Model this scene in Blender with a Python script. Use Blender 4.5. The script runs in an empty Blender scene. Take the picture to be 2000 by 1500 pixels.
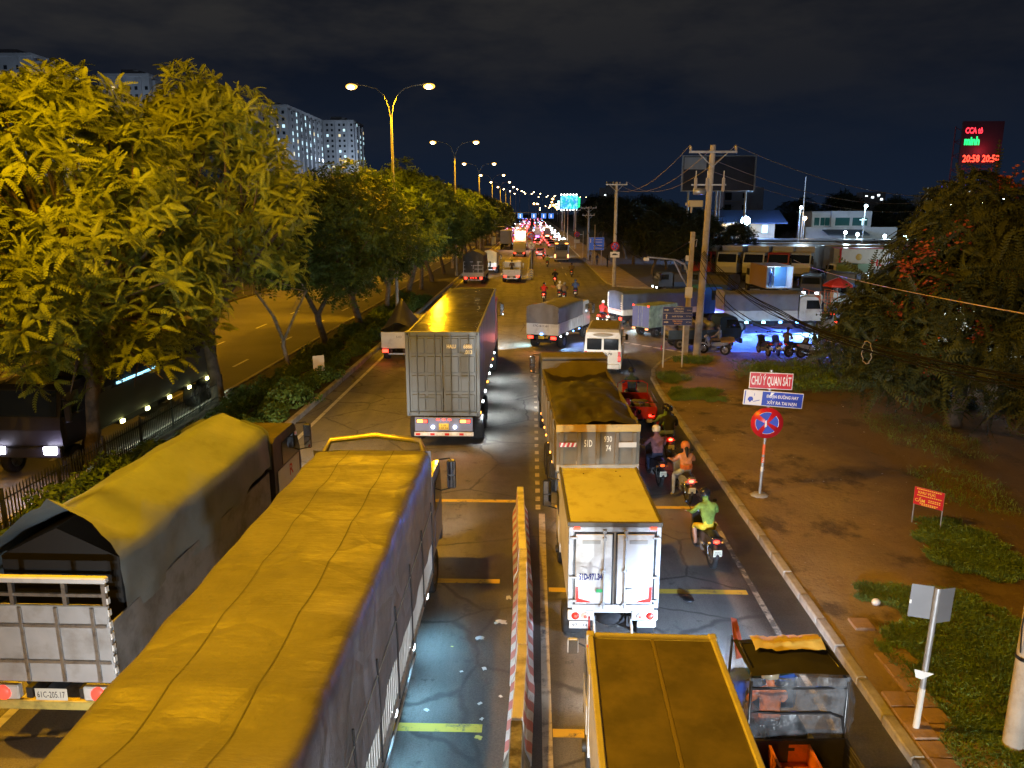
import bpy, math, random
import numpy as np
from mathutils import Vector, Matrix, Euler
R = math.radians
rnd = random.Random(7)
S = bpy.context.scene
COL = S.collection

# ------------------------------------------------------------------ camera
cam_data = bpy.data.cameras.new("camera")
cam = bpy.data.objects.new("camera", cam_data)
COL.objects.link(cam)
cam.location = (0.0, 0.0, 8.0)
cam_data.sensor_width = 36.0
cam_data.lens = 27.0
cam_data.clip_start = 0.1
cam_data.clip_end = 4000.0
cam.rotation_euler = Euler((R(90 - 12.63), 0, R(1.64)), 'XYZ')
S.camera = cam

# ------------------------------------------------------------------ night sky and exposure
world = bpy.data.worlds.new("World")
S.world = world
world.use_nodes = True
wn = world.node_tree
wn.nodes.clear()
w_out = wn.nodes.new('ShaderNodeOutputWorld')
w_bg = wn.nodes.new('ShaderNodeBackground')
w_sky = wn.nodes.new('ShaderNodeTexSky')
w_sky.sky_type = 'NISHITA'
w_sky.sun_disc = False
w_sky.sun_elevation = R(-4.0)
w_sky.sun_rotation = R(200)
w_co = wn.nodes.new('ShaderNodeTexCoord')
w_map = wn.nodes.new('ShaderNodeMapping')
w_map.inputs['Scale'].default_value = (2.2, 2.2, 7.0)
w_map.inputs['Rotation'].default_value = (0.0, R(9), R(20))
w_noise = wn.nodes.new('ShaderNodeTexNoise')
w_noise.inputs['Scale'].default_value = 1.5
w_noise.inputs['Detail'].default_value = 5.0
w_noise.inputs['Roughness'].default_value = 0.62
w_sep = wn.nodes.new('ShaderNodeSeparateXYZ')
w_ramp = wn.nodes.new('ShaderNodeValToRGB')          # night air from horizon to zenith
w_ramp.color_ramp.elements[0].position = 0.0
w_ramp.color_ramp.elements[0].color = (0.0070, 0.0135, 0.0300, 1)
w_ramp.color_ramp.elements[1].position = 0.34
w_ramp.color_ramp.elements[1].color = (0.0072, 0.0076, 0.0095, 1)
e = w_ramp.color_ramp.elements.new(0.16)
e.color = (0.0052, 0.0078, 0.0150, 1)
w_cl = wn.nodes.new('ShaderNodeValToRGB')            # lit underside of the clouds
w_cl.color_ramp.elements[0].position = 0.40
w_cl.color_ramp.elements[0].color = (0, 0, 0, 1)
w_cl.color_ramp.elements[1].position = 0.62
w_cl.color_ramp.elements[1].color = (1, 1, 1, 1)
w_hi = wn.nodes.new('ShaderNodeMapRange')
w_hi.inputs['From Min'].default_value = 0.05
w_hi.inputs['From Max'].default_value = 0.30
w_mul = wn.nodes.new('ShaderNodeMath'); w_mul.operation = 'MULTIPLY'
w_west = wn.nodes.new('ShaderNodeMapRange')          # the town's glow lies to the left
w_west.inputs['From Min'].default_value = 0.6
w_west.inputs['From Max'].default_value = -0.7
w_west.inputs['To Min'].default_value = 0.4
w_west.inputs['To Max'].default_value = 1.0
w_mul2 = wn.nodes.new('ShaderNodeMath'); w_mul2.operation = 'MULTIPLY'
w_mix = wn.nodes.new('ShaderNodeMixRGB')
w_mix.inputs['Color2'].default_value = (0.0360, 0.0335, 0.0300, 1)
w_add = wn.nodes.new('ShaderNodeMixRGB'); w_add.blend_type = 'ADD'
w_add.inputs['Fac'].default_value = 0.02
L = wn.links.new
L(w_co.outputs['Generated'], w_sep.inputs[0])
L(w_co.outputs['Generated'], w_map.inputs['Vector'])
L(w_map.outputs[0], w_noise.inputs['Vector'])
L(w_sep.outputs['Z'], w_ramp.inputs[0])
L(w_noise.outputs[0], w_cl.inputs[0])
L(w_sep.outputs['Z'], w_hi.inputs['Value'])
L(w_sep.outputs['X'], w_west.inputs['Value'])
L(w_cl.outputs[0], w_mul.inputs[0]); L(w_hi.outputs[0], w_mul.inputs[1])
L(w_mul.outputs[0], w_mul2.inputs[0]); L(w_west.outputs[0], w_mul2.inputs[1])
L(w_mul2.outputs[0], w_mix.inputs['Fac'])
L(w_ramp.outputs[0], w_mix.inputs['Color1'])
L(w_mix.outputs[0], w_add.inputs['Color1'])
L(w_sky.outputs[0], w_add.inputs['Color2'])
L(w_add.outputs[0], w_bg.inputs['Color'])
w_bg.inputs['Strength'].default_value = 1.0
L(w_bg.outputs[0], w_out.inputs[0])

S.view_settings.view_transform = 'Standard'
S.view_settings.look = 'None'
S.view_settings.exposure = 0.0
S.view_settings.gamma = 1.0
S.view_settings.use_curve_mapping = False
S.render.engine = 'CYCLES'
S.cycles.use_denoising = True
S.cycles.sample_clamp_indirect = 3.0
S.cycles.max_bounces = 6
S.cycles.diffuse_bounces = 3
S.cycles.glossy_bounces = 3
S.cycles.transparent_max_bounces = 8
S.cycles.use_light_tree = True

# ------------------------------------------------------------------ lamps (lit lamps of the place and added fill lights)
SODIUM = (1.0, 0.475, 0.004)
COOL = (0.55, 0.80, 1.0)
def spot_lamp(name, loc, target, power, col, angle=60, blend=0.6, size=0.05):
    d = bpy.data.lights.new(name, 'SPOT')
    d.energy = power; d.color = col; d.spot_size = R(angle); d.spot_blend = blend
    d.shadow_soft_size = size
    o = bpy.data.objects.new(name, d); COL.objects.link(o)
    o.location = loc
    v = Vector(target) - Vector(loc)
    o.rotation_euler = v.to_track_quat('-Z', 'Y').to_euler()
    return o
def point_lamp(name, loc, power, col, size=0.06):
    d = bpy.data.lights.new(name, 'POINT')
    d.energy = power; d.color = col; d.shadow_soft_size = size
    o = bpy.data.objects.new(name, d); COL.objects.link(o)
    o.location = loc
    return o

# ------------------------------------------------------------------ materials
_mats = {}
def M(name, col=(.5, .5, .5), rough=.6, metal=0.0, noise=None, dirt=None, bump=None, emit=0.0, spec=.5, coat=0.0, trans=0.0):
    """procedural material; noise=(scale, amount), dirt=(colour, scale, low, high), bump=(scale, strength)"""
    if name in _mats: return _mats[name]
    m = bpy.data.materials.new(name); m.use_nodes = True
    nt = m.node_tree; b = nt.nodes['Principled BSDF']
    b.inputs['Roughness'].default_value = rough
    b.inputs['Metallic'].default_value = metal
    b.inputs['Specular IOR Level'].default_value = spec
    b.inputs['Coat Weight'].default_value = coat
    b.inputs['Transmission Weight'].default_value = trans
    c4 = (*col, 1)
    b.inputs['Base Color'].default_value = c4
    m.diffuse_color = c4
    if emit:
        b.inputs['Emission Color'].default_value = c4
        b.inputs['Emission Strength'].default_value = emit
    src = None
    if noise or dirt or bump:
        co = nt.nodes.new('ShaderNodeTexCoord')
    if noise:
        n = nt.nodes.new('ShaderNodeTexNoise'); n.inputs['Scale'].default_value = noise[0]; n.inputs['Detail'].default_value = 6
        nt.links.new(co.outputs['Object'], n.inputs['Vector'])
        mr = nt.nodes.new('ShaderNodeMapRange')
        mr.inputs['From Min'].default_value = .3; mr.inputs['From Max'].default_value = .7
        mr.inputs['To Min'].default_value = 1 - noise[1]; mr.inputs['To Max'].default_value = 1 + noise[1]
        nt.links.new(n.outputs[0], mr.inputs['Value'])
        mx = nt.nodes.new('ShaderNodeMixRGB'); mx.blend_type = 'MULTIPLY'; mx.inputs['Fac'].default_value = 1
        mx.inputs['Color1'].default_value = c4
        nt.links.new(mr.outputs[0], mx.inputs['Color2']); src = mx.outputs[0]
    if dirt:
        n = nt.nodes.new('ShaderNodeTexNoise'); n.inputs['Scale'].default_value = dirt[1]; n.inputs['Detail'].default_value = 8
        n.inputs['Roughness'].default_value = .65
        nt.links.new(co.outputs['Object'], n.inputs['Vector'])
        mr = nt.nodes.new('ShaderNodeMapRange')
        mr.inputs['From Min'].default_value = dirt[2]; mr.inputs['From Max'].default_value = dirt[3]
        nt.links.new(n.outputs[0], mr.inputs['Value'])
        mx = nt.nodes.new('ShaderNodeMixRGB')
        nt.links.new(mr.outputs[0], mx.inputs['Fac'])
        if src: nt.links.new(src, mx.inputs['Color1'])
        else: mx.inputs['Color1'].default_value = c4
        mx.inputs['Color2'].default_value = (*dirt[0], 1); src = mx.outputs[0]
    if src: nt.links.new(src, b.inputs['Base Color'])
    if bump:
        n = nt.nodes.new('ShaderNodeTexNoise'); n.inputs['Scale'].default_value = bump[0]; n.inputs['Detail'].default_value = 5
        nt.links.new(co.outputs['Object'], n.inputs['Vector'])
        bp = nt.nodes.new('ShaderNodeBump'); bp.inputs['Strength'].default_value = bump[1]; bp.inputs['Distance'].default_value = .03
        nt.links.new(n.outputs[0], bp.inputs['Height']); nt.links.new(bp.outputs[0], b.inputs['Normal'])
    _mats[name] = m
    return m
def LIT(name, col, s): return M(name, col, rough=.4, emit=s)

GRIME = (.05, .042, .03)
tyre_m = M('rubber', (.016, .016, .017), .85, noise=(9, .3), dirt=((.06, .055, .05), 3, .5, .8))
rim_m = M('wheel_steel', (.30, .30, .30), .45, .7, dirt=(GRIME, 4, .45, .75))
chassis_m = M('chassis_steel', (.035, .035, .037), .6, .3, dirt=(GRIME, 3, .4, .8))
dark_m = M('dark_plastic', (.018, .018, .02), .45)
black_m = M('black_trim', (.012, .012, .013), .3)
white_paint = M('white_paint', (.62, .62, .60), .35, noise=(2, .06), dirt=((.30, .27, .22), 1.8, .52, .85), coat=.3)
cream_paint = M('cream_paint', (.66, .64, .56), .35, noise=(2, .06), dirt=((.35, .30, .22), 1.8, .52, .85), coat=.3)
steel_m = M('bare_steel', (.42, .42, .42), .38, .85, noise=(6, .15), dirt=(GRIME, 5, .5, .8))
glass_m = M('vehicle_glass', (.012, .016, .02), .06, 0, spec=.8)
mirror_m = M('mirror_glass', (.7, .72, .75), .04, 1.0)
chrome_m = M('chrome', (.6, .6, .6), .15, 1.0)
red_paint = M('red_paint', (.42, .018, .014), .35, noise=(4, .15), dirt=(GRIME, 4, .55, .85), coat=.3)
blue_paint = M('blue_paint', (.03, .09, .42), .35, noise=(4, .12), dirt=(GRIME, 4, .55, .85), coat=.3)
red_light = LIT('red_lamp', (1.0, .03, .015), 9.0)
red_dim = LIT('red_lamp_dim', (1.0, .05, .03), 2.2)
amber_light = LIT('amber_lamp', (1.0, .36, .05), 6.0)
white_light = LIT('white_lamp', (.85, .95, 1.0), 14.0)
blue_light = LIT('blue_lamp', (.12, .35, 1.0), 12.0)
warm_light = LIT('warm_lamp', (1.0, .70, .32), 16.0)
sodium_lamp_m = LIT('sodium_lens', (1.0, .50, .07), 2.6)
sodium_core_m = LIT('sodium_core', (1.0, .80, .40), 40.0)
plate_m = M('number_plate', (.70, .70, .62), .4)
plate_y = M('number_plate_yellow', (.72, .52, .06), .4)
refl_red = M('reflector_red', (.55, .03, .02), .25)
refl_white = M('reflector_white', (.75, .75, .72), .3)
concrete_m = M('concrete', (.33, .32, .29), .85, noise=(3, .15), dirt=((.14, .13, .11), 1.5, .5, .85), bump=(30, .25))
galv_m = M('galvanised_steel', (.40, .41, .42), .45, .6, noise=(5, .15), dirt=((.22, .2, .17), 3, .5, .85))

# ------------------------------------------------------------------ mesh builder
class MB:
    def __init__(self):
        self.v = []; self.f = []; self.fm = []; self.sm = []; self.mats = []
    def mi(self, m):
        if m not in self.mats: self.mats.append(m)
        return self.mats.index(m)
    def add(self, vs, fs, m, smooth=False):
        o = len(self.v); k = self.mi(m)
        self.v.extend([tuple(p) for p in vs])
        for f in fs:
            self.f.append(tuple(i + o for i in f)); self.fm.append(k); self.sm.append(smooth)
        return self
    def box(self, lo, hi, m, c=0.0, rz=0.0, about=None):
        x0, y0, z0 = lo; x1, y1, z1 = hi
        if c <= 0:
            vs = [(x0,y0,z0),(x1,y0,z0),(x1,y1,z0),(x0,y1,z0),(x0,y0,z1),(x1,y0,z1),(x1,y1,z1),(x0,y1,z1)]
            fs = [(0,3,2,1),(4,5,6,7),(0,1,5,4),(1,2,6,5),(2,3,7,6),(3,0,4,7)]
        else:
            c = min(c, .49*(x1-x0), .49*(y1-y0), .49*(z1-z0))
            vs = []; idx = {}
            for sx in (0,1):
                for sy in (0,1):
                    for sz in (0,1):
                        P = [(x0,x1)[sx], (y0,y1)[sy], (z0,z1)[sz]]
                        s = [sx, sy, sz]
                        for a in range(3):
                            q = list(P)
                            for b in range(3):
                                if b != a: q[b] += c if s[b] == 0 else -c
                            idx[(sx,sy,sz,a)] = len(vs); vs.append(tuple(q))
            fs = []
            for a in range(3):
                b, d = [(1,2),(2,0),(0,1)][a]
                for s in (0,1):
                    q = []
                    for (sb, sd) in ((0,0),(1,0),(1,1),(0,1)):
                        k = [0,0,0]; k[a] = s; k[b] = sb; k[d] = sd
                        q.append(idx[(*k, a)])
                    fs.append(tuple(q if s else q[::-1]))
            for a in range(3):          # edges along axis a
                b, d = [(1,2),(2,0),(0,1)][a]
                for sb in (0,1):
                    for sd in (0,1):
                        k0 = [0,0,0]; k0[b] = sb; k0[d] = sd; k1 = list(k0); k1[a] = 1
                        q = [idx[(*k0, b)], idx[(*k1, b)], idx[(*k1, d)], idx[(*k0, d)]]
                        fs.append(tuple(q if (sb != sd) else q[::-1]))
            for sx in (0,1):
                for sy in (0,1):
                    for sz in (0,1):
                        q = [idx[(sx,sy,sz,0)], idx[(sx,sy,sz,1)], idx[(sx,sy,sz,2)]]
                        fs.append(tuple(q if (sx+sy+sz) % 2 else q[::-1]))
        if rz:
            a = about or ((x0+x1)/2, (y0+y1)/2)
            cs, sn = math.cos(rz), math.sin(rz)
            vs = [(a[0]+(p[0]-a[0])*cs-(p[1]-a[1])*sn, a[1]+(p[0]-a[0])*sn+(p[1]-a[1])*cs, p[2]) for p in vs]
        return self.add(vs, fs, m)
    def quad(self, a, b, c, d, m): return self.add([a, b, c, d], [(0,1,2,3)], m)
    def tube(self, pts, r, m, n=8, cap=True, smooth=True):
        pts = [Vector(p) for p in pts]
        rs = r if isinstance(r, (list, tuple)) else [r]*len(pts)
        vs = []; fs = []; prev = None
        for i, p in enumerate(pts):
            t = (pts[min(i+1, len(pts)-1)] - pts[max(i-1, 0)])
            t = t.normalized() if t.length > 1e-9 else Vector((0,0,1))
            if prev is None:
                u = t.orthogonal().normalized()
            else:
                u = prev - t*prev.dot(t)
                u = u.normalized() if u.length > 1e-6 else t.orthogonal().normalized()
            prev = u; w = t.cross(u)
            for k in range(n):
                a = 2*math.pi*k/n
                vs.append(p + (u*math.cos(a) + w*math.sin(a))*rs[i])
        for i in range(len(pts)-1):
            for k in range(n):
                k2 = (k+1) % n
                fs.append((i*n+k, i*n+k2, (i+1)*n+k2, (i+1)*n+k))
        self.add(vs, fs, m, smooth)
        if cap:
            o = len(pts)-1
            self.add(vs[:n], [tuple(range(n))[::-1]], m); self.add(vs[o*n:], [tuple(range(n))], m)
        return self
    def cyl(self, a, b, r, m, n=14, smooth=True): return self.tube([a, b], r, m, n, True, smooth)
    def lathe(self, prof, m, n=20, axis='x', at=(0,0,0), closed=False):
        """prof: (radius, along) pairs"""
        vs = []; fs = []
        for (r, h) in prof:
            for k in range(n):
                a = 2*math.pi*k/n; c, s = r*math.cos(a), r*math.sin(a)
                p = (h, c, s) if axis == 'x' else ((c, h, s) if axis == 'y' else (c, s, h))
                vs.append((p[0]+at[0], p[1]+at[1], p[2]+at[2]))
        L_ = len(prof)
        for i in range(L_ if closed else L_-1):
            j = (i+1) % L_
            for k in range(n):
                k2 = (k+1) % n
                q = (i*n+k, i*n+k2, j*n+k2, j*n+k)
                fs.append(q if axis != 'y' else q[::-1])
        return self.add(vs, fs, m, True)
    def ball(self, c, r, m, n=12, k=8):
        rx, ry, rz = r if isinstance(r, (list, tuple)) else (r, r, r)
        vs = [(c[0], c[1], c[2]-rz)]; fs = []
        for i in range(1, k):
            t = -math.pi/2 + math.pi*i/k
            for j in range(n):
                a = 2*math.pi*j/n
                vs.append((c[0]+rx*math.cos(t)*math.cos(a), c[1]+ry*math.cos(t)*math.sin(a), c[2]+rz*math.sin(t)))
        vs.append((c[0], c[1], c[2]+rz)); top = len(vs)-1
        for j in range(n): fs.append((0, 1+(j+1) % n, 1+j))
        for i in range(k-2):
            for j in range(n):
                j2 = (j+1) % n
                fs.append((1+i*n+j, 1+i*n+j2, 1+(i+1)*n+j2, 1+(i+1)*n+j))
        for j in range(n): fs.append((top, 1+(k-2)*n+j, 1+(k-2)*n+(j+1) % n))
        return self.add(vs, fs, m, True)
    def prism(self, poly, x0, x1, m, axis='x', inset=0.0):
        """extrude a polygon of (u, v) along an axis: x -> (y, z), y -> (x, z), z -> (x, y)"""
        def P(u, v, w): return (w, u, v) if axis == 'x' else ((u, w, v) if axis == 'y' else (u, v, w))
        n = len(poly)
        vs = [P(u, v, x0) for u, v in poly] + [P(u, v, x1) for u, v in poly]
        fs = [tuple(range(n))[::-1], tuple(range(n, 2*n))]
        for i in range(n):
            j = (i+1) % n; fs.append((i, j, n+j, n+i))
        if axis == 'y': fs = [f[::-1] for f in fs]
        return self.add(vs, fs, m)
    def grid(self, fn, nu, nv, m, smooth=True):
        vs = [fn(i/nu, j/nv) for i in range(nu+1) for j in range(nv+1)]
        fs = [(i*(nv+1)+j, (i+1)*(nv+1)+j, (i+1)*(nv+1)+j+1, i*(nv+1)+j+1) for i in range(nu) for j in range(nv)]
        return self.add(vs, fs, m, smooth)
    def mesh(self, name):
        me = bpy.data.meshes.new(name)
        me.from_pydata(self.v, [], self.f)
        for m in self.mats: me.materials.append(m)
        if self.f:
            me.polygons.foreach_set('material_index', self.fm)
            me.polygons.foreach_set('use_smooth', self.sm)
        me.update()
        return me
    def build(self, name, parent=None, label=None, kind=None, cat=None, group=None, loc=None, rz=0.0):
        return obj(name, self.mesh(name), parent, label, kind, cat, group, loc, rz)
def fast_mesh(name, V, Q, mat_list, mi=None, smooth=False):
    """quads from numpy arrays"""
    me = bpy.data.meshes.new(name)
    V = np.asarray(V, dtype=np.float32); Q = np.asarray(Q, dtype=np.int32); k = Q.shape[1]
    me.vertices.add(len(V)); me.vertices.foreach_set('co', V.ravel())
    me.loops.add(Q.size); me.loops.foreach_set('vertex_index', Q.ravel())
    me.polygons.add(len(Q)); me.polygons.foreach_set('loop_start', np.arange(0, Q.size, k, dtype=np.int32))
    for m in mat_list: me.materials.append(m)
    if mi is not None: me.polygons.foreach_set('material_index', np.asarray(mi, dtype=np.int32))
    if smooth: me.polygons.foreach_set('use_smooth', np.ones(len(Q), dtype=bool))
    me.update(calc_edges=True)
    return me
def obj(name, me, parent=None, label=None, kind=None, cat=None, group=None, loc=None, rz=0.0):
    o = bpy.data.objects.new(name, me); COL.objects.link(o)
    if parent is not None: o.parent = parent
    if loc is not None: o.location = loc
    if rz: o.rotation_euler = (0, 0, rz)
    tag(o, label, cat, group, kind)
    return o
def tag(o, label=None, cat=None, group=None, kind=None):
    if label: o['label'] = label
    if cat: o['category'] = cat
    if group: o['group'] = group
    if kind: o['kind'] = kind
    return o
def thing(name, label, cat, loc=(0,0,0), rz=0.0, group=None):
    o = bpy.data.objects.new(name, None); COL.objects.link(o)
    o.location = loc; o.rotation_euler = (0, 0, rz); o.empty_display_size = .2
    return tag(o, label, cat, group)
def copy_tree(o, label=None, loc=None, rz=None, swap=None, scale=None, parent=None):
    """copy a thing with its parts and sub-parts; swap = {material: material} on the copies"""
    c = o.copy(); COL.objects.link(c)
    if parent is not None: c.parent = parent
    if label: c['label'] = label
    if loc is not None: c.location = loc
    if rz is not None: c.rotation_euler = (0, 0, rz)
    if scale is not None: c.scale = scale
    if swap and c.type == 'MESH':
        for sl in c.material_slots:
            if sl.material in swap:
                nm = swap[sl.material]; sl.link = 'OBJECT'; sl.material = nm
    for ch in o.children: copy_tree(ch, swap=swap, parent=c)
    return c
def text(parent, s, m, loc, rot, h, w=None, name='lettering', extr=.003, bold=.0, cat=None, label=None):
    """raised lettering; h = height of a capital, w = full width"""
    cu = bpy.data.curves.new(name, 'FONT'); cu.body = s
    cu.align_x = 'CENTER'; cu.align_y = 'CENTER'; cu.resolution_u = 2; cu.extrude = 0.0; cu.offset = bold
    t = bpy.data.objects.new(name, cu); COL.objects.link(t)
    dg = bpy.context.evaluated_depsgraph_get()
    me = bpy.data.meshes.new_from_object(t.evaluated_get(dg))
    bpy.data.objects.remove(t); bpy.data.curves.remove(cu)
    n = len(me.vertices)
    co = np.empty(n*3, dtype=np.float32); me.vertices.foreach_get('co', co); co = co.reshape(-1, 3)
    lines = s.count('\n') + 1
    sy = h/.73
    sx = sy
    if w and n:
        sx = w/max(1e-6, float(co[:,0].max()-co[:,0].min()))
    if n:
        co[:,0] = (co[:,0]-(co[:,0].max()+co[:,0].min())/2)*sx
        co[:,1] = (co[:,1]-(co[:,1].max()+co[:,1].min())/2)*sy
        co[:,2] += extr
        me.vertices.foreach_set('co', co.ravel())
    me.materials.clear(); me.materials.append(m); me.name = name; me.update()
    o = obj(name, me, parent); o.location = loc; o.rotation_euler = rot
    return o
BACK = (R(90), 0, 0)        # lettering that faces -Y (towards the camera)
RIGHT = (R(90), 0, R(90))   # lettering that faces +X
def hsh(*a):
    x = math.sin(sum(v*k for v, k in zip(a, (12.9898, 78.233, 37.719, 4.581))))*43758.5453
    return x - math.floor(x)
from mathutils import noise as mnoise
def nz(x, y, z=0.0): return mnoise.noise(Vector((x, y, z)))
# ================================================================== ground, roads, kerbs
def node_mat(name):
    m = bpy.data.materials.new(name); m.use_nodes = True
    _mats[name] = m
    return m, m.node_tree, m.node_tree.nodes['Principled BSDF']
class NT:
    """short-hand for building shader graphs"""
    def __init__(self, nt):
        self.nt = nt
        self.co = nt.nodes.new('ShaderNodeTexCoord').outputs['Object']
        s = nt.nodes.new('ShaderNodeSeparateXYZ'); nt.links.new(self.co, s.inputs[0])
        self.x, self.y, self.z = s.outputs
    def val(self, a, sock):
        if isinstance(a, (int, float)): sock.default_value = a
        elif isinstance(a, tuple): sock.default_value = (*a, 1)
        else: self.nt.links.new(a, sock)
    def noise(self, scale, detail=5, rough=.55, stretch=None):
        n = self.nt.nodes.new('ShaderNodeTexNoise')
        n.inputs['Scale'].default_value = scale; n.inputs['Detail'].default_value = detail; n.inputs['Roughness'].default_value = rough
        if stretch:
            mp = self.nt.nodes.new('ShaderNodeMapping'); mp.inputs['Scale'].default_value = stretch
            self.nt.links.new(self.co, mp.inputs[0]); self.nt.links.new(mp.outputs[0], n.inputs['Vector'])
        else: self.nt.links.new(self.co, n.inputs['Vector'])
        return n.outputs[0]
    def math(self, op, a, b=0.0):
        n = self.nt.nodes.new('ShaderNodeMath'); n.operation = op
        self.val(a, n.inputs[0]); self.val(b, n.inputs[1]); return n.outputs[0]
    def ramp(self, a, lo, hi, t0=0.0, t1=1.0):
        n = self.nt.nodes.new('ShaderNodeMapRange')
        self.val(a, n.inputs['Value'])
        for k, v in (('From Min', lo), ('From Max', hi), ('To Min', t0), ('To Max', t1)): n.inputs[k].default_value = v
        return n.outputs[0]
    def mix(self, f, a, b, mode='MIX'):
        n = self.nt.nodes.new('ShaderNodeMixRGB'); n.blend_type = mode
        self.val(f, n.inputs['Fac']); self.val(a, n.inputs['Color1']); self.val(b, n.inputs['Color2']); return n.outputs[0]
    def bump(self, h, strength, dist=.02):
        n = self.nt.nodes.new('ShaderNodeBump'); n.inputs['Strength'].default_value = strength; n.inputs['Distance'].default_value = dist
        self.val(h, n.inputs['Height']); return n.outputs[0]

# --- asphalt: tyre-polished lanes, patches, wet gutters beside the kerb and the barrier
asphalt_m, nt_, b_ = node_mat('asphalt')
g = NT(nt_)
base = g.mix(g.ramp(g.noise(.35, 6), .35, .65), (.185, .172, .150), (.245, .228, .200))
base = g.mix(g.ramp(g.noise(.9, 8, .7, (1, .06, 1)), .5, .72, 0, .6), base, (.11, .102, .09))
base = g.mix(g.ramp(g.noise(38, 4, .7), .42, .68, 0, .62), base, (.07, .066, .06))
base = g.mix(g.ramp(g.noise(9, 6, .7, (1, .35, 1)), .52, .70, 0, .5), base, (.10, .094, .084))
base = g.mix(g.ramp(g.noise(1.7, 9, .75), .56, .64, 0, .75), base, (.062, .058, .052))
vor = nt_.nodes.new('ShaderNodeTexVoronoi'); vor.feature = 'DISTANCE_TO_EDGE'; vor.inputs['Scale'].default_value = .42
vmap = nt_.nodes.new('ShaderNodeMixRGB'); vmap.inputs['Fac'].default_value = .22
vn = nt_.nodes.new('ShaderNodeTexNoise'); vn.inputs['Scale'].default_value = 1.6; vn.inputs['Detail'].default_value = 6
nt_.links.new(g.co, vn.inputs['Vector']); nt_.links.new(g.co, vmap.inputs['Color1']); nt_.links.new(vn.outputs[1], vmap.inputs['Color2']); nt_.links.new(vmap.outputs[0], vor.inputs['Vector'])
base = g.mix(g.ramp(vor.outputs['Distance'], .016, .004, 0, .75), base, (.04, .038, .034))
trk = g.math('ABSOLUTE', g.math('SUBTRACT', g.math('FRACT', g.math('MULTIPLY', g.math('ADD', g.x, g.math('MULTIPLY', g.noise(.12, 3), 1.2)), .56)), .5))
base = g.mix(g.ramp(trk, .16, .04, 0, .42), base, (.095, .09, .082))
wob = g.math('MULTIPLY', g.math('SUBTRACT', g.noise(.8, 6, .6, (1, .35, 1)), .5), 1.1)
xw = g.math('ADD', g.x, wob)
near = g.ramp(g.y, 37.0, 33.0)
gut = g.math('MULTIPLY', g.ramp(xw, 4.35, 4.75), near)                      # wet gutter
strip = g.math('MULTIPLY', g.ramp(xw, -1.45, -1.15), g.ramp(xw, .62, .45))   # damp strip along the barrier
strip = g.math('MULTIPLY', strip, g.ramp(g.y, 31, 24))
wet = g.math('MAXIMUM', gut, g.math('MULTIPLY', strip, .8))
base = g.mix(g.math('MULTIPLY', wet, g.ramp(g.noise(26, 5, .7), .35, .6, .7, 1.0)), base, (.034, .031, .028))
nt_.links.new(base, b_.inputs['Base Color'])
nt_.links.new(g.math('SUBTRACT', g.ramp(g.noise(1.3, 6), .3, .7, .62, .85), g.math('MULTIPLY', wet, .28)), b_.inputs['Roughness'])
nt_.links.new(g.bump(g.noise(55, 4, .75), .9, .02), b_.inputs['Normal'])

# --- bare dirt of the verge
dirt_m, nt_, b_ = node_mat('dirt')
g = NT(nt_)
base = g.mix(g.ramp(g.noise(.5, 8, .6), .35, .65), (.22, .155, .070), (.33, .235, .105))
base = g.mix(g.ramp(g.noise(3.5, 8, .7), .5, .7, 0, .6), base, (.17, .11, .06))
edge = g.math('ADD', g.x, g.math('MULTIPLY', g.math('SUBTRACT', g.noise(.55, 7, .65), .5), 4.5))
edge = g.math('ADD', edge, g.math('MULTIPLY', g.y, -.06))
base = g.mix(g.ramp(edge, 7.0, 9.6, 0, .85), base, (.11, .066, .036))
base = g.mix(g.ramp(g.noise(.42, 8, .7, (1, .8, 1)), .53, .61, 0, .82), base, (.062, .042, .022))  # dark patches: damp stains and tree shadow put into the dirt colour
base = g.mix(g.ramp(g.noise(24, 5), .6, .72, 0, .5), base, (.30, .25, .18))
nt_.links.new(base, b_.inputs['Base Color']); b_.inputs['Roughness'].default_value = .95
nt_.links.new(g.bump(g.noise(9, 8, .7), .8, .06), b_.inputs['Normal'])

soil_m = M('soil', (.035, .028, .018), .95, noise=(4, .4), bump=(8, .6))
far_ground_m = M('far_ground', (.03, .032, .026), .95, noise=(.05, .4))
yard_m = M('yard_surface', (.10, .10, .10), .75, noise=(.3, .3), dirt=((.05, .045, .04), .6, .45, .75))
kerb_m = M('kerb_concrete', (.36, .33, .28), .85, noise=(2.5, .18), dirt=((.13, .11, .085), 1.6, .48, .8), bump=(25, .3))
tile_m = M('paving_tile', (.33, .215, .14), .85, noise=(3, .22), dirt=((.13, .085, .05), 2.2, .48, .75), bump=(30, .3))
def worn(name, col, lo, hi):
    m, nt, b = node_mat(name); g = NT(nt)
    c = g.mix(g.ramp(g.noise(3.2, 9, .75), lo, hi), col, (.10, .095, .085))
    c = g.mix(g.ramp(g.noise(1.1, 6, .6, (1, 3, 1)), .55, .7, 0, .6), c, (.14, .12, .08))
    nt.links.new(c, b.inputs['Base Color']); b.inputs['Roughness'].default_value = .75
    return m
yellow_line_m = worn('yellow_marking', (.72, .50, .06), .54, .66)
white_line_m = worn('white_marking', (.62, .60, .54), .56, .66)
pale_line_m = worn('worn_pale_marking', (.46, .40, .31), .5, .66)
broken_line_m = worn('broken_white_marking', (.42, .38, .31), .44, .54)

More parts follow.
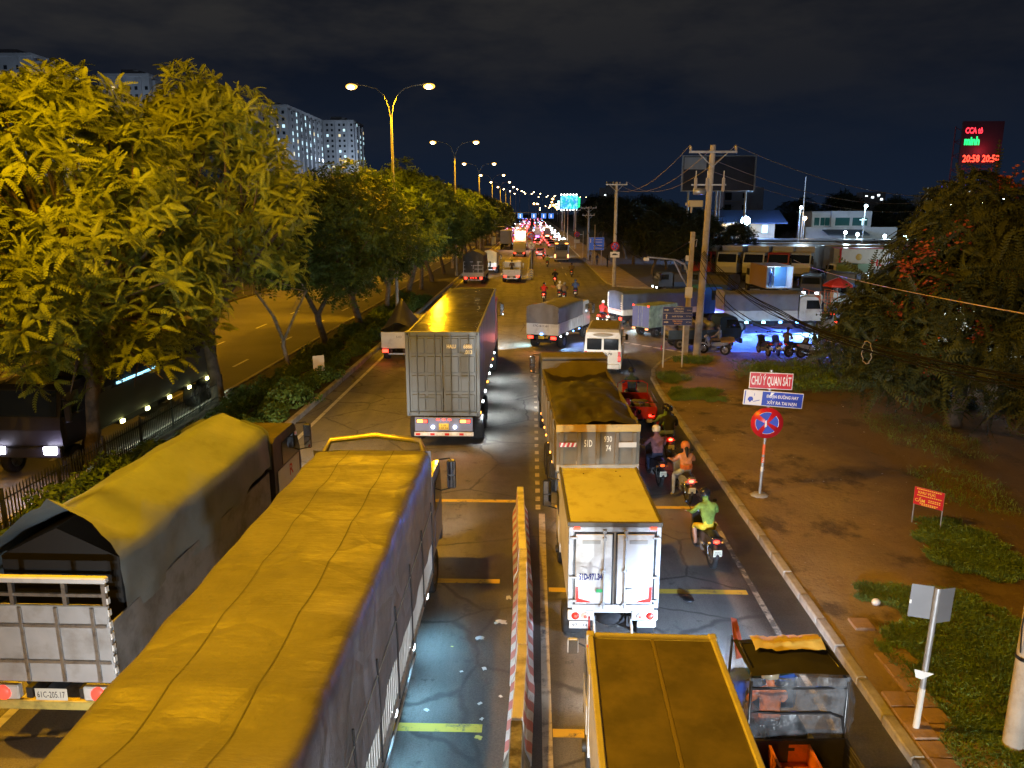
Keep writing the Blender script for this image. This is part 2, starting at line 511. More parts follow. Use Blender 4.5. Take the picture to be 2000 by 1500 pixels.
def sheet(name, pts, z, m, kind='structure'):
    mb = MB(); mb.add([(x, y, z) for x, y in pts], [tuple(range(len(pts)))], m)
    return mb.build(name, kind=kind)
sheet('ground', [(-1500, -200), (1500, -200), (1500, 2600), (-1500, 2600)], -.16, far_ground_m)
KERB = [(5.62, -30), (5.62, 33.5), (5.72, 36.5), (6.05, 38.8), (6.7, 40.7), (7.6, 42.3), (8.8, 43.4), (10.6, 44.0), (13.0, 43.9), (16.5, 43.0), (22, 42.0), (46, 40.0)]
FAR_KERB = [(60, 80), (22, 82.0), (13.0, 82.4), (10.2, 83.2), (8.9, 85.0), (8.3, 88.5), (8.2, 94), (8.2, 700)]
road = sheet('road', KERB + [(60, 39)] + FAR_KERB + [(8.2, 1300), (-9.2, 1300), (-9.2, -30)], 0.0, asphalt_m)
sheet('opposite_road', [(-27.5, -30), (-14.0, -30), (-14.0, 1300), (-27.5, 1300)], 0.004, M('opposite_asphalt', (.14, .125, .105), .8, noise=(.4, .2), dirt=((.09, .08, .07), .8, .5, .8), bump=(80, .4)))
sheet('yard', [(12.5, 84.2), (130, 82), (130, 200), (12.5, 200)], -.02, yard_m)
# verge on the near right and the pavement beyond the side street
def slab(name, poly, z0, z1, m):
    mb = MB(); n = len(poly)
    mb.add([(x, y, z1) for x, y in poly], [tuple(range(n))], m)
    mb.add([(x, y, z0) for x, y in poly] + [(x, y, z1) for x, y in poly], [(i, (i+1) % n, n+(i+1) % n, n+i) for i in range(n)], m)
    return mb.build(name, kind='structure')
off = lambda P, d: [(x+d, y) for x, y in P]
# gently uneven dirt surface
def verge_z(x, y):
    u = max(0, min(1, (x-5.9)/1.2))
    return .125 + u*(.05*nz(x*.5, y*.5) + .02*nz(x*2.1, y*2.1)) - .10*max(0, 1-abs(x-(12.6-.17*(y-20)))/.7)*min(1, max(0, (x-8.5)/1.5))
inner = [(x+.19, y) if y < 38 else (x+.13, y-.15) for x, y in KERB]
def kerb_x(y):
    for (xa, ya), (xb, yb) in zip(inner, inner[1:]):
        if ya <= y <= yb and yb > ya: return xa + (xb-xa)*(y-ya)/(yb-ya)
    return inner[7][0]
verge = MB()
ys = [-30, -10, 0] + [2+.45*i for i in range(92)]
ys = [y for y in ys if y < 43.6] + [43.7]
def vfn(u, v):
    i = int(round(u*(len(ys)-1))); y = ys[i]
    x0 = kerb_x(y); x1 = 46.0
    x = x0 + (x1-x0)*(v**2.1)
    yy = y
    if y > 41: yy = y - max(0, (x-13)*.10)*min(1, (y-41)/2.7)
    return (x, yy, verge_z(x, yy))
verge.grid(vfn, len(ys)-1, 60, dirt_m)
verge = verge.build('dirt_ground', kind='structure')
sidewalk_far = slab('pavement', [(8.4, 700), (8.4, 90), (8.9, 86.4), (10.4, 84.0), (12.4, 83.4), (12.4, 700)], -.1, .13, M('far_pavement', (.34, .27, .19), .85, noise=(1, .2), dirt=((.2, .15, .1), .8, .45, .8)))
sheet('far_ground', [(12.41, 200), (12.41, 84.0), (12.5, 84.0), (12.5, 200)], .1, soil_m)
sheet('park_ground', [(12.42, 200), (60, 200), (60, 700), (12.42, 700)], .1, M('dark_grass', (.03, .04, .018), .95, noise=(.6, .4)))

def poly_walk(P, step):
    """points and headings at even steps along a polyline"""
    out = []; d = 0.0; nxt = 0.0
    for (xa, ya), (xb, yb) in zip(P, P[1:]):
        l = math.hypot(xb-xa, yb-ya); h = math.atan2(yb-ya, xb-xa)
        while nxt < d + l:
            t = (nxt-d)/l; out.append((xa+(xb-xa)*t, ya+(yb-ya)*t, h)); nxt += step
        d += l
    return out
# kerbs: one stone after the other, children of the kerb's bedding
kb = MB()
for (xa, ya), (xb, yb) in zip(KERB, KERB[1:]):
    h = math.atan2(yb-ya, xb-xa); n = (-math.sin(h)*-1, math.cos(h)*-1)
    n = (math.sin(h), -math.cos(h))
    kb.add([(xa+n[0]*.02, ya+n[1]*.02, .01), (xb+n[0]*.02, yb+n[1]*.02, .01), (xb+n[0]*.18, yb+n[1]*.18, .01), (xa+n[0]*.18, ya+n[1]*.18, .01)], [(0, 1, 2, 3)], soil_m)
kerb = kb.build('kerb', kind='structure')
stone = MB().box((.006, -.2, -.1), (.994, .0, .155), kerb_m, .025).mesh('kerb_stone')
for i, (x, y, h) in enumerate(poly_walk([(5.62, 4.0)] + KERB[1:], 1.0)):
    if x > 34: break
    o = obj('kerb_stone', stone, kerb); o.location = (x, y, rnd.uniform(-.012, .012)); o.rotation_euler = (rnd.uniform(-.012, .012), 0, h + rnd.uniform(-.012, .012))
fk = MB()
for P in (FAR_KERB,):
    for (xa, ya), (xb, yb) in zip(P, P[1:]):
        h = math.atan2(yb-ya, xb-xa); n = (-math.sin(h), math.cos(h)); l = math.hypot(xb-xa, yb-ya)
        a = Vector((xa, ya, -.1)); d = Vector((math.cos(h), math.sin(h), 0)); w = Vector((n[0], n[1], 0))*-.2
        vs = [a, a+d*l, a+d*l+w, a+w]; vs += [v+Vector((0, 0, .26)) for v in vs]
        fk.add(vs, [(4, 5, 6, 7), (0, 1, 5, 4), (2, 3, 7, 6), (1, 2, 6, 5), (3, 0, 4, 7)], kerb_m)
fk.build('far_kerb', kind='structure')
# paving tiles that survive along the kerb
tile = MB().box((-.193, -.193, -.06), (.193, .193, .035), tile_m, .012).mesh('paving_tile')
tb = MB(); tb.add([(5.83, 6, .06), (7.25, 6, .06), (7.25, 14.4, .06), (5.83, 14.4, .06)], [(0, 1, 2, 3)], soil_m)
pave = tb.build('paving', kind='structure')
for r in range(21):
    for c in range(4):
        y = 6.2 + .4*r; x = 6.04 + .4*c
        if c > 1 and (r > 10 or hsh(r, c) < .25+.2*(c-2)): continue
        if r > 13 and hsh(r, c, 3) < .25+.12*(r-13): continue
        o = obj('paving_tile', tile, pave)
        o.location = (x + rnd.uniform(-.006, .006), y + rnd.uniform(-.006, .006), .136 + rnd.uniform(-.012, .014)); o.rotation_euler = (rnd.uniform(-.025, .025), rnd.uniform(-.025, .025), rnd.uniform(-.02, .02))

# --- road markings, 4 mm sheets
def bar(name, x0, x1, y0, y1, m, z=.004): return sheet(name, [(x0, y0), (x1, y0), (x1, y1), (x0, y1)], z, m)
for (x0, x1, y) in [(-5.2, -.47, 20.5), (.62, 4.66, 20.15), (-5.2, -.72, 15.65), (.36, 4.63, 15.3), (-5.2, -.78, 10.68), (.34, 4.4, 10.6)]:
    bar('road_marking', x0, x1, y-.1, y+.1, yellow_line_m)
bar('road_marking', .17, .33, -5, 19.6, pale_line_m)
for i in range(30):
    y = 19.9 + i*.62*(1+i*.02); 
    if y > 84: break
    bar('road_marking', .16-.004*y, .29-.004*y, y, y+.34, pale_line_m)
bar('road_marking', 4.74, 4.86, 9.5, 35, broken_line_m)
bar('road_marking', -8.6, -8.44, -20, 400, white_line_m)
for i in range(60): bar('road_marking', -15.95, -15.8, 8+5.6*i*1.4, 10.2+5.6*i*1.4, white_line_m, .008)
for i in range(60): bar('road_marking', -19.6, -19.45, 6+5.6*i*1.4, 8.2+5.6*i*1.4, white_line_m, .008)
for i in range(7): # dashes that curve into the side street
    a = i/6; x = 5.7+3.6*a; y = 47.8-4.0*a
    mb = MB(); mb.box((x-.14, y-.32, .003), (x+.14, y+.32, .006), white_line_m, rz=R(42)); mb.build('road_marking', kind='structure')
for i in range(18): bar('road_marking', -4.35, -4.23, 100+12*i, 104+12*i, white_line_m)
for i in range(18): bar('road_marking', 4.1, 4.22, 100+12*i, 104+12*i, white_line_m)

# --- planted median on the left
slab('median_ground', [(-13.55, -30), (-9.45, -30), (-9.45, 900), (-13.55, 900)], -.1, .18, soil_m)
mk = MB(); mk.box((-9.44, -30, -.1), (-9.2, 900, .22), kerb_m, .03); mk.box((-13.8, -30, -.1), (-13.56, 900, .22), kerb_m, .03)
mk.build('median_kerb', kind='structure')
slab('bank_ground', [(-60, -30), (-27.5, -30), (-27.5, 900), (-60, 900)], -.1, .14, soil_m)

# --- raised divider in the middle beyond the junction
dv = MB(); dv.box((-.95, 93.5, -.05), (-.35, 420, .22), kerb_m, .04); dv.box((-.72, 94.2, .22), (-.58, 420, .85), concrete_m, .03)
dv.build('road_divider', kind='structure')

# ------------------------------------------------------------------ grass
grass_m = M('grass_blade', (.125, .215, .045), .6, noise=(1.5, .35))
def grass(name, n, cx, cy, rx, ry, h, seed, thr=.0):
    rg = np.random.default_rng(seed)
    P = []
    while len(P) < n:
        x = cx + rx*(rg.random()*2-1); y = cy + ry*(rg.random()*2-1)
        d = ((x-cx)/rx)**2 + ((y-cy)/ry)**2
        if d + .9*nz(x*.9+seed, y*.9) + .4*nz(x*3, y*3) < .85 and x > kerb_x(min(y, 42)) + .1: P.append((x, y))
    P = np.array(P); z = np.array([verge_z(*p) for p in P])
    hh = h*(.5+.7*rg.random(n)); a = rg.random(n)*2*np.pi; ln = hh*(.3+.7*rg.random(n)); w = .003+.004*rg.random(n)
    dx, dy = np.cos(a), np.sin(a)
    V = np.zeros((n, 6, 3), dtype=np.float32)
    for k, (f, b, ww) in enumerate(((0, 0, 1), (.62, .3, .8), (1, 1, .12))):
        for s in (0, 1):
            sg = (s*2-1)*w*ww
            V[:, k*2+s, 0] = P[:, 0] - dy*sg + dx*ln*b; V[:, k*2+s, 1] = P[:, 1] + dx*sg + dy*ln*b
            V[:, k*2+s, 2] = z - .02 + hh*f*(1-.25*b*rg.random(n))
    o = np.arange(n)[:, None]*6
    Q = np.concatenate([o + np.array([[0, 1, 3, 2]]), o + np.array([[2, 3, 5, 4]])])
    return obj(name, fast_mesh(name, V.reshape(-1, 3), Q, [grass_m]), kind='stuff')
grass('grass', 52000, 8.1, 12.2, 1.7, 3.4, .105, 3)
grass('grass', 9000, 6.85, 9.6, .65, 1.4, .11, 4)
grass('grass', 15000, 10.5, 17.4, 1.3, 1.8, .12, 5)
grass('grass', 7000, 7.2, 33.2, 1.5, 1.4, .15, 6)
grass('grass', 2200, 6.7, 36.6, .9, 1.3, .2, 7)
grass('grass', 1500, 8.6, 41.0, 1.1, .8, .28, 8)
grass('grass', 6000, 13.6, 37.0, 3.6, 3.4, .4, 9)
grass('grass', 1500, 14.0, 27.0, 1.6, 3.5, .16, 10)
grass('grass', 1200, 12.6, 21.5, 1.3, 2.4, .15, 11)
# ================================================================== foliage
def leaf_mat(name, col, tr=.18, var=.35):
    m, nt, b = node_mat(name); g = NT(nt)
    c = g.mix(g.ramp(g.noise(.9, 4), .35, .65), tuple(v*(1-var) for v in col), tuple(v*(1+var) for v in col))
    nt.links.new(c, b.inputs['Base Color']); b.inputs['Roughness'].default_value = .55; b.inputs['Specular IOR Level'].default_value = .3
    t = nt.nodes.new('ShaderNodeBsdfTranslucent'); nt.links.new(c, t.inputs['Color'])
    ms = nt.nodes.new('ShaderNodeMixShader'); ms.inputs[0].default_value = tr
    out = nt.nodes['Material Output']
    nt.links.new(b.outputs[0], ms.inputs[1]); nt.links.new(t.outputs[0], ms.inputs[2]); nt.links.new(ms.outputs[0], out.inputs[0])
    return m
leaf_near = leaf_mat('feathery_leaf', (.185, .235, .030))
leaf_lit = leaf_mat('lit_feathery_leaf', (.27, .33, .042))  # brighter feathery leaf, with lamp light put into its colour
leaf_far = leaf_mat('tree_leaf', (.070, .112, .022))
leaf_flame = leaf_mat('flame_tree_leaf', (.055, .066, .018))
leaf_dark = leaf_mat('dark_leaf', (.022, .032, .013))
leaf_shrub = leaf_mat('shrub_leaf', (.075, .125, .022))
bark_m = M('bark', (.13, .10, .07), .9, noise=(5, .35), bump=(14, .8))
bark_pale = M('pale_bark', (.24, .20, .14), .9, noise=(5, .3), bump=(14, .7))
flower_m = M('orange_flower', (.30, .05, .014), .6, noise=(6, .3))

def frond(L_, pairs, wid, droop=.55, lift=.35):
    """a feather-like compound leaf: midrib with leaflets, as quads"""
    V = []; Q = []
    def P(s): return np.array([s*L_*.95, 0, lift*s*L_ - droop*s*s*L_])
    for i in range(3):
        a, b = P(i/3), P((i+1)/3); o = len(V)
        V += [a+[0, -.006, 0], a+[0, .006, 0], b+[0, .006, 0], b+[0, -.006, 0]]; Q.append([o, o+1, o+2, o+3])
    for i in range(pairs):
        s = .14 + .86*(i+.5)/pairs
        l = wid*(.55+.45*math.sin(math.pi*min(1, s*1.05)))*(1 if s < .9 else .7)
        w = (.44 if pairs < 8 else .60)*L_/pairs
        for sg in (-1, 1):
            a = P(s); b = a + np.array([.42*l, sg*l*.9, -.25*l]); o = len(V)
            t = np.array([w, 0, 0])
            V += [a-t*.55, a+t*.55, b+t*.38, b-t*.38]; Q.append([o, o+1, o+2, o+3])
    return np.array(V), np.array(Q)
FR_HI = frond(.66, 9, .080, .58, .45)
FR_LO = frond(.95, 4, .15)
FR_DROOP = frond(1.0, 12, .11, .95, .2)
FR_DROOP_LO = frond(1.0, 6, .14, .95, .2)
def rosettes(P, N, k, fr, rg, sc=1.0, up=.55, mat=0):
    """k fronds round each shoot tip P that points along N"""
    V0, Q0 = fr; n = len(P)
    Vs = []; Qs = []; off = 0
    N = N + np.array([0, 0, up]); N /= np.linalg.norm(N, axis=1)[:, None]
    T = np.cross(N, np.array([.31, .52, .8])); T /= np.linalg.norm(T, axis=1)[:, None]; B = np.cross(N, T)
    for j in range(k):
        a = 2*np.pi*j/k + rg.random(n)*1.6
        D = T*np.cos(a)[:, None] + B*np.sin(a)[:, None]                # frond direction
        D = D*(.8+.4*rg.random(n))[:, None] + N*(-.1+.95*rg.random(n))[:, None]
        D /= np.linalg.norm(D, axis=1)[:, None]
        Zl = N - D*np.sum(N*D, axis=1)[:, None]; Zl /= np.linalg.norm(Zl, axis=1)[:, None]; Yl = np.cross(Zl, D)
        s = sc*(.55+.75*rg.random(n))
        W = (P[:, None, :] + s[:, None, None]*(V0[None, :, 0:1]*D[:, None, :] + V0[None, :, 1:2]*Yl[:, None, :] + V0[None, :, 2:3]*Zl[:, None, :]))
        Vs.append(W.reshape(-1, 3)); Qs.append((Q0[None] + (np.arange(n)*len(V0))[:, None, None]).reshape(-1, 4)+off); off += n*len(V0)
    return np.concatenate(Vs), np.concatenate(Qs)
def lobes_of(seed, n, rx, ry, rz, zc, low=-.55, r0=1.0, r1=.75, taper=0.0):
    rg = np.random.default_rng(seed); L_ = []
    for i in range(n):
        t = (i+.5)/n; z = 1 - (1-low)*t; r = math.sqrt(max(0, 1-z*z))*(1-taper*max(0, z+.3)); a = i*2.39996 + rg.random()*.5
        k = .72 + .24*rg.random()
        L_.append((rx*k*r*math.cos(a), ry*k*r*math.sin(a), zc + rz*k*z, r0+r1*rg.random()))
    return L_
def crown_mesh(name, seed, L_, per, fr, k, mat, sc=1.0, up=.55, inner=.25, low=.35):
    rg = np.random.default_rng(seed); P = []; N = []
    for (x, y, z, r) in L_:
        m = int(per*(r/1.4)**2)
        d = rg.normal(size=(m, 3)); d[:, 2] = np.abs(d[:, 2])*1.1 - low; d /= np.linalg.norm(d, axis=1)[:, None]
        q = np.array([x, y, z]) + d*r*np.array([1, 1, .78])*(.82+.28*rg.random(m))[:, None]
        P.append(q); N.append(d)
        mi = int(m*inner)
        q = np.array([x, y, z]) + (rg.random((mi, 3))-.5)*r*1.5
        P.append(q); N.append(d[:mi] if mi else d[:0])
    P = np.concatenate(P); N = np.concatenate(N)
    V, Q = rosettes(P, N, k, fr, rg, sc, up)
    return fast_mesh(name, V, Q, [mat])
def trunk_mesh(name, seed, L_, h, r, fork, bark, lean=(0, 0)):
    rg = random.Random(seed); mb = MB()
    fx, fy = lean
    F = Vector((fx, fy, fork))
    mb.tube([(0, 0, -.1), (.02, 0, .25), (fx*.3+.08, fy*.3, fork*.4), (fx*.75-.05, fy*.75, fork*.8), F], [r*1.5, r*1.12, r, r*.92, r*.9], bark, 9)
    tops = sorted(L_, key=lambda q: q[2])
    mains = []
    for j in range(3):
        a = 2.1*j + rg.random(); e = Vector((fx+1.3*math.cos(a), fy+1.3*math.sin(a), fork+1.9+.5*rg.random()))
        mb.tube([F-Vector((0, 0, .15)), F.lerp(e, .45)+Vector((rg.uniform(-.1, .1), 0, .1)), e], [r*.75, r*.55, r*.42], bark, 7); mains.append(e)
    for (x, y, z, q) in L_:
        e = Vector((x, y, z-.25)); s = min(mains, key=lambda p: (p-e).length)
        m = s.lerp(e, .5) + Vector((rg.uniform(-.25, .25), rg.uniform(-.25, .25), rg.uniform(-.1, .3)))
        mb.tube([s-Vector((0, 0, .1)), m, e, e+(e-m).normalized()*.6], [r*.36, r*.24, r*.13, r*.05], bark, 5)
    return mb.mesh(name)
def tree(label, loc, rz, trunk, crown, sc=(1, 1, 1), group=None, name='tree'):
    t = thing(name, label, 'tree', loc, rz, group); t.scale = sc
    obj('trunk', trunk, t); obj('crown', crown, t, kind='stuff')
    return t
LA = lobes_of(11, 84, 4.8, 5.0, 5.0, 7.3, -.97, .8, .6, .30)
LB = lobes_of(12, 52, 3.7, 4.2, 4.5, 8.1, -.80, .8, .55, .38)
LC = lobes_of(13, 40, 4.4, 4.4, 4.2, 7.8, -.88, .9, .6)
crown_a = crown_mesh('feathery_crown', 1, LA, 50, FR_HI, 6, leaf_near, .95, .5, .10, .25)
crown_b = crown_mesh('feathery_crown', 2, LB, 56, FR_HI, 6, leaf_lit, .95, .5, .10, .25)
crown_c = crown_mesh('leafy_crown', 3, LC, 34, FR_LO, 6, leaf_far, .85, .45, .3, .7)
crown_d = crown_mesh('leafy_crown', 4, LB, 34, FR_LO, 6, leaf_far, .85, .45, .3, .7)
trunk_a = trunk_mesh('trunk', 1, LA, 9, .25, 2.6, bark_m, (.35, .3))
trunk_b = trunk_mesh('trunk', 2, LB, 9, .24, 2.9, bark_m, (-.55, .2))
trunk_c = trunk_mesh('trunk', 3, LC, 9, .20, 2.7, bark_m, (-.4, .3))
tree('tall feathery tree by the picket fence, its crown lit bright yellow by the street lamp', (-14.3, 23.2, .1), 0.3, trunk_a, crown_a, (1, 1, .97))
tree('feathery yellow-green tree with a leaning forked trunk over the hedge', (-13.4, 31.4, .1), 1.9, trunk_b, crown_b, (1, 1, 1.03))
# slim young tree between the big ones
LT = [(.1, .1, 4.6, .8), (.7, -.2, 3.9, .6), (-.6, .3, 4.2, .6), (.2, .7, 5.3, .7)]
tree('slim young tree with a thin pale trunk between two bigger trees', (-12.1, 36.6, .1), 0, trunk_mesh('trunk', 5, LT, 5, .10, 1.9, bark_pale, (-.1, .1)), crown_mesh('sparse_crown', 9, LT, 16, FR_LO, 6, leaf_far, .8, .5, .1))
row = [(-12.0, 43.2, 0), (-11.9, 51.8, 1), (-11.8, 61.5, 0), (-11.6, 70.5, 1), (-11.7, 79.5, 0), (-11.8, 88.5, 1), (-11.6, 99.0, 0), (-11.6, 110, 1), (-11.7, 121, 0), (-11.7, 133, 1), (-11.7, 145, 0), (-11.7, 158, 1), (-11.7, 172, 0), (-11.7, 187, 1), (-11.7, 203, 0), (-11.7, 220, 1), (-11.7, 240, 0), (-11.7, 262, 1), (-11.7, 285, 0), (-11.7, 312, 1)]
NTH = ['dark green tree with a gnarled forked trunk rising from the hedge nearest the pickup', 'second dark tree along the hedge, its trunk behind the dark tarpaulin shape', 'dark median tree right behind the tarpaulin shape', 'rounded median tree in front of the second street lamp', 'yellow-green lit median tree beside the third lamp pole']
for i, (x, y, k) in enumerate(row):
    s = .96 + .10*hsh(i, 3)
    tree(NTH[i] if i < 5 else 'far median tree in the row leading to the bright end of the road', (x, y, .1), 1.3*i, (trunk_c, trunk_b)[k], (crown_c, crown_d)[k], (s, s, s*(.83+.08*hsh(i, 5))), 'trees along the median')
# trees on the far side of the opposite road
for i, (x, y) in enumerate([(-31, 34), (-33, 47), (-31, 62), (-34, 78), (-32, 95), (-33, 116), (-32, 140)]):
    tree('dark tree on the bank beyond the opposite road', (x, y, .1), 2.1*i, (trunk_c, trunk_b)[i % 2], (crown_d, crown_c)[i % 2], (1, 1, .9), 'trees beyond the opposite road')
# flame tree on the right, fronds hanging low
FL = [(0, 0, 7.6, 1.9), (1.9, -.5, 6.7, 1.9), (-.9, .9, 6.3, 1.5), (.6, 1.6, 6.9, 1.8), (.4, -1.9, 6.0, 1.8), (2.9, .6, 5.3, 1.8), (-2.0, .6, 4.9, 1.4), (-1.4, -1.9, 4.6, 1.6),
      (1.9, -2.4, 4.6, 1.7), (3.4, -1.6, 3.9, 1.6), (-3.3, -.6, 3.7, 1.4), (-2.2, -1.9, 3.0, 1.4), (.3, -2.9, 3.3, 1.6), (2.2, -3.3, 2.9, 1.6), (3.9, -3.2, 2.6, 1.5), (-2.4, 1.6, 3.9, 1.4), (0, 2.7, 5.2, 1.8), (2.6, 2.4, 5.4, 1.8),
      (-1.0, -2.6, 2.2, 1.3), (1.2, -3.9, 1.9, 1.4), (3.2, -4.4, 1.8, 1.3), (4.4, -.4, 6.6, 1.9), (5.2, -2.0, 4.9, 1.8), (5.3, 1.4, 4.4, 1.8), (-3.9, .6, 2.8, 1.1), (-3.3, -1.5, 2.1, 1.1)]
flame_crown = crown_mesh('drooping_crown', 21, FL, 42, FR_DROOP, 6, leaf_flame, 1.0, .25, .4)
ft = tree('big flame tree with drooping dark fronds and orange blossom on the right', (15.8, 28.4, .1), 0, trunk_mesh('trunk', 21, FL, 7, .26, 2.2, bark_m, (.3, .2)), flame_crown)
rg = np.random.default_rng(5)
for i, (x, y, z, s) in enumerate([(-3.0, -1.3, 4.5, .5), (-2.3, -1.4, 5.2, .45), (-1.9, -1.7, 5.6, .5), (-3.4, -.9, 3.2, .42), (-2.6, -2.7, 3.4, .5), (-1.0, -3.0, 4.0, .35), (-2.2, -.9, 6.6, .45), (-1.2, -1.2, 7.3, .45), (-2.7, -.9, 6.0, .4), (0.2, -1.0, 8.9, .5), (1.2, -.8, 9.1, .4), (-.2, -2.6, 5.9, .35), (-2.4, -2.4, 2.7, .3), (.9, -2.4, 6.6, .35), (-1.3, -2.3, 5.0, .3)]):
    n = 90; P = np.array([x, y, z]) + rg.normal(size=(n, 3))*s*.5
    N = rg.normal(size=(n, 3)); N /= np.linalg.norm(N, axis=1)[:, None]; T = np.cross(N, [.3, .5, .8]); T /= np.linalg.norm(T, axis=1)[:, None]; B = np.cross(N, T)
    q = .05+.04*rg.random(n)[:, None]
    V = np.stack([P-T*q, P-B*q*.6, P+T*q, P+B*q*.6], 1).reshape(-1, 3)
    obj('flower_cluster', fast_mesh('flower_cluster', V, np.arange(n*4).reshape(-1, 4), [flower_m]), ft, kind='stuff')
dark_c = crown_mesh('dark_crown', 31, LC, 20, FR_DROOP_LO, 5, leaf_dark, 1.15, .3)
dark_d = crown_mesh('dark_crown', 32, LB, 18, FR_DROOP_LO, 5, leaf_dark, 1.15, .3)
for i, (x, y, s) in enumerate([(17.5, 92, .62), (21, 97, .7), (15.6, 103, .72), (25.5, 99, .62), (19, 112, .85), (15.5, 122, .85), (24, 118, .8), (16, 138, .95), (21.5, 134, .9), (16, 155, 1.0), (22, 152, 1), (16, 175, 1.05), (24, 172, 1.05), (15.5, 198, 1.1), (17.5, 225, 1.0), (23, 215, 1.0), (24, 262, 1.0), (29, 250, 1.0), (33, 140, .8), (72, 160, 1.0), (80, 158, 1.05), (64, 165, 1.1), (56, 168, 1.0), (88, 150, .9), (100, 140, .9), (47, 160, .7)]):
    tree('dark tree in the park to the right of the road' if x < 40 else 'dark tree behind the white yard building', (x, y, .0), 1.7*i, (trunk_c, trunk_b)[i % 2], (dark_c, dark_d)[i % 2], (s*1.05, s*1.05, s*.86), 'trees in the park' if x < 40 else 'trees behind the yard')
# low bushes at the yard's corner
def shrub_mesh(name, seed, n, rx, ry, rz, mat, leaf=.075):
    rg = np.random.default_rng(seed)
    d = rg.normal(size=(n, 3)); d /= np.linalg.norm(d, axis=1)[:, None]; d[:, 2] = np.abs(d[:, 2])*1.0
    r = (.55+.5*rg.random(n)**.5)[:, None]
    bump = np.array([.82+.3*nz(*(q*2.2+seed)) for q in d])[:, None]
    P = d*np.array([rx, ry, rz])*r*bump
    N = d + rg.normal(size=(n, 3))*.55; N /= np.linalg.norm(N, axis=1)[:, None]
    T = np.cross(N, [.3, .5, .8]); T /= np.linalg.norm(T, axis=1)[:, None]; B = np.cross(N, T)
    a = rg.random(n)*6.28; T, B = T*np.cos(a)[:, None]+B*np.sin(a)[:, None], B*np.cos(a)[:, None]-T*np.sin(a)[:, None]
    q = (leaf*(.6+.7*rg.random(n)))[:, None]
    V = np.stack([P-T*q, P-B*q*.5, P+T*q, P+B*q*.5], 1).reshape(-1, 3)
    return fast_mesh(name, V, np.arange(n*4).reshape(-1, 4), [mat])
SH = [shrub_mesh('shrub', 40+i, 1500, .95, 1.5, .8+.12*i, leaf_shrub) for i in range(3)]
k = 0
for i in range(26):
    y = 12.0 + 2.35*i
    for x in ((-10.3, -11.9) if y > 25 else (-12.6,)):
        k += 1
        lab = 'leafy green hedge shrub in the median strip beside the left kerb' if x > -11 else 'leafy shrub on the far side of the median, by the opposite road'
        if y < 17: lab = 'yellow-lit bush at the left edge beside the tarpaulin truck'
        o = obj('shrub', SH[k % 3], None, lab, cat='shrub', group='shrubs along the median'); o.location = (x+rnd.uniform(-.2, .2), y, .1)
        o.rotation_euler = (0, 0, rnd.uniform(-.5, .5)); s = rnd.uniform(.8, 1.12); o.scale = (s, s, s*rnd.uniform(.75, 1.1))
SHD = shrub_mesh('shrub', 60, 1300, 1.3, 1.1, .85, leaf_dark, .09)
for i, (x, y, s) in enumerate([(15.8, 36.6, 1.0), (17.8, 35.0, 1.2), (19.5, 38.0, 1.2), (13.6, 38.6, .55), (17.5, 31.5, 1.0), (20, 30.5, 1.2), (12.2, 39.6, .5)]):
    o = obj('shrub', SHD, None, 'dark weedy bush at the edge of the dirt verge, below the flame tree', cat='shrub', group='weedy bushes on the verge'); o.location = (x, y, .05); o.rotation_euler = (0, 0, i); o.scale = (s, s, s*.8)
# picket fence on the median
pm = M('fence_iron', (.03, .035, .032), .6, .4, dirt=((.08, .06, .04), 4, .5, .8))
fence = thing('picket_fence', 'dark iron picket fence along the median below the feathery trees', 'fence', (-13.3, 15.5, .18))
pk = MB().box((-.012, -.012, 0), (.012, .012, .92), pm).add([(-.012,-.012,.92),(.012,-.012,.92),(.012,.012,.92),(-.012,.012,.92),(0,0,1.02)], [(0,1,4),(1,2,4),(2,3,4),(3,0,4)], pm).mesh('picket')
for i in range(125):
    o = obj('picket', pk, fence); o.location = (0, .13*i, 0)
for z in (.18, .74):
    MB().box((-.03, -.05, z), (-.012, 16.3, z+.035), pm).build('rail', fence)
post = MB().box((-.03, -.03, -.1), (.03, .03, 1.05), pm).mesh('post')
for i in range(8):
    o = obj('post', post, fence); o.location = (-.05, 2.31*i+.065, 0)

# ================================================================== street lamps
lamp_steel = M('lamp_pole_steel', (.30, .29, .27), .55, .4, noise=(3, .1))
def make_lamp():
    t = thing('street_lamp', '', 'street lamp')
    MB().tube([(0, 0, 0), (0, 0, 3), (0, 0, 9), (0, 0, 14.2)], [.13, .115, .09, .07], lamp_steel, 10).build('pole', t)
    MB().cyl((0, 0, 0), (0, 0, .5), .2, concrete_m).build('base', t)
    for s in (-1, 1):
        MB().tube([(0, 0, 14.0), (s*.12, 0, 14.8), (s*.42, 0, 15.5), (s*.95, 0, 15.95), (s*1.6, 0, 16.12), (s*2.2, 0, 16.2)], [.055, .05, .04, .034, .03, .03], lamp_steel, 8).build('arm', t)
        h = MB(); h.ball((s*2.55, 0, 16.22), (.42, .17, .11), M('lamp_housing', (.35, .34, .32), .45, .3), 12, 6)
        h = h.build('lamp_head', t)
        MB().ball((s*2.62, 0, 16.08), (.40, .28, .20), sodium_lamp_m, 12, 8).build('lens', h)  # lens enlarged to stand in for the lamp's glow
        MB().ball((s*2.62, -.22, 16.0), (.24, .14, .14), sodium_core_m, 10, 6).build('glow_core', h)  # bright ball added as the hot spot of the glow
    return t
lamp0 = make_lamp()
LAMP_LAB = ['near lamp column with two sodium heads overhead', 'tallest street lamp in view, two glowing heads above the tree crowns', 'second street lamp along the median, two glowing heads', 'third street lamp, smaller, above the yellow-green median tree']
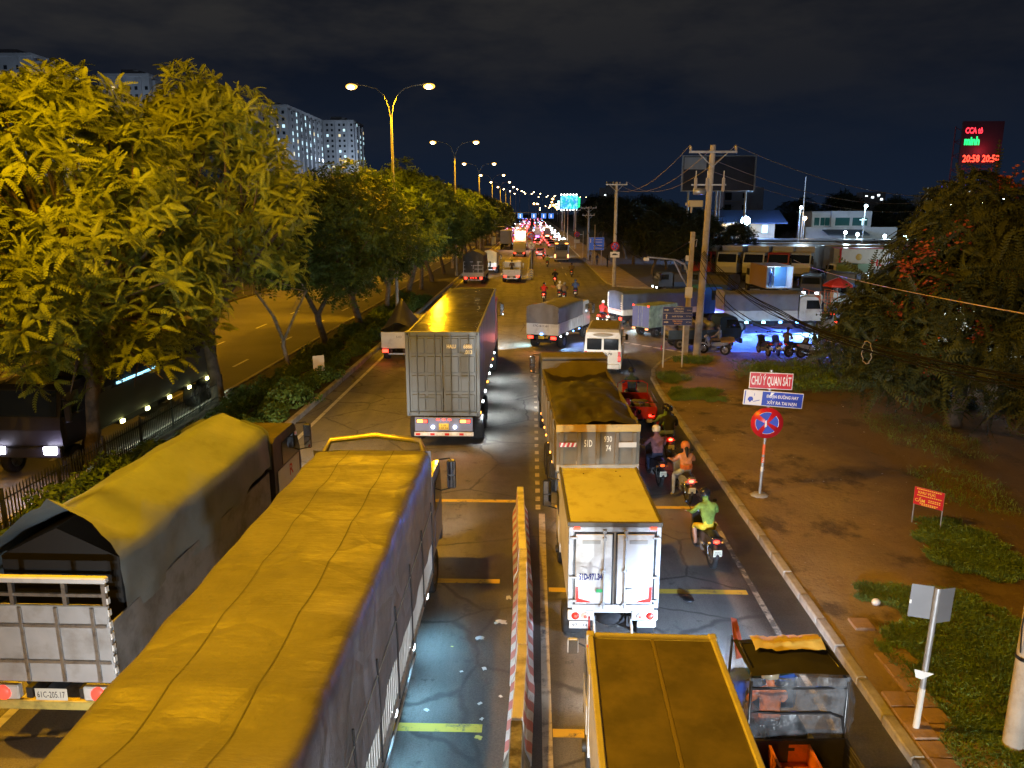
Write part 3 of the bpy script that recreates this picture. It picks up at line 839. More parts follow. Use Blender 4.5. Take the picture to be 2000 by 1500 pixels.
for i in range(20):
    y = -30.5 + 42.5*i
    lab = LAMP_LAB[i-1] if 1 <= i <= 4 else 'far street lamp in the row running to the end of the road'
    if i == 0: lab = 'lamp column behind the footbridge'
    if i == 0: lamp0.location = (-9.75, y, .15); lamp0['label'] = lab; lamp0['group'] = 'street lamps along the median'
    else: copy_tree(lamp0, lab, (-9.75 + (0 if y < 280 else 2.6*((y-280)/100)**2 + 2.2*(hsh(i, 1)-.5)), y, .15 + (0 if y < 280 else 2.4*(hsh(i, 2)-.5) + .9*(y-280)/100)))
    if i < 9:
        for s in (-1, 1):
            spot_lamp('sodium_light', (-9.75+s*2.62, y, 15.74), (-9.75+s*3.4, y, 0), 8900, SODIUM, 177 if i < 3 else 138, .06 if i < 3 else .4, .2)
lampL = thing('street_lamp', 'lamp on the far bank of the opposite road, hidden by the trees', 'street lamp', (-28.3, 47, .1), 0, 'lamps along the opposite road')
MB().tube([(0, 0, 0), (0, 0, 5), (0, 0, 8.0), (.3, 0, 8.8), (1.2, 0, 9.2), (2.2, 0, 9.3)], [.11, .1, .08, .06, .05, .05], lamp_steel, 8).build('pole', lampL)
hd = MB().ball((2.4, 0, 9.3), (.4, .17, .1), lamp_steel, 10, 6).build('lamp_head', lampL); MB().ball((2.45, 0, 9.23), (.24, .12, .08), sodium_lamp_m, 10, 6).build('lens', hd)
for i in range(6):
    if i: copy_tree(lampL, None, (-28.3, 47+27*i, .1))
    spot_lamp('sodium_light', (-28.3+2.5, 47+27*i, 9.1), (-24.0, 47+27*i, 0), 4200, SODIUM, 165, .2, .15)
lampR = thing('street_lamp', '', 'street lamp')
MB().tube([(0, 0, 0), (0, 0, 5), (0, 0, 9.0), (-.3, 0, 9.9), (-1.2, 0, 10.4), (-2.2, 0, 10.5)], [.11, .1, .08, .06, .05, .05], lamp_steel, 8).build('pole', lampR)
hd = MB().ball((-2.4, 0, 10.5), (.4, .17, .1), lamp_steel, 10, 6).build('lamp_head', lampR); MB().ball((-2.45, 0, 10.40), (.75, .4, .5), sodium_lamp_m, 10, 6).build('lens', hd); MB().ball((-2.45, -.2, 10.5), (.4, .3, .3), sodium_core_m, 8, 5).build('glow_core', hd)  # lens and ball oversized to stand in for the glow
for i in range(16):
    y = 300 + 38*i; x = 9.5 + 14*hsh(i, 5) if i % 3 else 2 + 8*hsh(i, 6)
    lab = 'distant lamp over the crowded end of the road'
    if i == 0: lampR.location = (x, y, 0); lampR['label'] = lab; lampR['group'] = 'distant lamps at the end of the road'
    else: copy_tree(lampR, lab, (x, y, 5*hsh(i, 7) - 1))

# ================================================================== buildings
block_m = M('block_render', (.40, .41, .43), .85, noise=(.15, .12), dirt=((.26, .26, .27), .3, .5, .8))
win_dark = M('dark_window', (.02, .025, .03), .15)
win_lit = LIT('lit_window', (.62, .92, 1.0), 1.15)
win_warm = LIT('warm_window', (1.0, .80, .42), .9)
def windows(parent, spots, w, h, face, lit_share, seed, warm=.15):
    """spots on a facade: face 'y' looks to -Y, face 'x' looks to +X; frames stand 6 cm proud, panes sit inside"""
    rg = random.Random(seed); dk = MB(); n_lit = 0
    fr = M('window_frame', (.45, .46, .48), .6)
    for (a, b, c) in spots:
        if face == 'y': lo, hi = (a-w/2, b-.06, c), (a+w/2, b+.1, c+h)
        else: lo, hi = (a-.1, b-w/2, c), (a+.06, b+w/2, c+h)
        if rg.random() < lit_share:
            m = win_warm if rg.random() < warm else win_lit
            MB().box(lo, hi, m).build('window', parent)
        else:
            dk.box(lo, hi, win_dark)
            e = .18
            if face == 'y': dk.box((a-w/2-e, b-.12, c-.14), (a+w/2+e, b+.1, c-.02), fr)
            else: dk.box((a-.1, b-w/2-e, c-.14), (a+.12, b+w/2+e, c-.02), fr)
    if dk.v: dk.build('unlit_windows', parent, kind='stuff')
def apartment(label, x0, x1, y0, y1, h, seed, lit, zmin, bays=True):
    t = thing('apartment_block', label, 'apartment block', ((x0+x1)/2, (y0+y1)/2, 0), 0, 'apartment blocks behind the trees')
    ox, oy = (x0+x1)/2, (y0+y1)/2; a, b = (x1-x0)/2, (y1-y0)/2
    w = MB(); w.box((-a, -b, 0), (a, b, h), block_m)
    n = max(2, int(2*b/7.5))
    for i in range(n):                                   # projecting bays down the long side
        yy = -b + 2*b*(i+.5)/n
        if bays: w.box((a, yy-1.5, 0), (a+1.3, yy+1.5, h-1.2), block_m)
    for i in range(max(2, int(2*a/7))):
        xx = -a + 2*a*(i+.5)/max(2, int(2*a/7)); w.box((xx-.35, -b-.5, 0), (xx+.35, -b, h), block_m)
    w.build('wall', t)
    r = MB(); r.box((-a-.3, -b-.7, h), (a+.4, b+.3, h+1.1), block_m); r.box((-a*.4, -b*.5, h+1.1), (a*.2, b*.2, h+4), block_m); r.box((a*.3, -b*.8, h+1.1), (a*.5, -b*.4, h+3), block_m)
    r.build('roof', t)
    sp = []; z = zmin
    while z < h-2.5:
        m = max(2, int(2*a/3.6))
        for i in range(m):
            sp.append((-a + 2*a*(i+.5)/m + .9*((i % 2)-.5), -b, z))
        z += 3.3
    windows(t, sp, 1.3, 1.5, 'y', lit*.55, seed)
    sp = []; z = zmin
    while z < h-2.5:
        for i in range(n):
            yy = -b + 2*b*(i+.5)/n
            sp += [(a+1.3, yy-.7, z), (a, yy+2.5, z)]
        z += 3.3
    windows(t, sp, 1.4, 1.7, 'x', lit, seed+1)
    return t
apartment('pale apartment tower at the upper left edge above the bright tree', -215, -187.5, 300, 330, 64.5, 1, .25, 50)
apartment('apartment block showing between the two bright tree tops', -190, -168, 350, 378, 65.5, 2, .2, 50)
apartment('long apartment block with many lit windows behind the trees', -149, -123.6, 400, 462, 59, 3, .42, 36)
apartment('rightmost apartment block with lit windows, furthest of the row', -141.5, -117.8, 520, 548, 65, 4, .36, 36)
for (x, y, z, p) in [(-180, 285, 40, 9000), (-160, 330, 35, 12000), (-108, 385, 30, 12000), (-100, 440, 36, 15000), (-112, 500, 40, 16000)]:
    point_lamp('added_block_light', (x, y, z), p, (.62, .78, 1.0), 1.5)  # point lights added to wash the apartment walls

render_m = M('pale_render', (.52, .53, .54), .8, noise=(.6, .08), dirt=((.3, .3, .29), .5, .5, .8))
tan_m = M('tan_render', (.50, .44, .35), .8, noise=(.6, .08), dirt=((.3, .25, .2), .5, .5, .8))
roof_blue = M('blue_sheet_roof', (.06, .12, .28), .5, .2)
glass_green = M('green_glass', (.03, .12, .12), .1)
# white two-storey building of the yard
b1 = thing('yard_office', 'white two-storey yard building with green glazed upper windows', 'building', (0, 140, 0))
w = MB(); w.box((52.3, 0, 0), (59.3, 9, 8.15), render_m); w.box((49.1, .5, 0), (52.3, 8, 7.9), render_m); w.box((47.6, -1, 0), (63.5, 0, 5.4), render_m)
w.build('wall', b1); MB().box((48.8, .2, 7.9), (52.2, 8.2, 8.1), block_m).build('roof', b1)
fr = M('aluminium', (.5, .52, .53), .4, .6)
for (x0, x1) in ((49.5, 50.4), (50.6, 51.3), (51.4, 52.2), (53.0, 55.5), (56.0, 58.6)):
    f = MB(); yy = -.04 if x0 > 52.5 else .46
    f.box((x0-.08, yy, 5.55), (x1+.08, yy+.2, 7.1), fr); f = f.build('window', b1)
    MB().box((x0, yy-.03, 5.63), (x1, yy, 7.02), glass_green).build('pane', f)
MB().box((57.6, -.1, 5.7), (57.9, -.08, 6.9), win_lit).build('window', b1); MB().box((57.2, -.1, 6.55), (58.4, -.08, 6.75), win_lit).build('window', b1)
a = MB(); a.prism([(-4.2, 4.2), (-1, 5.0), (-1, 4.85), (-4.2, 4.05)], 50.5, 57.5, M('dark_awning', (.06, .08, .1), .6)); a.build('awning', b1)
# long canopy with shop fronts
b2 = thing('shop_row', 'long low row of lit stalls under a thin dark canopy behind the parked trailers', 'stalls', (0, 121, 0))
w = MB(); w.box((26, 2.0, 0), (66, 2.6, 3.6), tan_m); w.build('wall', b2)
w = MB(); w.box((25, -2.5, 3.75), (68, 3, 3.95), M('canopy_sheet', (.12, .12, .13), .5, .3)); w.build('roof', b2)
for i in range(14):
    x = 27 + 2.8*i
    MB().box((x, 1.86, 1.2), (x+1.9, 1.98, 3.0), LIT('shop_front', (1.0, .72, .62), .35) if i % 3 else win_dark).build('shop_front', b2)
    if i % 2: MB().cyl((x-.3, -2.2, 0), (x-.3, -2.2, 3.75), .06, galv_m, 6).build('post', b2)
UMB = [('orange', (.62, .22, .03)), ('red', (.5, .03, .02)), ('yellow', (.6, .4, .05))]
def umbrella(label, loc, r, col, h=2.4, group=None):
    m = M('umbrella_' + col[0], col[1], .7, noise=(2, .15))
    t = thing('parasol', label, 'parasol', loc, 0, group)
    MB().cyl((0, 0, 0), (0, 0, h+.1), .025, galv_m, 6).build('pole', t)
    c = MB(); n = 8
    pts = [(r*math.cos(2*math.pi*i/n), r*math.sin(2*math.pi*i/n), h-.55) for i in range(n)]
    mid = [(.55*p[0], .55*p[1], h-.2) for p in pts]
    low = [(p[0], p[1], p[2]-.15) for p in pts]
    c.add([(0, 0, h+.05)] + mid + pts + low, [(0, 1+i, 1+(i+1) % n) for i in range(n)] + [(1+i, 1+n+i, 1+n+(i+1) % n, 1+(i+1) % n) for i in range(n)] + [(1+n+i, 1+2*n+i, 1+2*n+(i+1) % n, 1+n+(i+1) % n) for i in range(n)], m)
    c.build('canopy', t)
for i, (x, c, lab) in enumerate([(45.6, 0, 'orange stall parasol below the left half of the white building'), (51.6, 2, 'yellow stall parasol under the dark awning'), (54.8, 1, 'red stall parasol below the building, right of the yellow one'), (58.6, 0, 'rightmost orange stall parasol near the flame tree'), (28.5, 1, 'red stall parasol at the left end of the stalls')]):
    umbrella(lab, (x, 114.5, 0), 1.9, UMB[c], 3.3, 'parasols at the stalls')
# tan bungalow with a blue roof
b3 = thing('bungalow', 'tan bungalow with a blue sheet roof beside the dazzling floodlight', 'building', (0, 131, 0))
MB().box((30, 0, 0), (39.8, 8, 6.3), tan_m).build('wall', b3)
MB().prism([(-1.2, 6.25), (4, 8.3), (9, 6.25), (9, 6.1), (4, 8.1), (-1.2, 6.1)], 28.5, 41.5, roof_blue).build('roof', b3)
for (x0, x1, m) in ((32, 33.2, win_dark), (34.5, 35.6, win_dark), (37.7, 38.6, win_lit)):
    f = MB().box((x0-.1, -.06, 4.55), (x1+.1, .1, 5.95), fr).build('window', b3); MB().box((x0, -.1, 4.62), (x1, -.06, 5.88), m).build('pane', f)
point_lamp('bungalow_light', (33, 129.4, 6.0), 500, (1, .75, .4), .1); point_lamp('bungalow_light', (31.8, 128.5, 5.7), 300, (1, .75, .4), .1)
# tower house behind
blue_lit_m = M('blue_lit_render', (.36, .45, .60), .8, noise=(.6, .08))  # blue light on the walls put into their colour
b4 = thing('tower_house', 'tall narrow house with balconies and a plain blue-lit stair tower', 'building', (0, 220, 0))
MB().box((52.2, 0, 0), (59.5, 9, 14.0), blue_lit_m).build('wall', b4); MB().box((59.5, -.5, 0), (63.0, 9, 14.6), blue_lit_m).build('stair_tower', b4)
for z in (7.6, 10.8):
    MB().box((52.0, -1.2, z), (57, 0, z+.15), render_m).build('balcony', b4)
    MB().box((52.6, -.08, z+.4), (54.4, -.02, z+2.4), win_dark).build('window', b4); MB().box((57.4, -.08, z+.9), (58.0, -.02, z+2.3), win_dark).build('window', b4)
# bare billboard frame
b5 = thing('billboard', 'big dark billboard on tall posts with a pale sheet in its corner', 'billboard', (0, 110, 0))
MB().box((20.4, 0, 10.9), (30.1, .25, 15.4), M('billboard_sheet', (.045, .05, .075), .7, noise=(.8, .15))).build('panel', b5)
MB().box((20.5, -.03, 13.7), (23.5, -.004, 15.3), M('pale_sheet', (.5, .52, .55), .7, noise=(1, .1))).build('pale_sheet', b5)
f = MB()
for (lo, hi) in (((20.2, -.1, 10.75), (30.3, .1, 10.9)), ((20.2, -.1, 15.4), (30.3, .1, 15.55)), ((20.2, -.1, 10.9), (20.4, .1, 15.4)), ((30.1, -.1, 10.9), (30.3, .1, 15.4))): f.box(lo, hi, galv_m)
f.build('frame', b5)
for x in (21.3, 25.2, 29.2): MB().cyl((x, .4, 0), (x, .4, 15), .14, galv_m, 8).build('post', b5)
# red lattice tower with the clock display
b6 = thing('sign_tower', 'red lattice tower with glowing red and green display boards', 'sign tower', (85.5, 160, 0))
lat = M('red_lattice', (.25, .03, .04), .6)
w = MB()
for (x, y) in ((-2.2, -2), (3.6, -2), (-2.2, 2), (3.6, 2)): w.tube([(x*(1.0), y, 0), (x, y, 24.5)], .13, lat, 6)
for i in range(9):
    z = 2.7*i
    for y in (-2, 2):
        w.tube([(-2.2, y, z), (3.6, y, z+2.7)], .06, lat, 5); w.tube([(3.6, y, z), (-2.2, y, z+2.7)], .06, lat, 5); w.tube([(-2.2, y, z), (3.6, y, z)], .06, lat, 5)
w.build('lattice', b6)
w = MB(); w.tube([(-7.6, -2, 0), (-4.8, -2, 6.5), (-2.2, -2, 14)], .16, lat, 6); w.tube([(-6.2, -2.5, 0), (-3.4, -2.5, 6.5), (-1.2, -2.5, 14)], .12, lat, 6)
for i in range(8):
    t = i/8; w.tube([(-7.6+5.4*t, -2, 14*t), (-6.2+5*t, -2.5, 14*t)], .07, galv_m, 5)
w.build('stair_leg', b6)
MB().box((-3.2, -2.6, 17.0), (4.6, -2.2, 25.0), M('sign_back', (.05, .012, .02), .6)).build('board', b6)
text(b6, 'CCA tô', LIT('red_neon', (1, .03, .05), 3.2), (-1.0, -2.64, 23.3), BACK, 1.1, 3.3, 'red_lettering', bold=.03)
text(b6, 'minh', LIT('green_neon', (.02, 1, .22), 1.6), (-1.2, -2.64, 21.4), BACK, 1.5, 2.9, 'green_lettering', bold=.05)
text(b6, '20:58 20:50', LIT('red_digits', (1, .06, .03), 3.6), (.9, -2.64, 18.1), BACK, 1.35, 7.0, 'clock_digits', bold=.02)
point_lamp('tower_glow', (86.5, 155.5, 19.5), 350, (1, .05, .08), .5)
# far town on the right horizon
for i, (x, y, w_, h) in enumerate([(190, 480, 20, 17), (212, 500, 14, 20), (236, 470, 18, 18), (262, 500, 26, 22), (58, 640, 10, 27), (68, 700, 9, 34)]):
    t = thing('far_building', 'small distant building on the right horizon with a few lights' if i < 4 else 'slim far tower with one bright light beyond the park trees', 'building', (x, y, 0), 0, 'far buildings on the horizon')
    MB().box((-w_/2, 0, 0), (w_/2, 10, h), block_m).build('wall', t)
    for j in range(4 if i < 4 else 1):
        a = (hsh(i, j)-.5)*w_*.8; z = h*(.72+.22*hsh(j, i)); MB().box((a-.7, -.1, z), (a+.7, 0, z+1.0), LIT('far_light', (.85, .95, 1), 4)).build('window', t)
    if i == 3: MB().box((-10, -.2, h+1), (6, 0, h+2.2), LIT('blue_neon', (.03, .06, 1), 5)).build('blue_sign', t)
# green lit billboard far along the road
b7 = thing('billboard', 'bright turquoise illuminated billboard over the far end of the road', 'billboard', (14.2, 330, 0))
scr, nt_, b_ = node_mat('billboard_print'); g = NT(nt_)
c = g.mix(g.ramp(g.noise(.45, 3), .4, .6), (.01, .55, .50), (.05, .30, .75)); c = g.mix(g.ramp(g.noise(.8, 2), .52, .6, 0, .8), c, (.3, .9, .85))
nt_.links.new(c, b_.inputs['Base Color']); nt_.links.new(c, b_.inputs['Emission Color']); b_.inputs['Emission Strength'].default_value = 1.1
MB().box((-3.4, 0, 9.3), (3.9, .3, 14.6), scr).build('panel', b7)
MB().box((-4.6, 0, 9.0), (-3.7, .3, 12.6), LIT('pale_screen', (.6, 1, .95), 2)).build('side_panel', b7); MB().box((4.0, 0, 9.8), (4.8, .3, 14.0), LIT('green_screen', (.02, .8, .3), 1.5)).build('side_panel', b7)
for x in (-2.5, 2.5): MB().cyl((x, .5, 0), (x, .5, 9.3), .25, galv_m, 8).build('post', b7)
for i in range(6):
    for z in (15.0, 8.8): MB().ball((-3.1+1.25*i, -1, z), .3, LIT('flood', (.9, 1, 1), 12), 8, 5).build('floodlight', b7)
# yard floodlights
def flood(label, loc, col_m, col, p, r=.35, h=None):
    t = thing('floodlight', label, 'floodlight', (loc[0], loc[1], 0), 0, 'floodlights of the yard')
    MB().cyl((0, .2, 0), (0, .2, loc[2]+.3), .07, galv_m, 6).build('pole', t)
    MB().ball((0, 0, loc[2]), r, col_m, 10, 6).build('lens', t)
    point_lamp('flood_light', (loc[0], loc[1]-.8, loc[2]), p, col, .4)
flood('dazzling blue-white floodlight in front of the tan bungalow', (33.6, 126, 6.6), LIT('blue_white_flood', (.35, .65, 1.0), 60), (.22, .42, 1.0), 16000, .75)
for i, (x, y, z) in enumerate([(47.9, 122, 4.9), (49.8, 122, 4.6), (53.5, 121, 4.4), (56.5, 121, 4.3), (62.4, 122, 4.4), (64.2, 122, 4.2), (66.5, 122, 4.4), (67.5, 128, 6.4)]):
    flood('cold white flood lamp on the stall roof line', (x, y, z), LIT('white_flood', (.7, .95, 1.0), 22), (.7, .95, 1), 420, .26)
for i, (x, y, z) in enumerate([(84, 150, 9.6), (87.5, 150, 10.2), (92, 150, 10.0)]):
    flood('one of three white lamps beside the foot of the red tower', (x, y, z), LIT('white_flood', (.7, .95, 1.0), 22), (.8, .95, 1), 260, .4)
for (x, y, z, p) in ((37.5, 112, 8.6, 1500), (46.5, 112, 8.8, 1700), (55, 106, 9, 1500)):  # lamps added to light the trailer roofs
    flood('tall lamp with a cold white head, added to light the parked trailers', (x, y, z), LIT('white_flood', (.7, .95, 1.0), 22), (.55, .78, 1.0), p, .22)
flood('warm lamp on a thin post left of the white building', (43.6, 128, 7.0), LIT('warm_flood', (1, .8, .5), 14), (1, .8, .5), 260, .3)
# ================================================================== vehicle kit (local +Y is forward, z = 0 is the ground)
_wh = {}
def wheel(root, x, y, r=.48, w=.28, name='wheel', rim=None):
    key = (r, w, rim)
    if key not in _wh:
        t = MB().lathe([(r*.6, -w*.42), (r*.93, -w/2), (r, -w*.36), (r, w*.36), (r*.93, w/2), (r*.6, w*.42)], tyre_m, 20)
        q = MB().lathe([(.01, -w*.34), (r*.3, -w*.36), (r*.36, -w*.2), (r*.52, -w*.24), (r*.62, -w*.44), (r*.62, w*.44), (r*.52, w*.24), (r*.36, w*.2), (r*.3, w*.36), (.01, w*.34)], rim or rim_m, 16)
        _wh[key] = (t.mesh('tyre'), q.mesh('rim'))
    a, b = _wh[key]
    o = obj(name, a, root); o.location = (x, y, r)
    obj('rim', b, o)
    return o
def pair(root, y, half, r=.48, w=.28, twin=False):
    for s in (-1, 1):
        wheel(root, s*(half-w/2), y, r, w*(1.7 if twin else 1))
def chassis(root, y0, y1, z=.72, half=.42, axles=()):
    c = MB()
    for s in (-1, 1): c.box((s*half-.05, y0, z-.12), (s*half+.05, y1, z+.1), chassis_m)
    for a, r in axles: c.cyl((-.85, a, r), (.85, a, r), .09, chassis_m, 8)
    c.box((-.38, y0+.35*(y1-y0), z-.32), (.34, y0+.6*(y1-y0), z-.05), chassis_m)
    return c.build('chassis', root)
def lamp(root, name, lo, hi, m): return MB().box(lo, hi, m, .012).build(name, root)
def plate(root, c, w, h, s, m=None, face=BACK):
    p = MB()
    x, y, z = c
    p.box((x-w/2, y-.006, z-h/2), (x+w/2, y+.006, z+h/2), m or plate_m, .004)
    p = p.build('number_plate', root)
    text(p, s, M('plate_ink', (.02, .02, .025), .5), (x, y-.0065, z), face, h*(.55 if '\n' not in s else .3), w*.86, 'plate_lettering', .002)
def cab(root, y0, w, l, z0, h, m, roof_m=None, mirror=True, lights=True, slope=.28, mirror_z=.62, deflector=0.0):
    a = w/2
    prof = [(y0, z0), (y0+l, z0), (y0+l+.05, z0+.30*h), (y0+l, z0+.50*h), (y0+l-slope, z0+.93*h), (y0+l-slope-.16, z0+h), (y0+.16, z0+h), (y0, z0+h-.1)]
    c = MB(); c.prism(prof, -a, a, m)
    c.box((-a-.012, y0+.28*l, z0+.06*h), (a+.012, y0+.9*l, z0+.46*h), m, .01)
    c = c.build('cab', root)
    if roof_m: MB().box((-a+.06, y0+.1, z0+h-.01), (a-.06, y0+l-slope-.2, z0+h+.035), roof_m, .02).build('roof_panel', root)
    p0 = Vector((0, y0+l, z0+.52*h)); p1 = Vector((0, y0+l-slope, z0+.91*h)); n = Vector((0, .012, .004))
    MB().quad((-a+.1, *(p0+n)[1:]), (a-.1, *(p0+n)[1:]), (a-.16, *(p1+n)[1:]), (-a+.16, *(p1+n)[1:]), glass_m).build('windshield', root)
    for s in (-1, 1):
        q = [(s*(a+.014), y0+.3*l, z0+.5*h), (s*(a+.014), y0+l*.96, z0+.5*h), (s*(a+.014), y0+l-slope*.9, z0+.86*h), (s*(a+.014), y0+.3*l, z0+.86*h)]
        MB().add(q, [(0, 1, 2, 3) if s > 0 else (3, 2, 1, 0)], glass_m).build('side_window', root)
        if mirror:
            mm = MB()
            yy = y0+l-.05; zz = z0+mirror_z*h
            mm.tube([(s*(a-.02), yy-.1, zz+.38), (s*(a+.2), yy, zz+.38), (s*(a+.24), yy, zz+.3)], .018, black_m, 6)
            mm.tube([(s*(a-.02), yy-.1, zz-.35), (s*(a+.2), yy, zz-.32), (s*(a+.24), yy, zz-.25)], .018, black_m, 6)
            mm.box((s*(a+.24)-.10, yy-.05, zz-.32), (s*(a+.24)+.10, yy+.05, zz+.34), black_m, .03)
            mm = mm.build('mirror', root)
            MB().box((s*(a+.24)-.085, yy-.056, zz-.29), (s*(a+.24)+.085, yy-.05, zz-.02), mirror_m).build('mirror_glass', mm)
            MB().box((s*(a+.24)-.085, yy-.056, zz+.01), (s*(a+.24)+.085, yy-.05, zz+.31), mirror_m).build('mirror_glass', mm)
    b = MB(); b.box((-a, y0+l-.05, z0-.28), (a, y0+l+.14, z0+.06), dark_m, .04); b.build('bumper', root)
    if lights:
        for s in (-1, 1): lamp(root, 'headlight', (s*(a-.3)-.16, y0+l+.1, z0-.16), (s*(a-.3)+.16, y0+l+.16, z0+.0), white_light)
    if deflector:
        d = MB(); d.prism([(y0+.05, z0+h), (y0+l-slope-.2, z0+h), (y0+.35*l, z0+h+deflector*.8), (y0+.05, z0+h+deflector)], -a*.86, a*.86, m); d.build('wind_deflector', root)
    return c
def fold_noise(x, y, s, amp): return amp*(nz(x*s, y*s*.6, s) + .5*nz(x*s*2.3, y*s*2.1, s+3))
def tarp(root, w, y0, y1, zb, zt, m, ridge=.0, bow=1.5, sag=.03, wr=.02, over=.02, rear=True, front=True, name='tarpaulin', seam=True, drop=None, rear_wr=1.0, nu=None):
    """one tarpaulin over bows: left side, top and right side in one sheet, plus the end flaps"""
    a = w/2 + over; drop = drop or (lambda u, side: 0.0)
    hs = zt-zb
    path = [(-a, 0.0), (-a, .25), (-a, .5), (-a, .75), (-a, .93)] + [(-a+.05, .985)]
    xs = np.linspace(-a+.14, a-.14, 15)
    nu = nu or max(10, int((y1-y0)/.16))
    L_ = y1-y0
    def pt(u, v):
        y = y0 + L_*u
        k = v*26
        i = int(round(k))
        s = math.sin(math.pi*((y-y0)/bow % 1.0))
        edge = max(0, 1-(y-y0)/.6)
        if i <= 5 or i >= 21:
            j = i if i <= 5 else 26-i
            sg = -1 if i <= 5 else 1
            x, f = path[j]
            zlow = zb + drop(u, sg)
            z = zlow + (zt-zlow)*f
            wv = (1-f)*wr*.8*math.sin(y*4.1+sg)*.5 + fold_noise(y*1.1, z*1.4+sg*5, 1.1, wr*(1.25-.6*f))
            return (sg*(abs(x) + wv - .02*s*f), y, z - sag*.4*s*f)
        x = xs[i-6]; q = abs(x)/a
        z = zt + ridge*(1-q) + .035*(1-q*q) - sag*s*(1-.4*q) + fold_noise(x*1.5, y*.9, 1.1, wr*.55)
        z += edge*rear_wr*(.05*(1-q*q) + .05*abs(nz(x*3.1, y*.6, 2)))
        return (x, y, z)
    t = MB(); t.grid(pt, nu, 26, m)
    for end, yy, sg in ((rear, y0, -1), (front, y1, 1)):
        if not end: continue
        u = 0.0 if sg < 0 else 1.0
        def fl(p, q, u=u, yy=yy, sg=sg):
            x = -a + 2*a*p
            top = pt(u, 6/26)[2] if abs(x) > a-.12 else None
            i = min(20, max(6, int(round(6+14*p))))
            ztop = pt(u, i/26)[2]; 
            if p < .02 or p > .98: ztop = zt
            z = ztop - (ztop-zb)*q
            return (x, yy + sg*(.012 + .06*math.sin(min(1, q*2.2)*math.pi/2) + fold_noise(x*1.8, z*.9, 1.7, wr*1.6)*min(1, q*4)), z)
        if sg < 0: t.grid(lambda p, q: fl(1-p, q), 16, 8, m)
        else: t.grid(fl, 16, 8, m)
    o = t.build(name, root)
    if seam:
        for xx in (-w*.22, w*.2):
            s = MB()
            for i in range(nu):
                u0, u1 = i/nu, (i+1)/nu; k = int(round(6+14*(xx+a-.14)/(2*a-.28)))
                p, q = pt(u0, k/26), pt(u1, k/26)
                s.add([(p[0]-.008, p[1], p[2]+.005), (p[0]+.008, p[1], p[2]+.005), (q[0]+.008, q[1], q[2]+.005), (q[0]-.008, q[1], q[2]+.005)], [(0, 1, 2, 3)], M('tarp_seam', (.095, .09, .10), .8))
            s.build('seam', o)
    return o
def tarp_mat(name, col, rough=.55, dirt=True):
    return M(name, col, rough, noise=(2.2, .1), dirt=((col[0]*.55, col[1]*.5, col[2]*.45), .9, .52, .8) if dirt else None, bump=(4, .35))
grey_tarp, nt_, b_ = node_mat('grey_tarpaulin'); g = NT(nt_)
c = g.mix(g.ramp(g.noise(1.1, 7, .65), .38, .64), (.165, .160, .186), (.122, .117, .132))
c = g.mix(g.ramp(g.noise(.55, 9, .75, (1.6, .7, 1)), .60, .70, 0, .7), c, (.075, .068, .062))
c = g.mix(g.ramp(g.noise(5.5, 6, .7), .66, .74, 0, .6), c, (.26, .25, .24))
nt_.links.new(c, b_.inputs['Base Color']); nt_.links.new(g.ramp(g.noise(1.9, 5), .3, .7, .38, .62), b_.inputs['Roughness'])
vor = nt_.nodes.new('ShaderNodeTexVoronoi'); vor.feature = 'DISTANCE_TO_EDGE'; vor.inputs['Scale'].default_value = 1.15
vm_ = nt_.nodes.new('ShaderNodeMixRGB'); vm_.inputs['Fac'].default_value = .35; vn = nt_.nodes.new('ShaderNodeTexNoise'); vn.inputs['Scale'].default_value = .9
nt_.links.new(g.co, vn.inputs['Vector']); nt_.links.new(g.co, vm_.inputs['Color1']); nt_.links.new(vn.outputs[1], vm_.inputs['Color2']); nt_.links.new(vm_.outputs[0], vor.inputs['Vector'])
hgt = g.math('ADD', g.math('MULTIPLY', g.ramp(vor.outputs['Distance'], .0, .09), .5), g.math('ADD', g.math('MULTIPLY', g.noise(2.2, 6, .6), 1.1), g.math('MULTIPLY', g.noise(1.0, 4, .6, (1, 5, 1)), .8)))
nt_.links.new(g.bump(hgt, .5, .05), b_.inputs['Normal'])
green_tarp = tarp_mat('teal_tarpaulin', (.165, .195, .20))
black_tarp = tarp_mat('dark_tarpaulin', (.060, .055, .048))
slate_tarp = tarp_mat('slate_tarpaulin', (.17, .165, .17))
blue_tarp = tarp_mat('blue_tarpaulin', (.10, .13, .22))
def spot_down(root, x, y, z, tx, p, col, ang=110):
    """lamp under the side of a body that lights the road beside it"""
    w = Matrix.Translation(root.location) @ Matrix.Rotation(root.rotation_euler[2], 4, 'Z')
    return spot_lamp('side_light', w @ Vector((x, y, z)), w @ Vector((tx, y, 0)), p, col, ang, .8, .04)

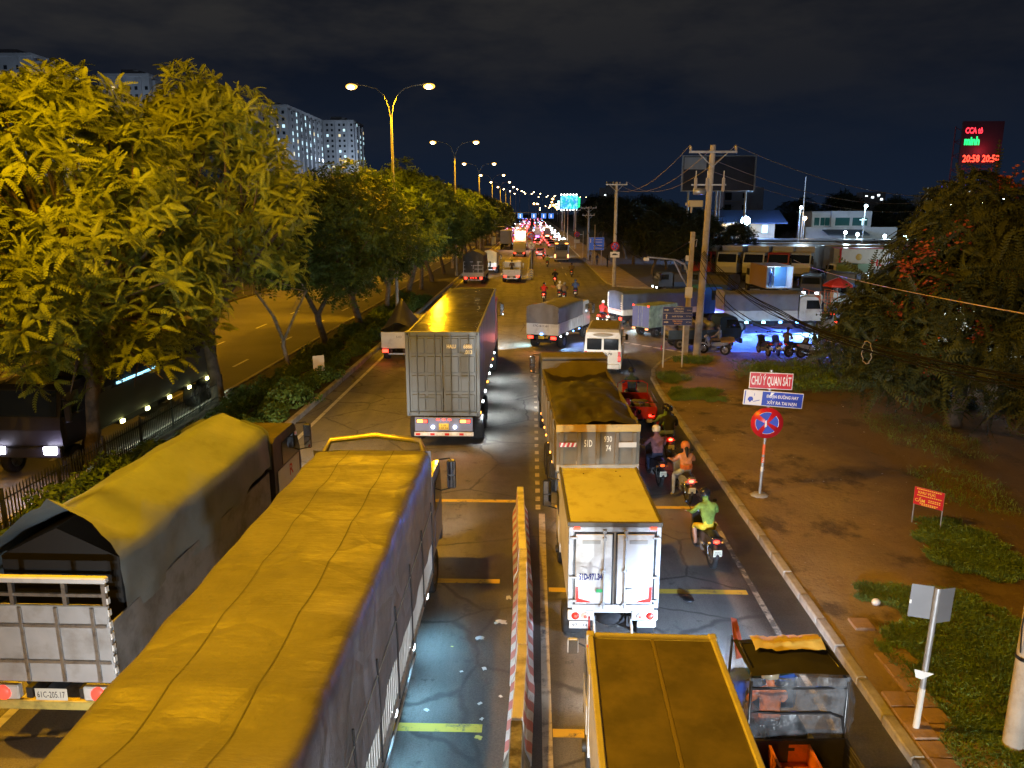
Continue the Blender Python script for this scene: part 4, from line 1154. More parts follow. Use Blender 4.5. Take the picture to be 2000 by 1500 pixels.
# ------------------------------------------------------------------ near truck with the long ochre-lit tarpaulin
t = thing('tarpaulin_truck', 'long truck in the foreground under a smooth grey tarpaulin lit ochre from above', 'truck', (-3.12, 5.3, 0), R(.3))
tarp(t, 2.28, 0, 9.05, 1.55, 3.42, grey_tarp, ridge=.03, bow=1.35, sag=.06, wr=.034, rear_wr=1.8, nu=96)
bd = MB()
for i in range(64):
    y = .06+.14*i
    for s in (-1, 1): bd.box((s*1.13-.02, y, .98), (s*1.13+.02, y+.075, 1.6), white_paint)
bd.box((-1.12, .04, .95), (1.12, 8.95, 1.05), chassis_m)
for s in (-1, 1): bd.box((s*1.125-.012, .05, .98), (s*1.125+.012, 8.95, 1.6), white_paint)
bd.build('side_boards', t)
for s in (-1, 1):
    MB().box((s*1.16-.02, .05, .88), (s*1.16+.02, 8.9, .98), steel_m, .01).build('lower_rail', t)
    r_ = MB()
    for z in (.5, .72): r_.box((s*1.14-.015, 2.1, z), (s*1.14+.015, 6.6, z+.07), steel_m, .01)
    for y in (2.2, 4.3, 6.5): r_.box((s*1.1-.02, y, .5), (s*1.1+.02, y+.05, .95), steel_m)
    r_.build('side_guard', t)
    for i in range(7):
        r_ = MB(); y = .7+1.35*i; r_.tube([(s*1.17, y, 2.45), (s*1.185, y+.02, 1.9), (s*1.19, y, .95)], .014, black_m, 5); r_.build('lashing_rope', t)
    lg = MB(); lg.tube([(s*1.172, .1, 2.25), (s*1.172, 4.5, 2.21), (s*1.172, 8.9, 2.26)], .008, plate_m, 5); lg.build('long_rope', t)
    for i in range(5): lamp(t, 'side_lamp', (s*1.12-.03, 1.0+1.75*i, .80), (s*1.12+.06, 1.12+1.75*i, .88), white_light)
chassis(t, .2, 10.6, .8, .42, [(1.0, .48), (2.2, .48), (9.9, .48)])
for y in (1.0, 2.25): pair(t, y, 1.12, .48, .28, True)
pair(t, 9.9, 1.1, .48, .28)
cab(t, 9.2, 2.25, 1.75, 1.0, 1.75, M('truck_cab_blue', (.05, .09, .20), .35, coat=.4), mirror_z=.74, deflector=.55)
d = MB(); d.tube([(-1.0, 9.3, 3.3), (-.9, 9.42, 3.52), (0, 9.5, 3.6), (.9, 9.42, 3.52), (1.0, 9.3, 3.3)], .06, M('deflector_trim', (.45, .42, .35), .3, .6), 8); d.build('deflector_rim', t)
for i in range(5): spot_down(t, 1.24, .7+1.75*i, .85, 1.75, 105, (.28, .66, 1.0), 140)

for s in (-1, 1): spot_lamp('headlight_beam', (-3.12+s*.8, 16.75, .82), (-3.12+s*1.0, 30, .6), 300, (.88, .94, 1.0), 70, .8, .07)
# ------------------------------------------------------------------ truck at the left with the rumpled tarpaulin
t = thing('tarpaulin_truck', 'truck at the left edge with a rumpled ridged tarpaulin and a pale steel tailboard', 'truck', (-7.32, 10.2, 0), R(-.4))
tarp(t, 2.05, .5, 7.0, 2.0, 2.95, green_tarp, ridge=.46, bow=1.7, sag=.06, wr=.055, seam=False, drop=lambda u, s: -.25+.40*max(0, u-.25)+.12*math.sin(u*9) if s > 0 else -.2, rear_wr=5.0, rear=False)
bd = MB(); bd.prism([(-.93, 1.0), (.93, 1.0), (.93, 2.80), (0, 3.26), (-.93, 2.80)], .62, 6.9, M('load_shade', (.010, .009, .008), .9), 'y'); bd.build('load', t)  # load raised as black fill; shade of the hollow put into its colour
tb = MB(); tb.box((-1.03, 0, 1.02), (1.03, .07, 2.3), M('tailboard_steel', (.42, .43, .44), .5, .2, noise=(2, .12), dirt=((.22, .19, .15), 1.5, .5, .8)), .015)
tb = tb.build('tailboard', t)
for x in (-.85, -.3, .25, .8): MB().box((x-.03, -.03, 1.05), (x+.03, -.001, 2.28), steel_m, .008).build('rib', tb)
for z in (1.35, 1.95): MB().box((-1.0, -.024, z), (1.0, -.002, z+.06), steel_m, .008).build('bar', tb)
fm = MB(); fm.box((-1.06, -.02, 2.66), (1.06, .09, 2.76), white_paint, .02); fm.build('top_beam', t)
fm = MB()
for x in (-1.0, -.4, .4, 1.0): fm.box((x-.03, 0, 2.3), (x+.03, .06, 2.66), steel_m)
fm.box((-1.0, .01, 2.44), (1.0, .05, 2.49), steel_m); fm.build('tail_frame', t)
for i in range(9): MB().box((1.035, -.01, 1.0+.19*i), (1.06, .06, 1.1+.19*i), refl_white, .004).build('corner_strip', t)
for s in (-1, 1): MB().box((s*1.02-.02, .08, 1.0), (s*1.02+.02, 6.9, 2.0), M('side_steel', (.22, .23, .24), .55, .2, dirt=(GRIME, 2, .45, .8)), .01).build('side_wall', t)
chassis(t, .1, 9.4, .75, .42, [(1.4, .46), (8.3, .46)])
pair(t, 1.4, 1.03, .46, .27, True); pair(t, 8.3, 1.03, .46, .27)
bp = MB(); bp.box((-1.0, .02, .52), (1.0, .14, .68), M('bumper_yellow', (.55, .45, .12), .5, dirt=(GRIME, 3, .45, .8)), .02); bp.build('rear_bumper', t)
for s in (-1, 1): MB().box((s*.74-.24, -.02, .72), (s*.74+.24, .1, .96), white_paint, .02).build('lamp_panel', t)
for x in (-.74, .74):
    k = MB().lathe([(.001, -.05), (.1, -.05), (.12, -.02), (.12, .02)], red_dim, 14, 'y', (x, -.0, .84)).build('tail_light', t)
plate(t, (.0, -.01, .82), .5, .2, '61C-205.17')
cab_brown = M('dirty_brown_cab', (.030, .022, .016), .6, noise=(3, .3), dirt=((.12, .09, .05), 2, .5, .8))
cab(t, 7.15, 2.15, 2.0, 1.05, 1.65, cab_brown, lights=False, mirror_z=.72)
pn = MB(); pn.box((1.082, 7.35, 1.15), (1.10, 8.95, 1.85), white_paint, .006); pn.build('door', t)
text(t, 'R', refl_red, (1.102, 8.3, 1.62), RIGHT, .3, .28, 'red_mark', bold=.02)

# ------------------------------------------------------------------ container truck
t = thing('container_truck', 'articulated truck with a grey shipping container, its roof streaked with yellow reflections', 'truck', (-3.07, 25.4, 0), R(.55))
cg = M('container_grey', (.105, .120, .120), .42, .1, noise=(1.2, .1), dirt=((.10, .085, .06), 1.6, .56, .85))
croof, nt_, b_ = node_mat('container_roof'); g = NT(nt_)
c = g.mix(g.ramp(g.noise(1.1, 7), .4, .7), (.17, .17, .14), (.12, .11, .085))
nt_.links.new(c, b_.inputs['Base Color']); b_.inputs['Metallic'].default_value = .35
nt_.links.new(g.ramp(g.noise(.8, 6, .6, (2, .6, 1)), .35, .7, .10, .15), b_.inputs['Roughness'])
nt_.links.new(g.bump(g.noise(6, 4, .6, (.06, 3, 1)), .10, .01), b_.inputs['Normal'])
LC_ = 15.2; cw = 1.2; z0, z1 = 1.17, 4.07
sd = MB(); N_ = 52                                         # corrugated sides
for s in (-1, 1):
    pts = []
    for i in range(N_+1):
        y = .16 + (LC_-.32)*i/N_
        pts.append((s*(cw-.045 + (.036 if i % 4 in (1, 2) else 0)), y))
    vs = [(x, y, z0+.15) for x, y in pts] + [(x, y, z1-.11) for x, y in pts]; n = len(pts)
    sd.add(vs, [((i, i+1, n+i+1, n+i) if s > 0 else (i+1, i, n+i, n+i+1)) for i in range(N_)], M('container_side', (.075, .075, .125), .32, .2, noise=(1.5, .2), dirt=((.12, .1, .09), 1.4, .55, .8)))  # bluish, with the side's blue reflections put into its colour
    sd.box((s*cw-(.06 if s > 0 else 0), 0.02, z0), (s*cw+(0 if s > 0 else .06), LC_, z0+.16), cg, .01)
    sd.box((s*cw-(.07 if s > 0 else 0), 0.02, z1-.12), (s*cw+(0 if s > 0 else .07), LC_, z1+.012), cg, .01)
sd.box((-cw+.05, LC_-.06, z0), (cw-.05, LC_, z1), cg)
sd.build('side_wall', t)
rf = MB(); rf.grid(lambda u, v: (-cw+.07+(2*cw-.14)*v, .12+(LC_-.2)*u, z1-.02 + .013*math.sin(u*2*math.pi*46) + .002*nz(v*2, u*30)), 368, 8, croof)
rf.build('roof', t)
fr_ = MB()
for s in (-1, 1): fr_.box((s*cw-.06, -.02, z0), (s*cw+.06, .1, z1+.02), cg, .012)
fr_.box((-cw+.06, -.015, z1-.13), (cw-.06, .12, z1+.015), cg, .012); fr_.box((-cw+.06, -.015, z0), (cw-.06, .12, z0+.14), cg, .012)
fr_.build('end_frame', t)
for s in (-1, 1):
    for z in (z0, z1-.13):
        cc = MB().box((s*(cw-.03)-.085, -.035, z-.005), (s*(cw-.03)+.085, .12, z+.14), cg, .015).build('corner_casting', t)
        MB().ball((s*(cw-.03), -.034, z+.068), (.035, .008, .05), black_m, 8, 6).build('hole', cc)
for s in (-1, 1):
    x0, x1 = (.012, cw-.07) if s > 0 else (-cw+.07, -.012)
    d = MB(); d.box((x0, .0, z0+.15), (x1, .05, z1-.14), cg, .01)
    for k in range(4):                                   # raised panels with deep pressed grooves between them
        zz = z0+.20+k*.66
        d.box((x0+.06, -.035, zz), (x0+.47*(x1-x0), .0, zz+(.56 if k < 3 else .52)), cg, .03); d.box((x0+.53*(x1-x0), -.035, zz), (x1-.05, .0, zz+(.56 if k < 3 else .52)), cg, .03)
    d = d.build('door', t)
    for f in (.24, .78):
        x = x0 + f*(x1-x0)
        b = MB(); b.cyl((x, -.05, z0+.06), (x, -.05, z1-.06), .02, cg, 8)
        for zz in (z0+.25, z0+1.2, z1-.35): b.box((x-.05, -.06, zz), (x+.05, -.02, zz+.05), cg)
        b.build('locking_bar', d)
    hd_ = MB(); hd_.box((x0+.26*(x1-x0), -.075, z0+.62), (x0+.74*(x1-x0), -.05, z0+.67), cg, .008); hd_.build('handle', d)
ink = M('pale_stencil', (.78, .74, .55), .6)
text(t, 'HALU', ink, (.31, -.078, 3.60), BACK, .13, .31, bold=.03); text(t, '6886', ink, (.86, -.078, 3.60), BACK, .14, .30, bold=.03); text(t, '.013', ink, (.88, -.078, 3.41), BACK, .14, .26, bold=.03)
chassis(t, .0, 15.5, .95, .48, [(1.3, .5), (2.55, .5), (3.8, .5), (13.6, .5)])
for y in (1.3, 2.55, 3.8, 13.4, 14.7): pair(t, y, 1.2, .5, .28, True)
pair(t, 17.2, 1.2, .5, .28)
cab(t, 15.9, 2.4, 1.9, 1.1, 2.3, M('tractor_red', (.34, .03, .03), .35, coat=.4), mirror_z=.66)
tail = MB(); tail.box((-1.02, -.06, .46), (1.02, .02, .60), white_paint, .012); tail = tail.build('rear_bumper', t)
for i in range(8): MB().box((-.97+.25*i, -.068, .49), (-.82+.25*i, -.06, .57), refl_red if i % 2 == 0 else refl_white).build('chevron', tail)
MB().box((-1.0, -.02, .62), (1.0, .06, 1.12), M('tail_beam', (.18, .2, .30), .5, .2), .02).build('tail_beam', t)
for s in (-1, 1):
    k = MB().box((s*.74-.2, -.07, .93), (s*.74+.2, -.02, 1.07), dark_m, .01).build('tail_light', t)
    MB().box((s*.74-.17, -.085, .95), (s*.74+.02, -.07, 1.05), amber_light).build('lens', k); MB().box((s*.74+.04, -.085, .95), (s*.74+.17, -.07, 1.05), red_light).build('lens', k)
    MB().lathe([(.001, -.02), (.05, -.02), (.055, .01)], white_light, 10, 'y', (s*.38, -.05, .78)).build('reversing_light', t)
for x in (-.2, .0, .2): lamp(t, 'marker_light', (x-.05, -.05, 1.02), (x+.05, -.02, 1.07), red_light)
plate(t, (0, -.05, .80), .34, .22, '51R\n128.46', plate_y)
for i in range(8): lamp(t, 'side_lamp', (1.16, .9+1.7*i, 1.0), (1.23, 1.04+1.7*i, 1.08), white_light if i % 3 else amber_light)
for i in range(4): spot_down(t, 1.3, 1.0+3.4*i, 1.05, 1.9, 150, (.85, .95, 1.0), 135)
wp = Vector((-3.07, 25.4, 0))
spot_lamp('tail_glow', wp+Vector((-.7, -.15, 1.0)), wp+Vector((-.9, -3, 0)), 26, (1, .2, .08), 120, .8, .1); spot_lamp('tail_glow', wp+Vector((.7, -.15, 1.0)), wp+Vector((.9, -3, 0)), 26, (1, .2, .08), 120, .8, .1)
spot_lamp('number_light', wp+Vector((.4, -.2, .8)), wp+Vector((.5, -1.5, 0)), 14, (.9, 1, 1), 120, .8, .05); spot_lamp('number_light', wp+Vector((0, -.3, 1.15)), wp+Vector((0, -.1, .6)), 6, (1, 1, 1), 130, .8, .05)

# ------------------------------------------------------------------ low truck beyond the container with a dark peaked load
t = thing('flatbed_truck', 'small pale truck half hidden by the container, carrying a dark peaked tarpaulin', 'truck', (-7.45, 41.2, 0), R(0))
bd = MB(); bd.box((-.86, 0, .72), (.86, .06, 1.62), white_paint, .015)
for s in (-1, 1): bd.box((s*.86-.03, .06, .72), (s*.86+.03, 3.6, 1.62), white_paint, .012)
bd.box((-.86, .06, .68), (.86, 3.6, .74), chassis_m); bd.build('bed', t)
text(t, '51D', M('plate_ink', (.02, .02, .025), .5), (.1, -.004, 1.35), BACK, .13, .3)
ld = MB()
def pk_(u, v):
    x = -.9+1.8*v; y = .2+3.6*u; q = abs(x)/.9; r_ = 1-abs(u-.45)/.6
    return (x*(1+.25*(1-max(0, r_))), y, 1.55 + max(0, 1.75*(1-q**1.3)*max(0, r_)**.8) + fold_noise(x*2, y*2, 1.4, .09) - (.25 if q > .95 else 0))
ld.grid(pk_, 20, 14, black_tarp); ld.build('tarpaulin', t)
chassis(t, .1, 5.2, .55, .35, [(.9, .34), (4.3, .34)]); pair(t, .9, .82, .34, .2, True); pair(t, 4.3, .82, .34, .2)
cab(t, 3.75, 1.7, 1.4, .65, 1.35, white_paint, mirror_z=.7, lights=False)
for s in (-1, 1):
    k = lamp(t, 'tail_light', (s*.66-.16, -.05, .5), (s*.66+.16, .02, .66), red_light)
MB().box((-.5, -.03, .38), (.5, .02, .46), steel_m, .01).build('rear_bumper', t)
spot_lamp('tail_glow', (-8.1, 41.05, .6), (-8.1, 38.5, 0), 14, (1, .1, .05), 120, .8, .1)

# ------------------------------------------------------------------ small white truck with a grey tarpaulin turning right
t = thing('tarpaulin_truck', 'small white truck with a grey tarpaulin roof turning right in the junction', 'truck', (.5, 45.1, 0), R(-21))
wb = MB()
for s in (-1, 1): wb.box((s*.99-.03, .03, .92), (s*.99+.03, 4.7, 1.58), white_paint, .012)
wb.box((-1.0, 0, .88), (1.0, .05, 1.58), white_paint, .012); wb.box((-.98, .05, .86), (.98, 4.7, .94), chassis_m); wb.build('bed', t)
for s in (-1, 1):
    for k in range(4):
        p_ = MB(); xx = s*1.022; p_.box((xx-.008, .12+1.15*k, .98), (xx+.008, 1.16+1.15*k, 1.5), white_paint, .006); p_.build('side_panel', t)
tarp(t, 1.96, .02, 4.72, 1.56, 2.52, slate_tarp, ridge=.16, bow=1.55, sag=.03, wr=.03, seam=False, nu=34)
text(t, '17C-611.61', M('plate_ink', (.02, .02, .025), .5), (-.1, -.004, 1.42), BACK, .13, .95, bold=.01)
chassis(t, .1, 6.4, .66, .38, [(1.1, .4), (5.4, .4)]); pair(t, 1.1, .96, .4, .24, True); pair(t, 5.4, .96, .4, .24)
cab(t, 4.85, 1.95, 1.55, .8, 1.6, white_paint, mirror_z=.62)
for s in (-1, 1):
    k = MB().box((s*.72-.2, -.05, .62), (s*.72+.2, .02, .84), dark_m, .01).build('tail_light', t)
    MB().box((s*.72-.16, -.06, .65), (s*.72+.16, -.05, .81), red_light).build('lens', k)
plate(t, (-.05, -.04, .74), .34, .18, '611.61', plate_y); lamp(t, 'blue_lamp', (-.12, -.05, .88), (.04, -.0, .98), blue_light)
MB().box((-.6, -.06, .44), (.6, .0, .54), dark_m, .01).build('rear_bumper', t)
for i in range(4): lamp(t, 'side_lamp', (.98, .4+1.2*i, .74), (1.03, .52+1.2*i, .82), blue_light if i in (2, 3) else white_light)
spot_down(t, 1.15, .7, .8, 1.9, 200, (.3, .55, 1.0), 130); spot_down(t, 1.15, 2.6, .8, 1.9, 200, (.15, .3, 1.0), 130); spot_down(t, -1.15, 1.0, .8, -1.9, 260, (.4, .85, 1.0), 130)
spot_lamp('tail_glow', (.2, 44.6, .75), (-.5, 42.5, 0), 40, (1, .25, .2), 130, .8, .1)

# ------------------------------------------------------------------ minibus
t = thing('minibus', 'cream white minibus with tinted rear windows waiting at the corner', 'minibus', (3.42, 37.7, 0), R(-8))
def bus_body(root, w, L_, h, m, roof):
    a = w/2
    pr = [(0, .38), (L_-.1, .38), (L_, .7), (L_-.15, 1.1), (L_-.75, 1.35), (L_-1.35, h-.12), (L_-1.6, h), (.25, h), (.06, h-.12), (-.02, 1.25), (0, .8)]
    b = MB(); n = len(pr); rows = []
    for (x, tuck) in ((-a, .0), (-a+.09, .06), (a-.09, .06), (a, .0)):
        rows.append([(x*(1-.09*max(0, (z-1.1)/(h-1.1))), y, z if tuck else z-(.07 if z > h-.2 else 0)) for y, z in pr])
    vs = [p for r_ in rows for p in r_]
    fs = [tuple(range(n))[::-1], tuple(range(3*n, 4*n))]
    for k in range(3):
        for i in range(n):
            j = (i+1) % n; fs.append((k*n+i, k*n+j, (k+1)*n+j, (k+1)*n+i))
    b.add(vs, fs, m); b.build('body', root)
    MB().box((-a+.2, .3, h-.01), (a-.2, L_-1.75, h+.03), roof, .02).build('roof_panel', root)
bus_roof = M('grey_brown_roof', (.19, .165, .125), .7, noise=(3, .2))  # grey-brown panel, darker than the body
bus_body(t, 1.86, 5.1, 2.3, cream_paint, bus_roof)
for s in (-1, 1):
    MB().box((s*.415-.36, -.055, 1.32), (s*.415+.36, -.02, 1.88), glass_m, .02).build('rear_window', t)
    for k in range(4):
        y0, y1 = .35+.95*k, 1.2+.95*k; q = [(s*.935, y0, 1.22), (s*.935, y1, 1.22), (s*.885, y1, 1.86), (s*.885, y0, 1.86)]
        MB().add([(x+s*.012, y, z) for x, y, z in q], [(0, 1, 2, 3) if s > 0 else (3, 2, 1, 0)], glass_m).build('side_window', t)
    k = MB().box((s*.83-.07, -.05, .72), (s*.83+.07, .02, 1.24), refl_red, .015).build('tail_light', t)
    MB().box((s*.83-.05, -.062, .80), (s*.83+.05, -.05, .98), red_dim).build('lens', k)
    mm = MB(); mm.tube([(s*.86, 3.7, 1.42), (s*1.08, 3.72, 1.42)], .02, black_m, 6); mm.box((s*1.1-.07, 3.68, 1.24), (s*1.1+.07, 3.78, 1.56), black_m, .03); mm.build('mirror', t)
MB().ball((0, -.0, 2.06), (.5, .02, .09), M('oval_badge', (.30, .25, .16), .5), 16, 6).build('roof_badge', t)
MB().box((-.86, -.1, .36), (.86, .04, .62), cream_paint, .04).build('rear_bumper', t)
text(t, '50F-002.70', M('plate_ink', (.02, .02, .025), .5), (0, -.03, 1.12), BACK, .12, .95, bold=.02)
plate(t, (0, -.03, .86), .32, .2, '50F\n002.70', plate_y)
for y in (1.05, 3.95): pair(t, y, .9, .34, .2)
spot_down(t, .99, 1.0, .6, 1.6, 12, (.4, .6, 1.0), 130)

# ------------------------------------------------------------------ dump truck
t = thing('dump_truck', 'muddy dump truck with a black tarpaulin over its load and a yellow-topped tailgate', 'truck', (1.78, 20.35, 0), R(2.9))
dg = M('dump_body_grey', (.16, .135, .085), .75, .05, noise=(2, .2), dirt=((.26, .20, .12), 1.4, .5, .8))
dbeige = M('dusty_beige', (.34, .28, .18), .8, noise=(3, .2))
dy = M('faded_yellow_paint', (.55, .36, .05), .5, noise=(3, .15), dirt=(GRIME, 2.2, .55, .8))
a = 1.15
bd = MB()
for s in (-1, 1):
    bd.add([(s*a, 0, 1.0), (s*a, 6.5, 1.0), (s*a, 6.5, 2.55), (s*a, 0, 2.3), (s*(a-.07), 0, 1.0), (s*(a-.07), 6.5, 1.0), (s*(a-.07), 6.5, 2.55), (s*(a-.07), 0, 2.3)],
           [(0, 1, 2, 3), (7, 6, 5, 4), (3, 2, 6, 7), (0, 3, 7, 4), (1, 5, 6, 2), (0, 4, 5, 1)], dg)
    for k in range(6): bd.box((s*a-.05, .6+1.05*k, 1.0), (s*a+.05, .72+1.05*k, 2.32), dg)
bd.box((-a, 0, .95), (a, 6.5, 1.02), dg); bd.box((-a, 6.42, 1.0), (a, 6.5, 2.85), dg)
bd.build('dump_body', t)
tg = MB(); tg.box((-a, -.07, 1.02), (a, -.0, 2.32), dg, .01); tg = tg.build('tailgate', t)
MB().box((-a-.01, -.10, 2.13), (a+.01, -.07, 2.34), dy, .008).build('top_band', tg)
for x in (-1.0, -.52, 0, .52, 1.0): MB().box((x-.06, -.12, 1.2), (x+.06, -.07, 2.12), dg, .012).build('rib', tg)
MB().box((-a, -.11, 1.02), (a, -.07, 1.2), dbeige, .012).build('sill', tg)
rs = MB().box((-1.07, -.135, 1.72), (-.6, -.12, 1.84), refl_red).build('reflector', tg)
for k in range(4): MB().add([(-1.05+.12*k, -.138, 1.72), (-1.0+.12*k, -.138, 1.72), (-.96+.12*k, -.138, 1.84), (-1.01+.12*k, -.138, 1.84)], [(0, 1, 2, 3)], refl_white).build('stripe', rs)
MB().box((.56, -.135, 1.70), (1.05, -.12, 1.84), M('cream_reflector', (.6, .55, .4), .4)).build('reflector', tg)
text(t, '51D', ink, (-.27, -.0755, 1.80), BACK, .2, .22, bold=.02); text(t, '930', ink, (.27, -.0755, 1.92), BACK, .17, .22, bold=.02); text(t, '74', ink, (.29, -.0755, 1.66), BACK, .17, .14, bold=.02)
ub = MB(); ub.box((-1.1, -.05, .74), (1.1, .1, .94), dbeige, .02)
for x in (-.55, .55): ub.box((x-.05, -.1, .78), (x+.05, .0, 1.3), dbeige, .01)
ub.build('under_beam', t)
cv = MB()
def cvf(u, v):
    x = -a-.02+(2*a+.04)*v; y = .02+6.3*u; q = abs(x)/a
    z = 2.33 + .2*min(1, u*1.0) + .20*(1-q*q)*(.3+.7*math.sin(min(1, u*1.25)*math.pi)) - .30*max(0, u-.62)*(1-q*q)*2 + fold_noise(x*1.3, y*1.0, 1.5, .10) - .10*abs(nz(x*2.2+y*.8, y*1.3-x*.6, 4)) - (.12 if q > .99 else 0)
    return (x*(1+.02*math.sin(y*4)), y, z)
cv.grid(cvf, 44, 22, M('muddy_tarpaulin', (.042, .032, .019), .75, noise=(1.5, .35), dirt=((.03, .026, .02), 1.1, .45, .6), bump=(6, .6)))
cv.build('tarpaulin', t)
hb = MB(); hb.box((-a, 6.5, 2.2), (a, 6.58, 2.95), black_tarp, .02); hb.box((-a, 6.4, 2.9), (a, 7.4, 3.0), dg, .03); hb.build('cab_guard', t)
chassis(t, .3, 8.6, .85, .42, [(1.2, .52), (2.55, .52), (7.9, .52)])
for y in (1.2, 2.55): pair(t, y, 1.18, .52, .29, True)
pair(t, 7.9, 1.15, .52, .29)
cab(t, 6.75, 2.3, 1.9, 1.1, 1.72, M('cab_olive', (.10, .11, .10), .5, dirt=(GRIME, 2, .4, .75)), mirror_z=.70)
for i in range(7): lamp(t, 'side_lamp', (-a-.06, .7+.9*i, .98), (-a-.02, .78+.9*i, 1.04), amber_light)
for s in (-1, 1):
    k = MB().box((s*.86-.22, -.08, .5), (s*.86+.22, .02, .72), M('lamp_panel', (.45, .38, .3), .5), .01).build('tail_light', t); MB().box((s*.86-.1, -.09, .56), (s*.86+.04, -.08, .68), red_light if s < 0 else red_dim).build('lens', k)
for s in (-1, 1): MB().box((s*.86-.26, .55, .2), (s*.86+.26, .57, .85), dark_m).build('mud_flap', t)
spot_lamp('tail_glow', (1.0, 20.1, .8), (.6, 18.5, 0), 12, (1, .25, .1), 130, .8, .1)

# ------------------------------------------------------------------ white box truck
t = thing('box_truck', 'white box truck with two rear doors and a flat roof lit yellow', 'truck', (1.47, 12.82, 0), R(1.2))
a = .82; L_ = 3.0; z0, z1 = .98, 2.60
box_w = M('box_white', (.62, .62, .60), .42, noise=(2.5, .08), dirt=((.36, .31, .24), 2.2, .50, .78), bump=(2.0, .25), coat=.2)
roof_w = M('box_roof', (.58, .58, .54), .55, noise=(1.2, .08), dirt=((.36, .31, .22), 2.8, .50, .78), bump=(1.6, .4))
w = MB(); w.box((-a, .03, z0), (a, L_, z1), box_w, .02); w.build('body', t)
rf = MB().box((-a+.03, .02, z1-.004), (a-.03, L_-.03, z1+.02), roof_w, .01).build('roof', t)
tr = MB()
for s in (-1, 1): tr.box((s*a-.025, -.01, z1-.06), (s*a+.025, L_+.01, z1+.03), M('roof_trim', (.10, .09, .07), .5), .008)
tr.box((-a, -.03, z1-.06), (a, .02, z1+.03), M('roof_trim', (.1, .09, .07), .5), .008); tr.build('roof_trim', t)
for (x, y) in ((-.35, 2.6), (.35, 2.75), (.4, 2.45)): MB().ball((x, y, z1+.02), (.02, .02, .01), dark_m, 6, 4).build('rivet', rf)
fr_ = MB()
for s in (-1, 1): fr_.box((s*.78-.045, -.02, z0-.02), (s*.78+.045, .05, z1-.06), galv_m, .008)
fr_.box((-.74, -.02, z1-.16), (.74, .05, z1-.06), galv_m, .008); fr_.box((-.74, -.02, z0-.06), (.74, .05, z0+.05), box_w, .008); fr_.build('door_frame', t)
for s in (-1, 1):
    x0, x1 = (.018, .725) if s > 0 else (-.725, -.018)
    gk = MB().box((x0, -.03, z0+.055), (x1, -.02, z1-.165), black_m).build('gasket', t)
    d = MB().box((x0+.028, -.05, z0+.08), (x1-.028, -.03, z1-.19), box_w, .008).build('door', t)
    xb = .19*s
    b = MB(); b.cyl((xb, -.075, z0+.0), (xb, -.075, z1-.1), .014, galv_m, 8)
    for zz in (z0+.06, z0+.7, z1-.3, z1-.16): b.box((xb-.035, -.085, zz), (xb+.035, -.05, zz+.06), galv_m, .006)
    b.build('locking_bar', d)
    h = MB().box((xb+s*.03-.11*(s < 0)*1, -.07, z0+.30), (xb+s*.03+.11*(s > 0) + .0, -.05, z0+.40), galv_m, .01)
    h = h.build('handle', d); MB().box((xb+s*.07-.06, -.078, z0+.32), (xb+s*.07+.06, -.07, z0+.38), M('green_reflector', (.02, .45, .12), .3) if s < 0 else plate_m, .006).build('latch', h)
    MB().box((s*.42-.16, -.058, z1-.37), (s*.42+.16, -.05, z1-.30), M('dim_nameplate', (.36, .36, .34), .5), .01).build('nameplate', d)
    for zz in (z0+.12, z0+.58, z1-.28):
        hg = MB(); hg.box((s*.74-.07, -.065, zz), (s*.74+.07, -.045, zz+.045), galv_m, .008); hg.build('hinge', d)
    mk_ = MB(); xo = s*.69; mk_.add([(xo, -.056, z0+.11), (xo-s*.3, -.056, z0+.11), (xo-s*.2, -.056, z0+.15), (xo-s*.06, -.056, z0+.19), (xo-s*.05, -.056, z0+.42), (xo, -.056, z0+.42)], [(0, 1, 2, 3, 4, 5) if s < 0 else (5, 4, 3, 2, 1, 0)], refl_red); mk_.build('red_corner', d)
    lamp(t, 'marker_light', (s*.68-.06, -.05, z1-.11), (s*.68+.06, -.02, z1-.06), red_light)
    for xx in (.5, .68):
        k = MB().lathe([(.001, -.03), (.06, -.03), (.075, .0), (.075, .04)], refl_red if xx > .6 else M('clear_lamp', (.6, .5, .45), .2), 16, 'y', (s*xx, -.03, z0-.17)).build('tail_light', t)
        MB().lathe([(.001, -.012), (.03, -.012), (.034, .0)], red_dim, 12, 'y', (s*xx, -.055, z0-.17)).build('lens', k)
text(t, '51D-971.34', M('navy_ink', (.012, .02, .16), .5), (-.42, -.054, z0+.615), BACK, .12, .42, bold=.05)
pn = MB()
for s in (-1, 1): pn.box((s*.58-.24, -.03, z0-.27), (s*.58+.24, .03, z0-.06), box_w, .02)
pn.box((-.76, .0, z0-.12), (.76, .04, z0-.06), box_w); pn.build('lamp_panel', t)
p = MB().box((-.79, -.036, z0-.42), (-.42, -.012, z0-.28), box_w, .006).build('number_board', t); text(p, '971.34', M('plate_ink', (.02, .02, .025), .5), (-.6, -.038, z0-.35), BACK, .065, .28)
MB().box((.45, -.03, z0-.40), (.79, -.01, z0-.28), box_w, .006).build('mud_panel', t)
st = MB(); st.box((-.46, -.22, .42), (.46, -.10, .48), box_w, .012)
for s in (-1, 1): st.tube([(s*.34, .1, .72), (s*.34, -.1, .62), (s*.34, -.16, .47)], .025, box_w, 6)
st.build('step', t)
MB().ball((0, .35, .62), (.34, .25, .16), tyre_m, 16, 8).build('spare_wheel', t)
chassis(t, .15, 4.4, .62, .33, [(.85, .32), (3.9, .32)]); pair(t, .85, .8, .32, .2, True); pair(t, 3.9, .8, .32, .2)
cab(t, 3.1, 1.6, 1.3, .6, 1.35, white_paint, mirror_z=.68)

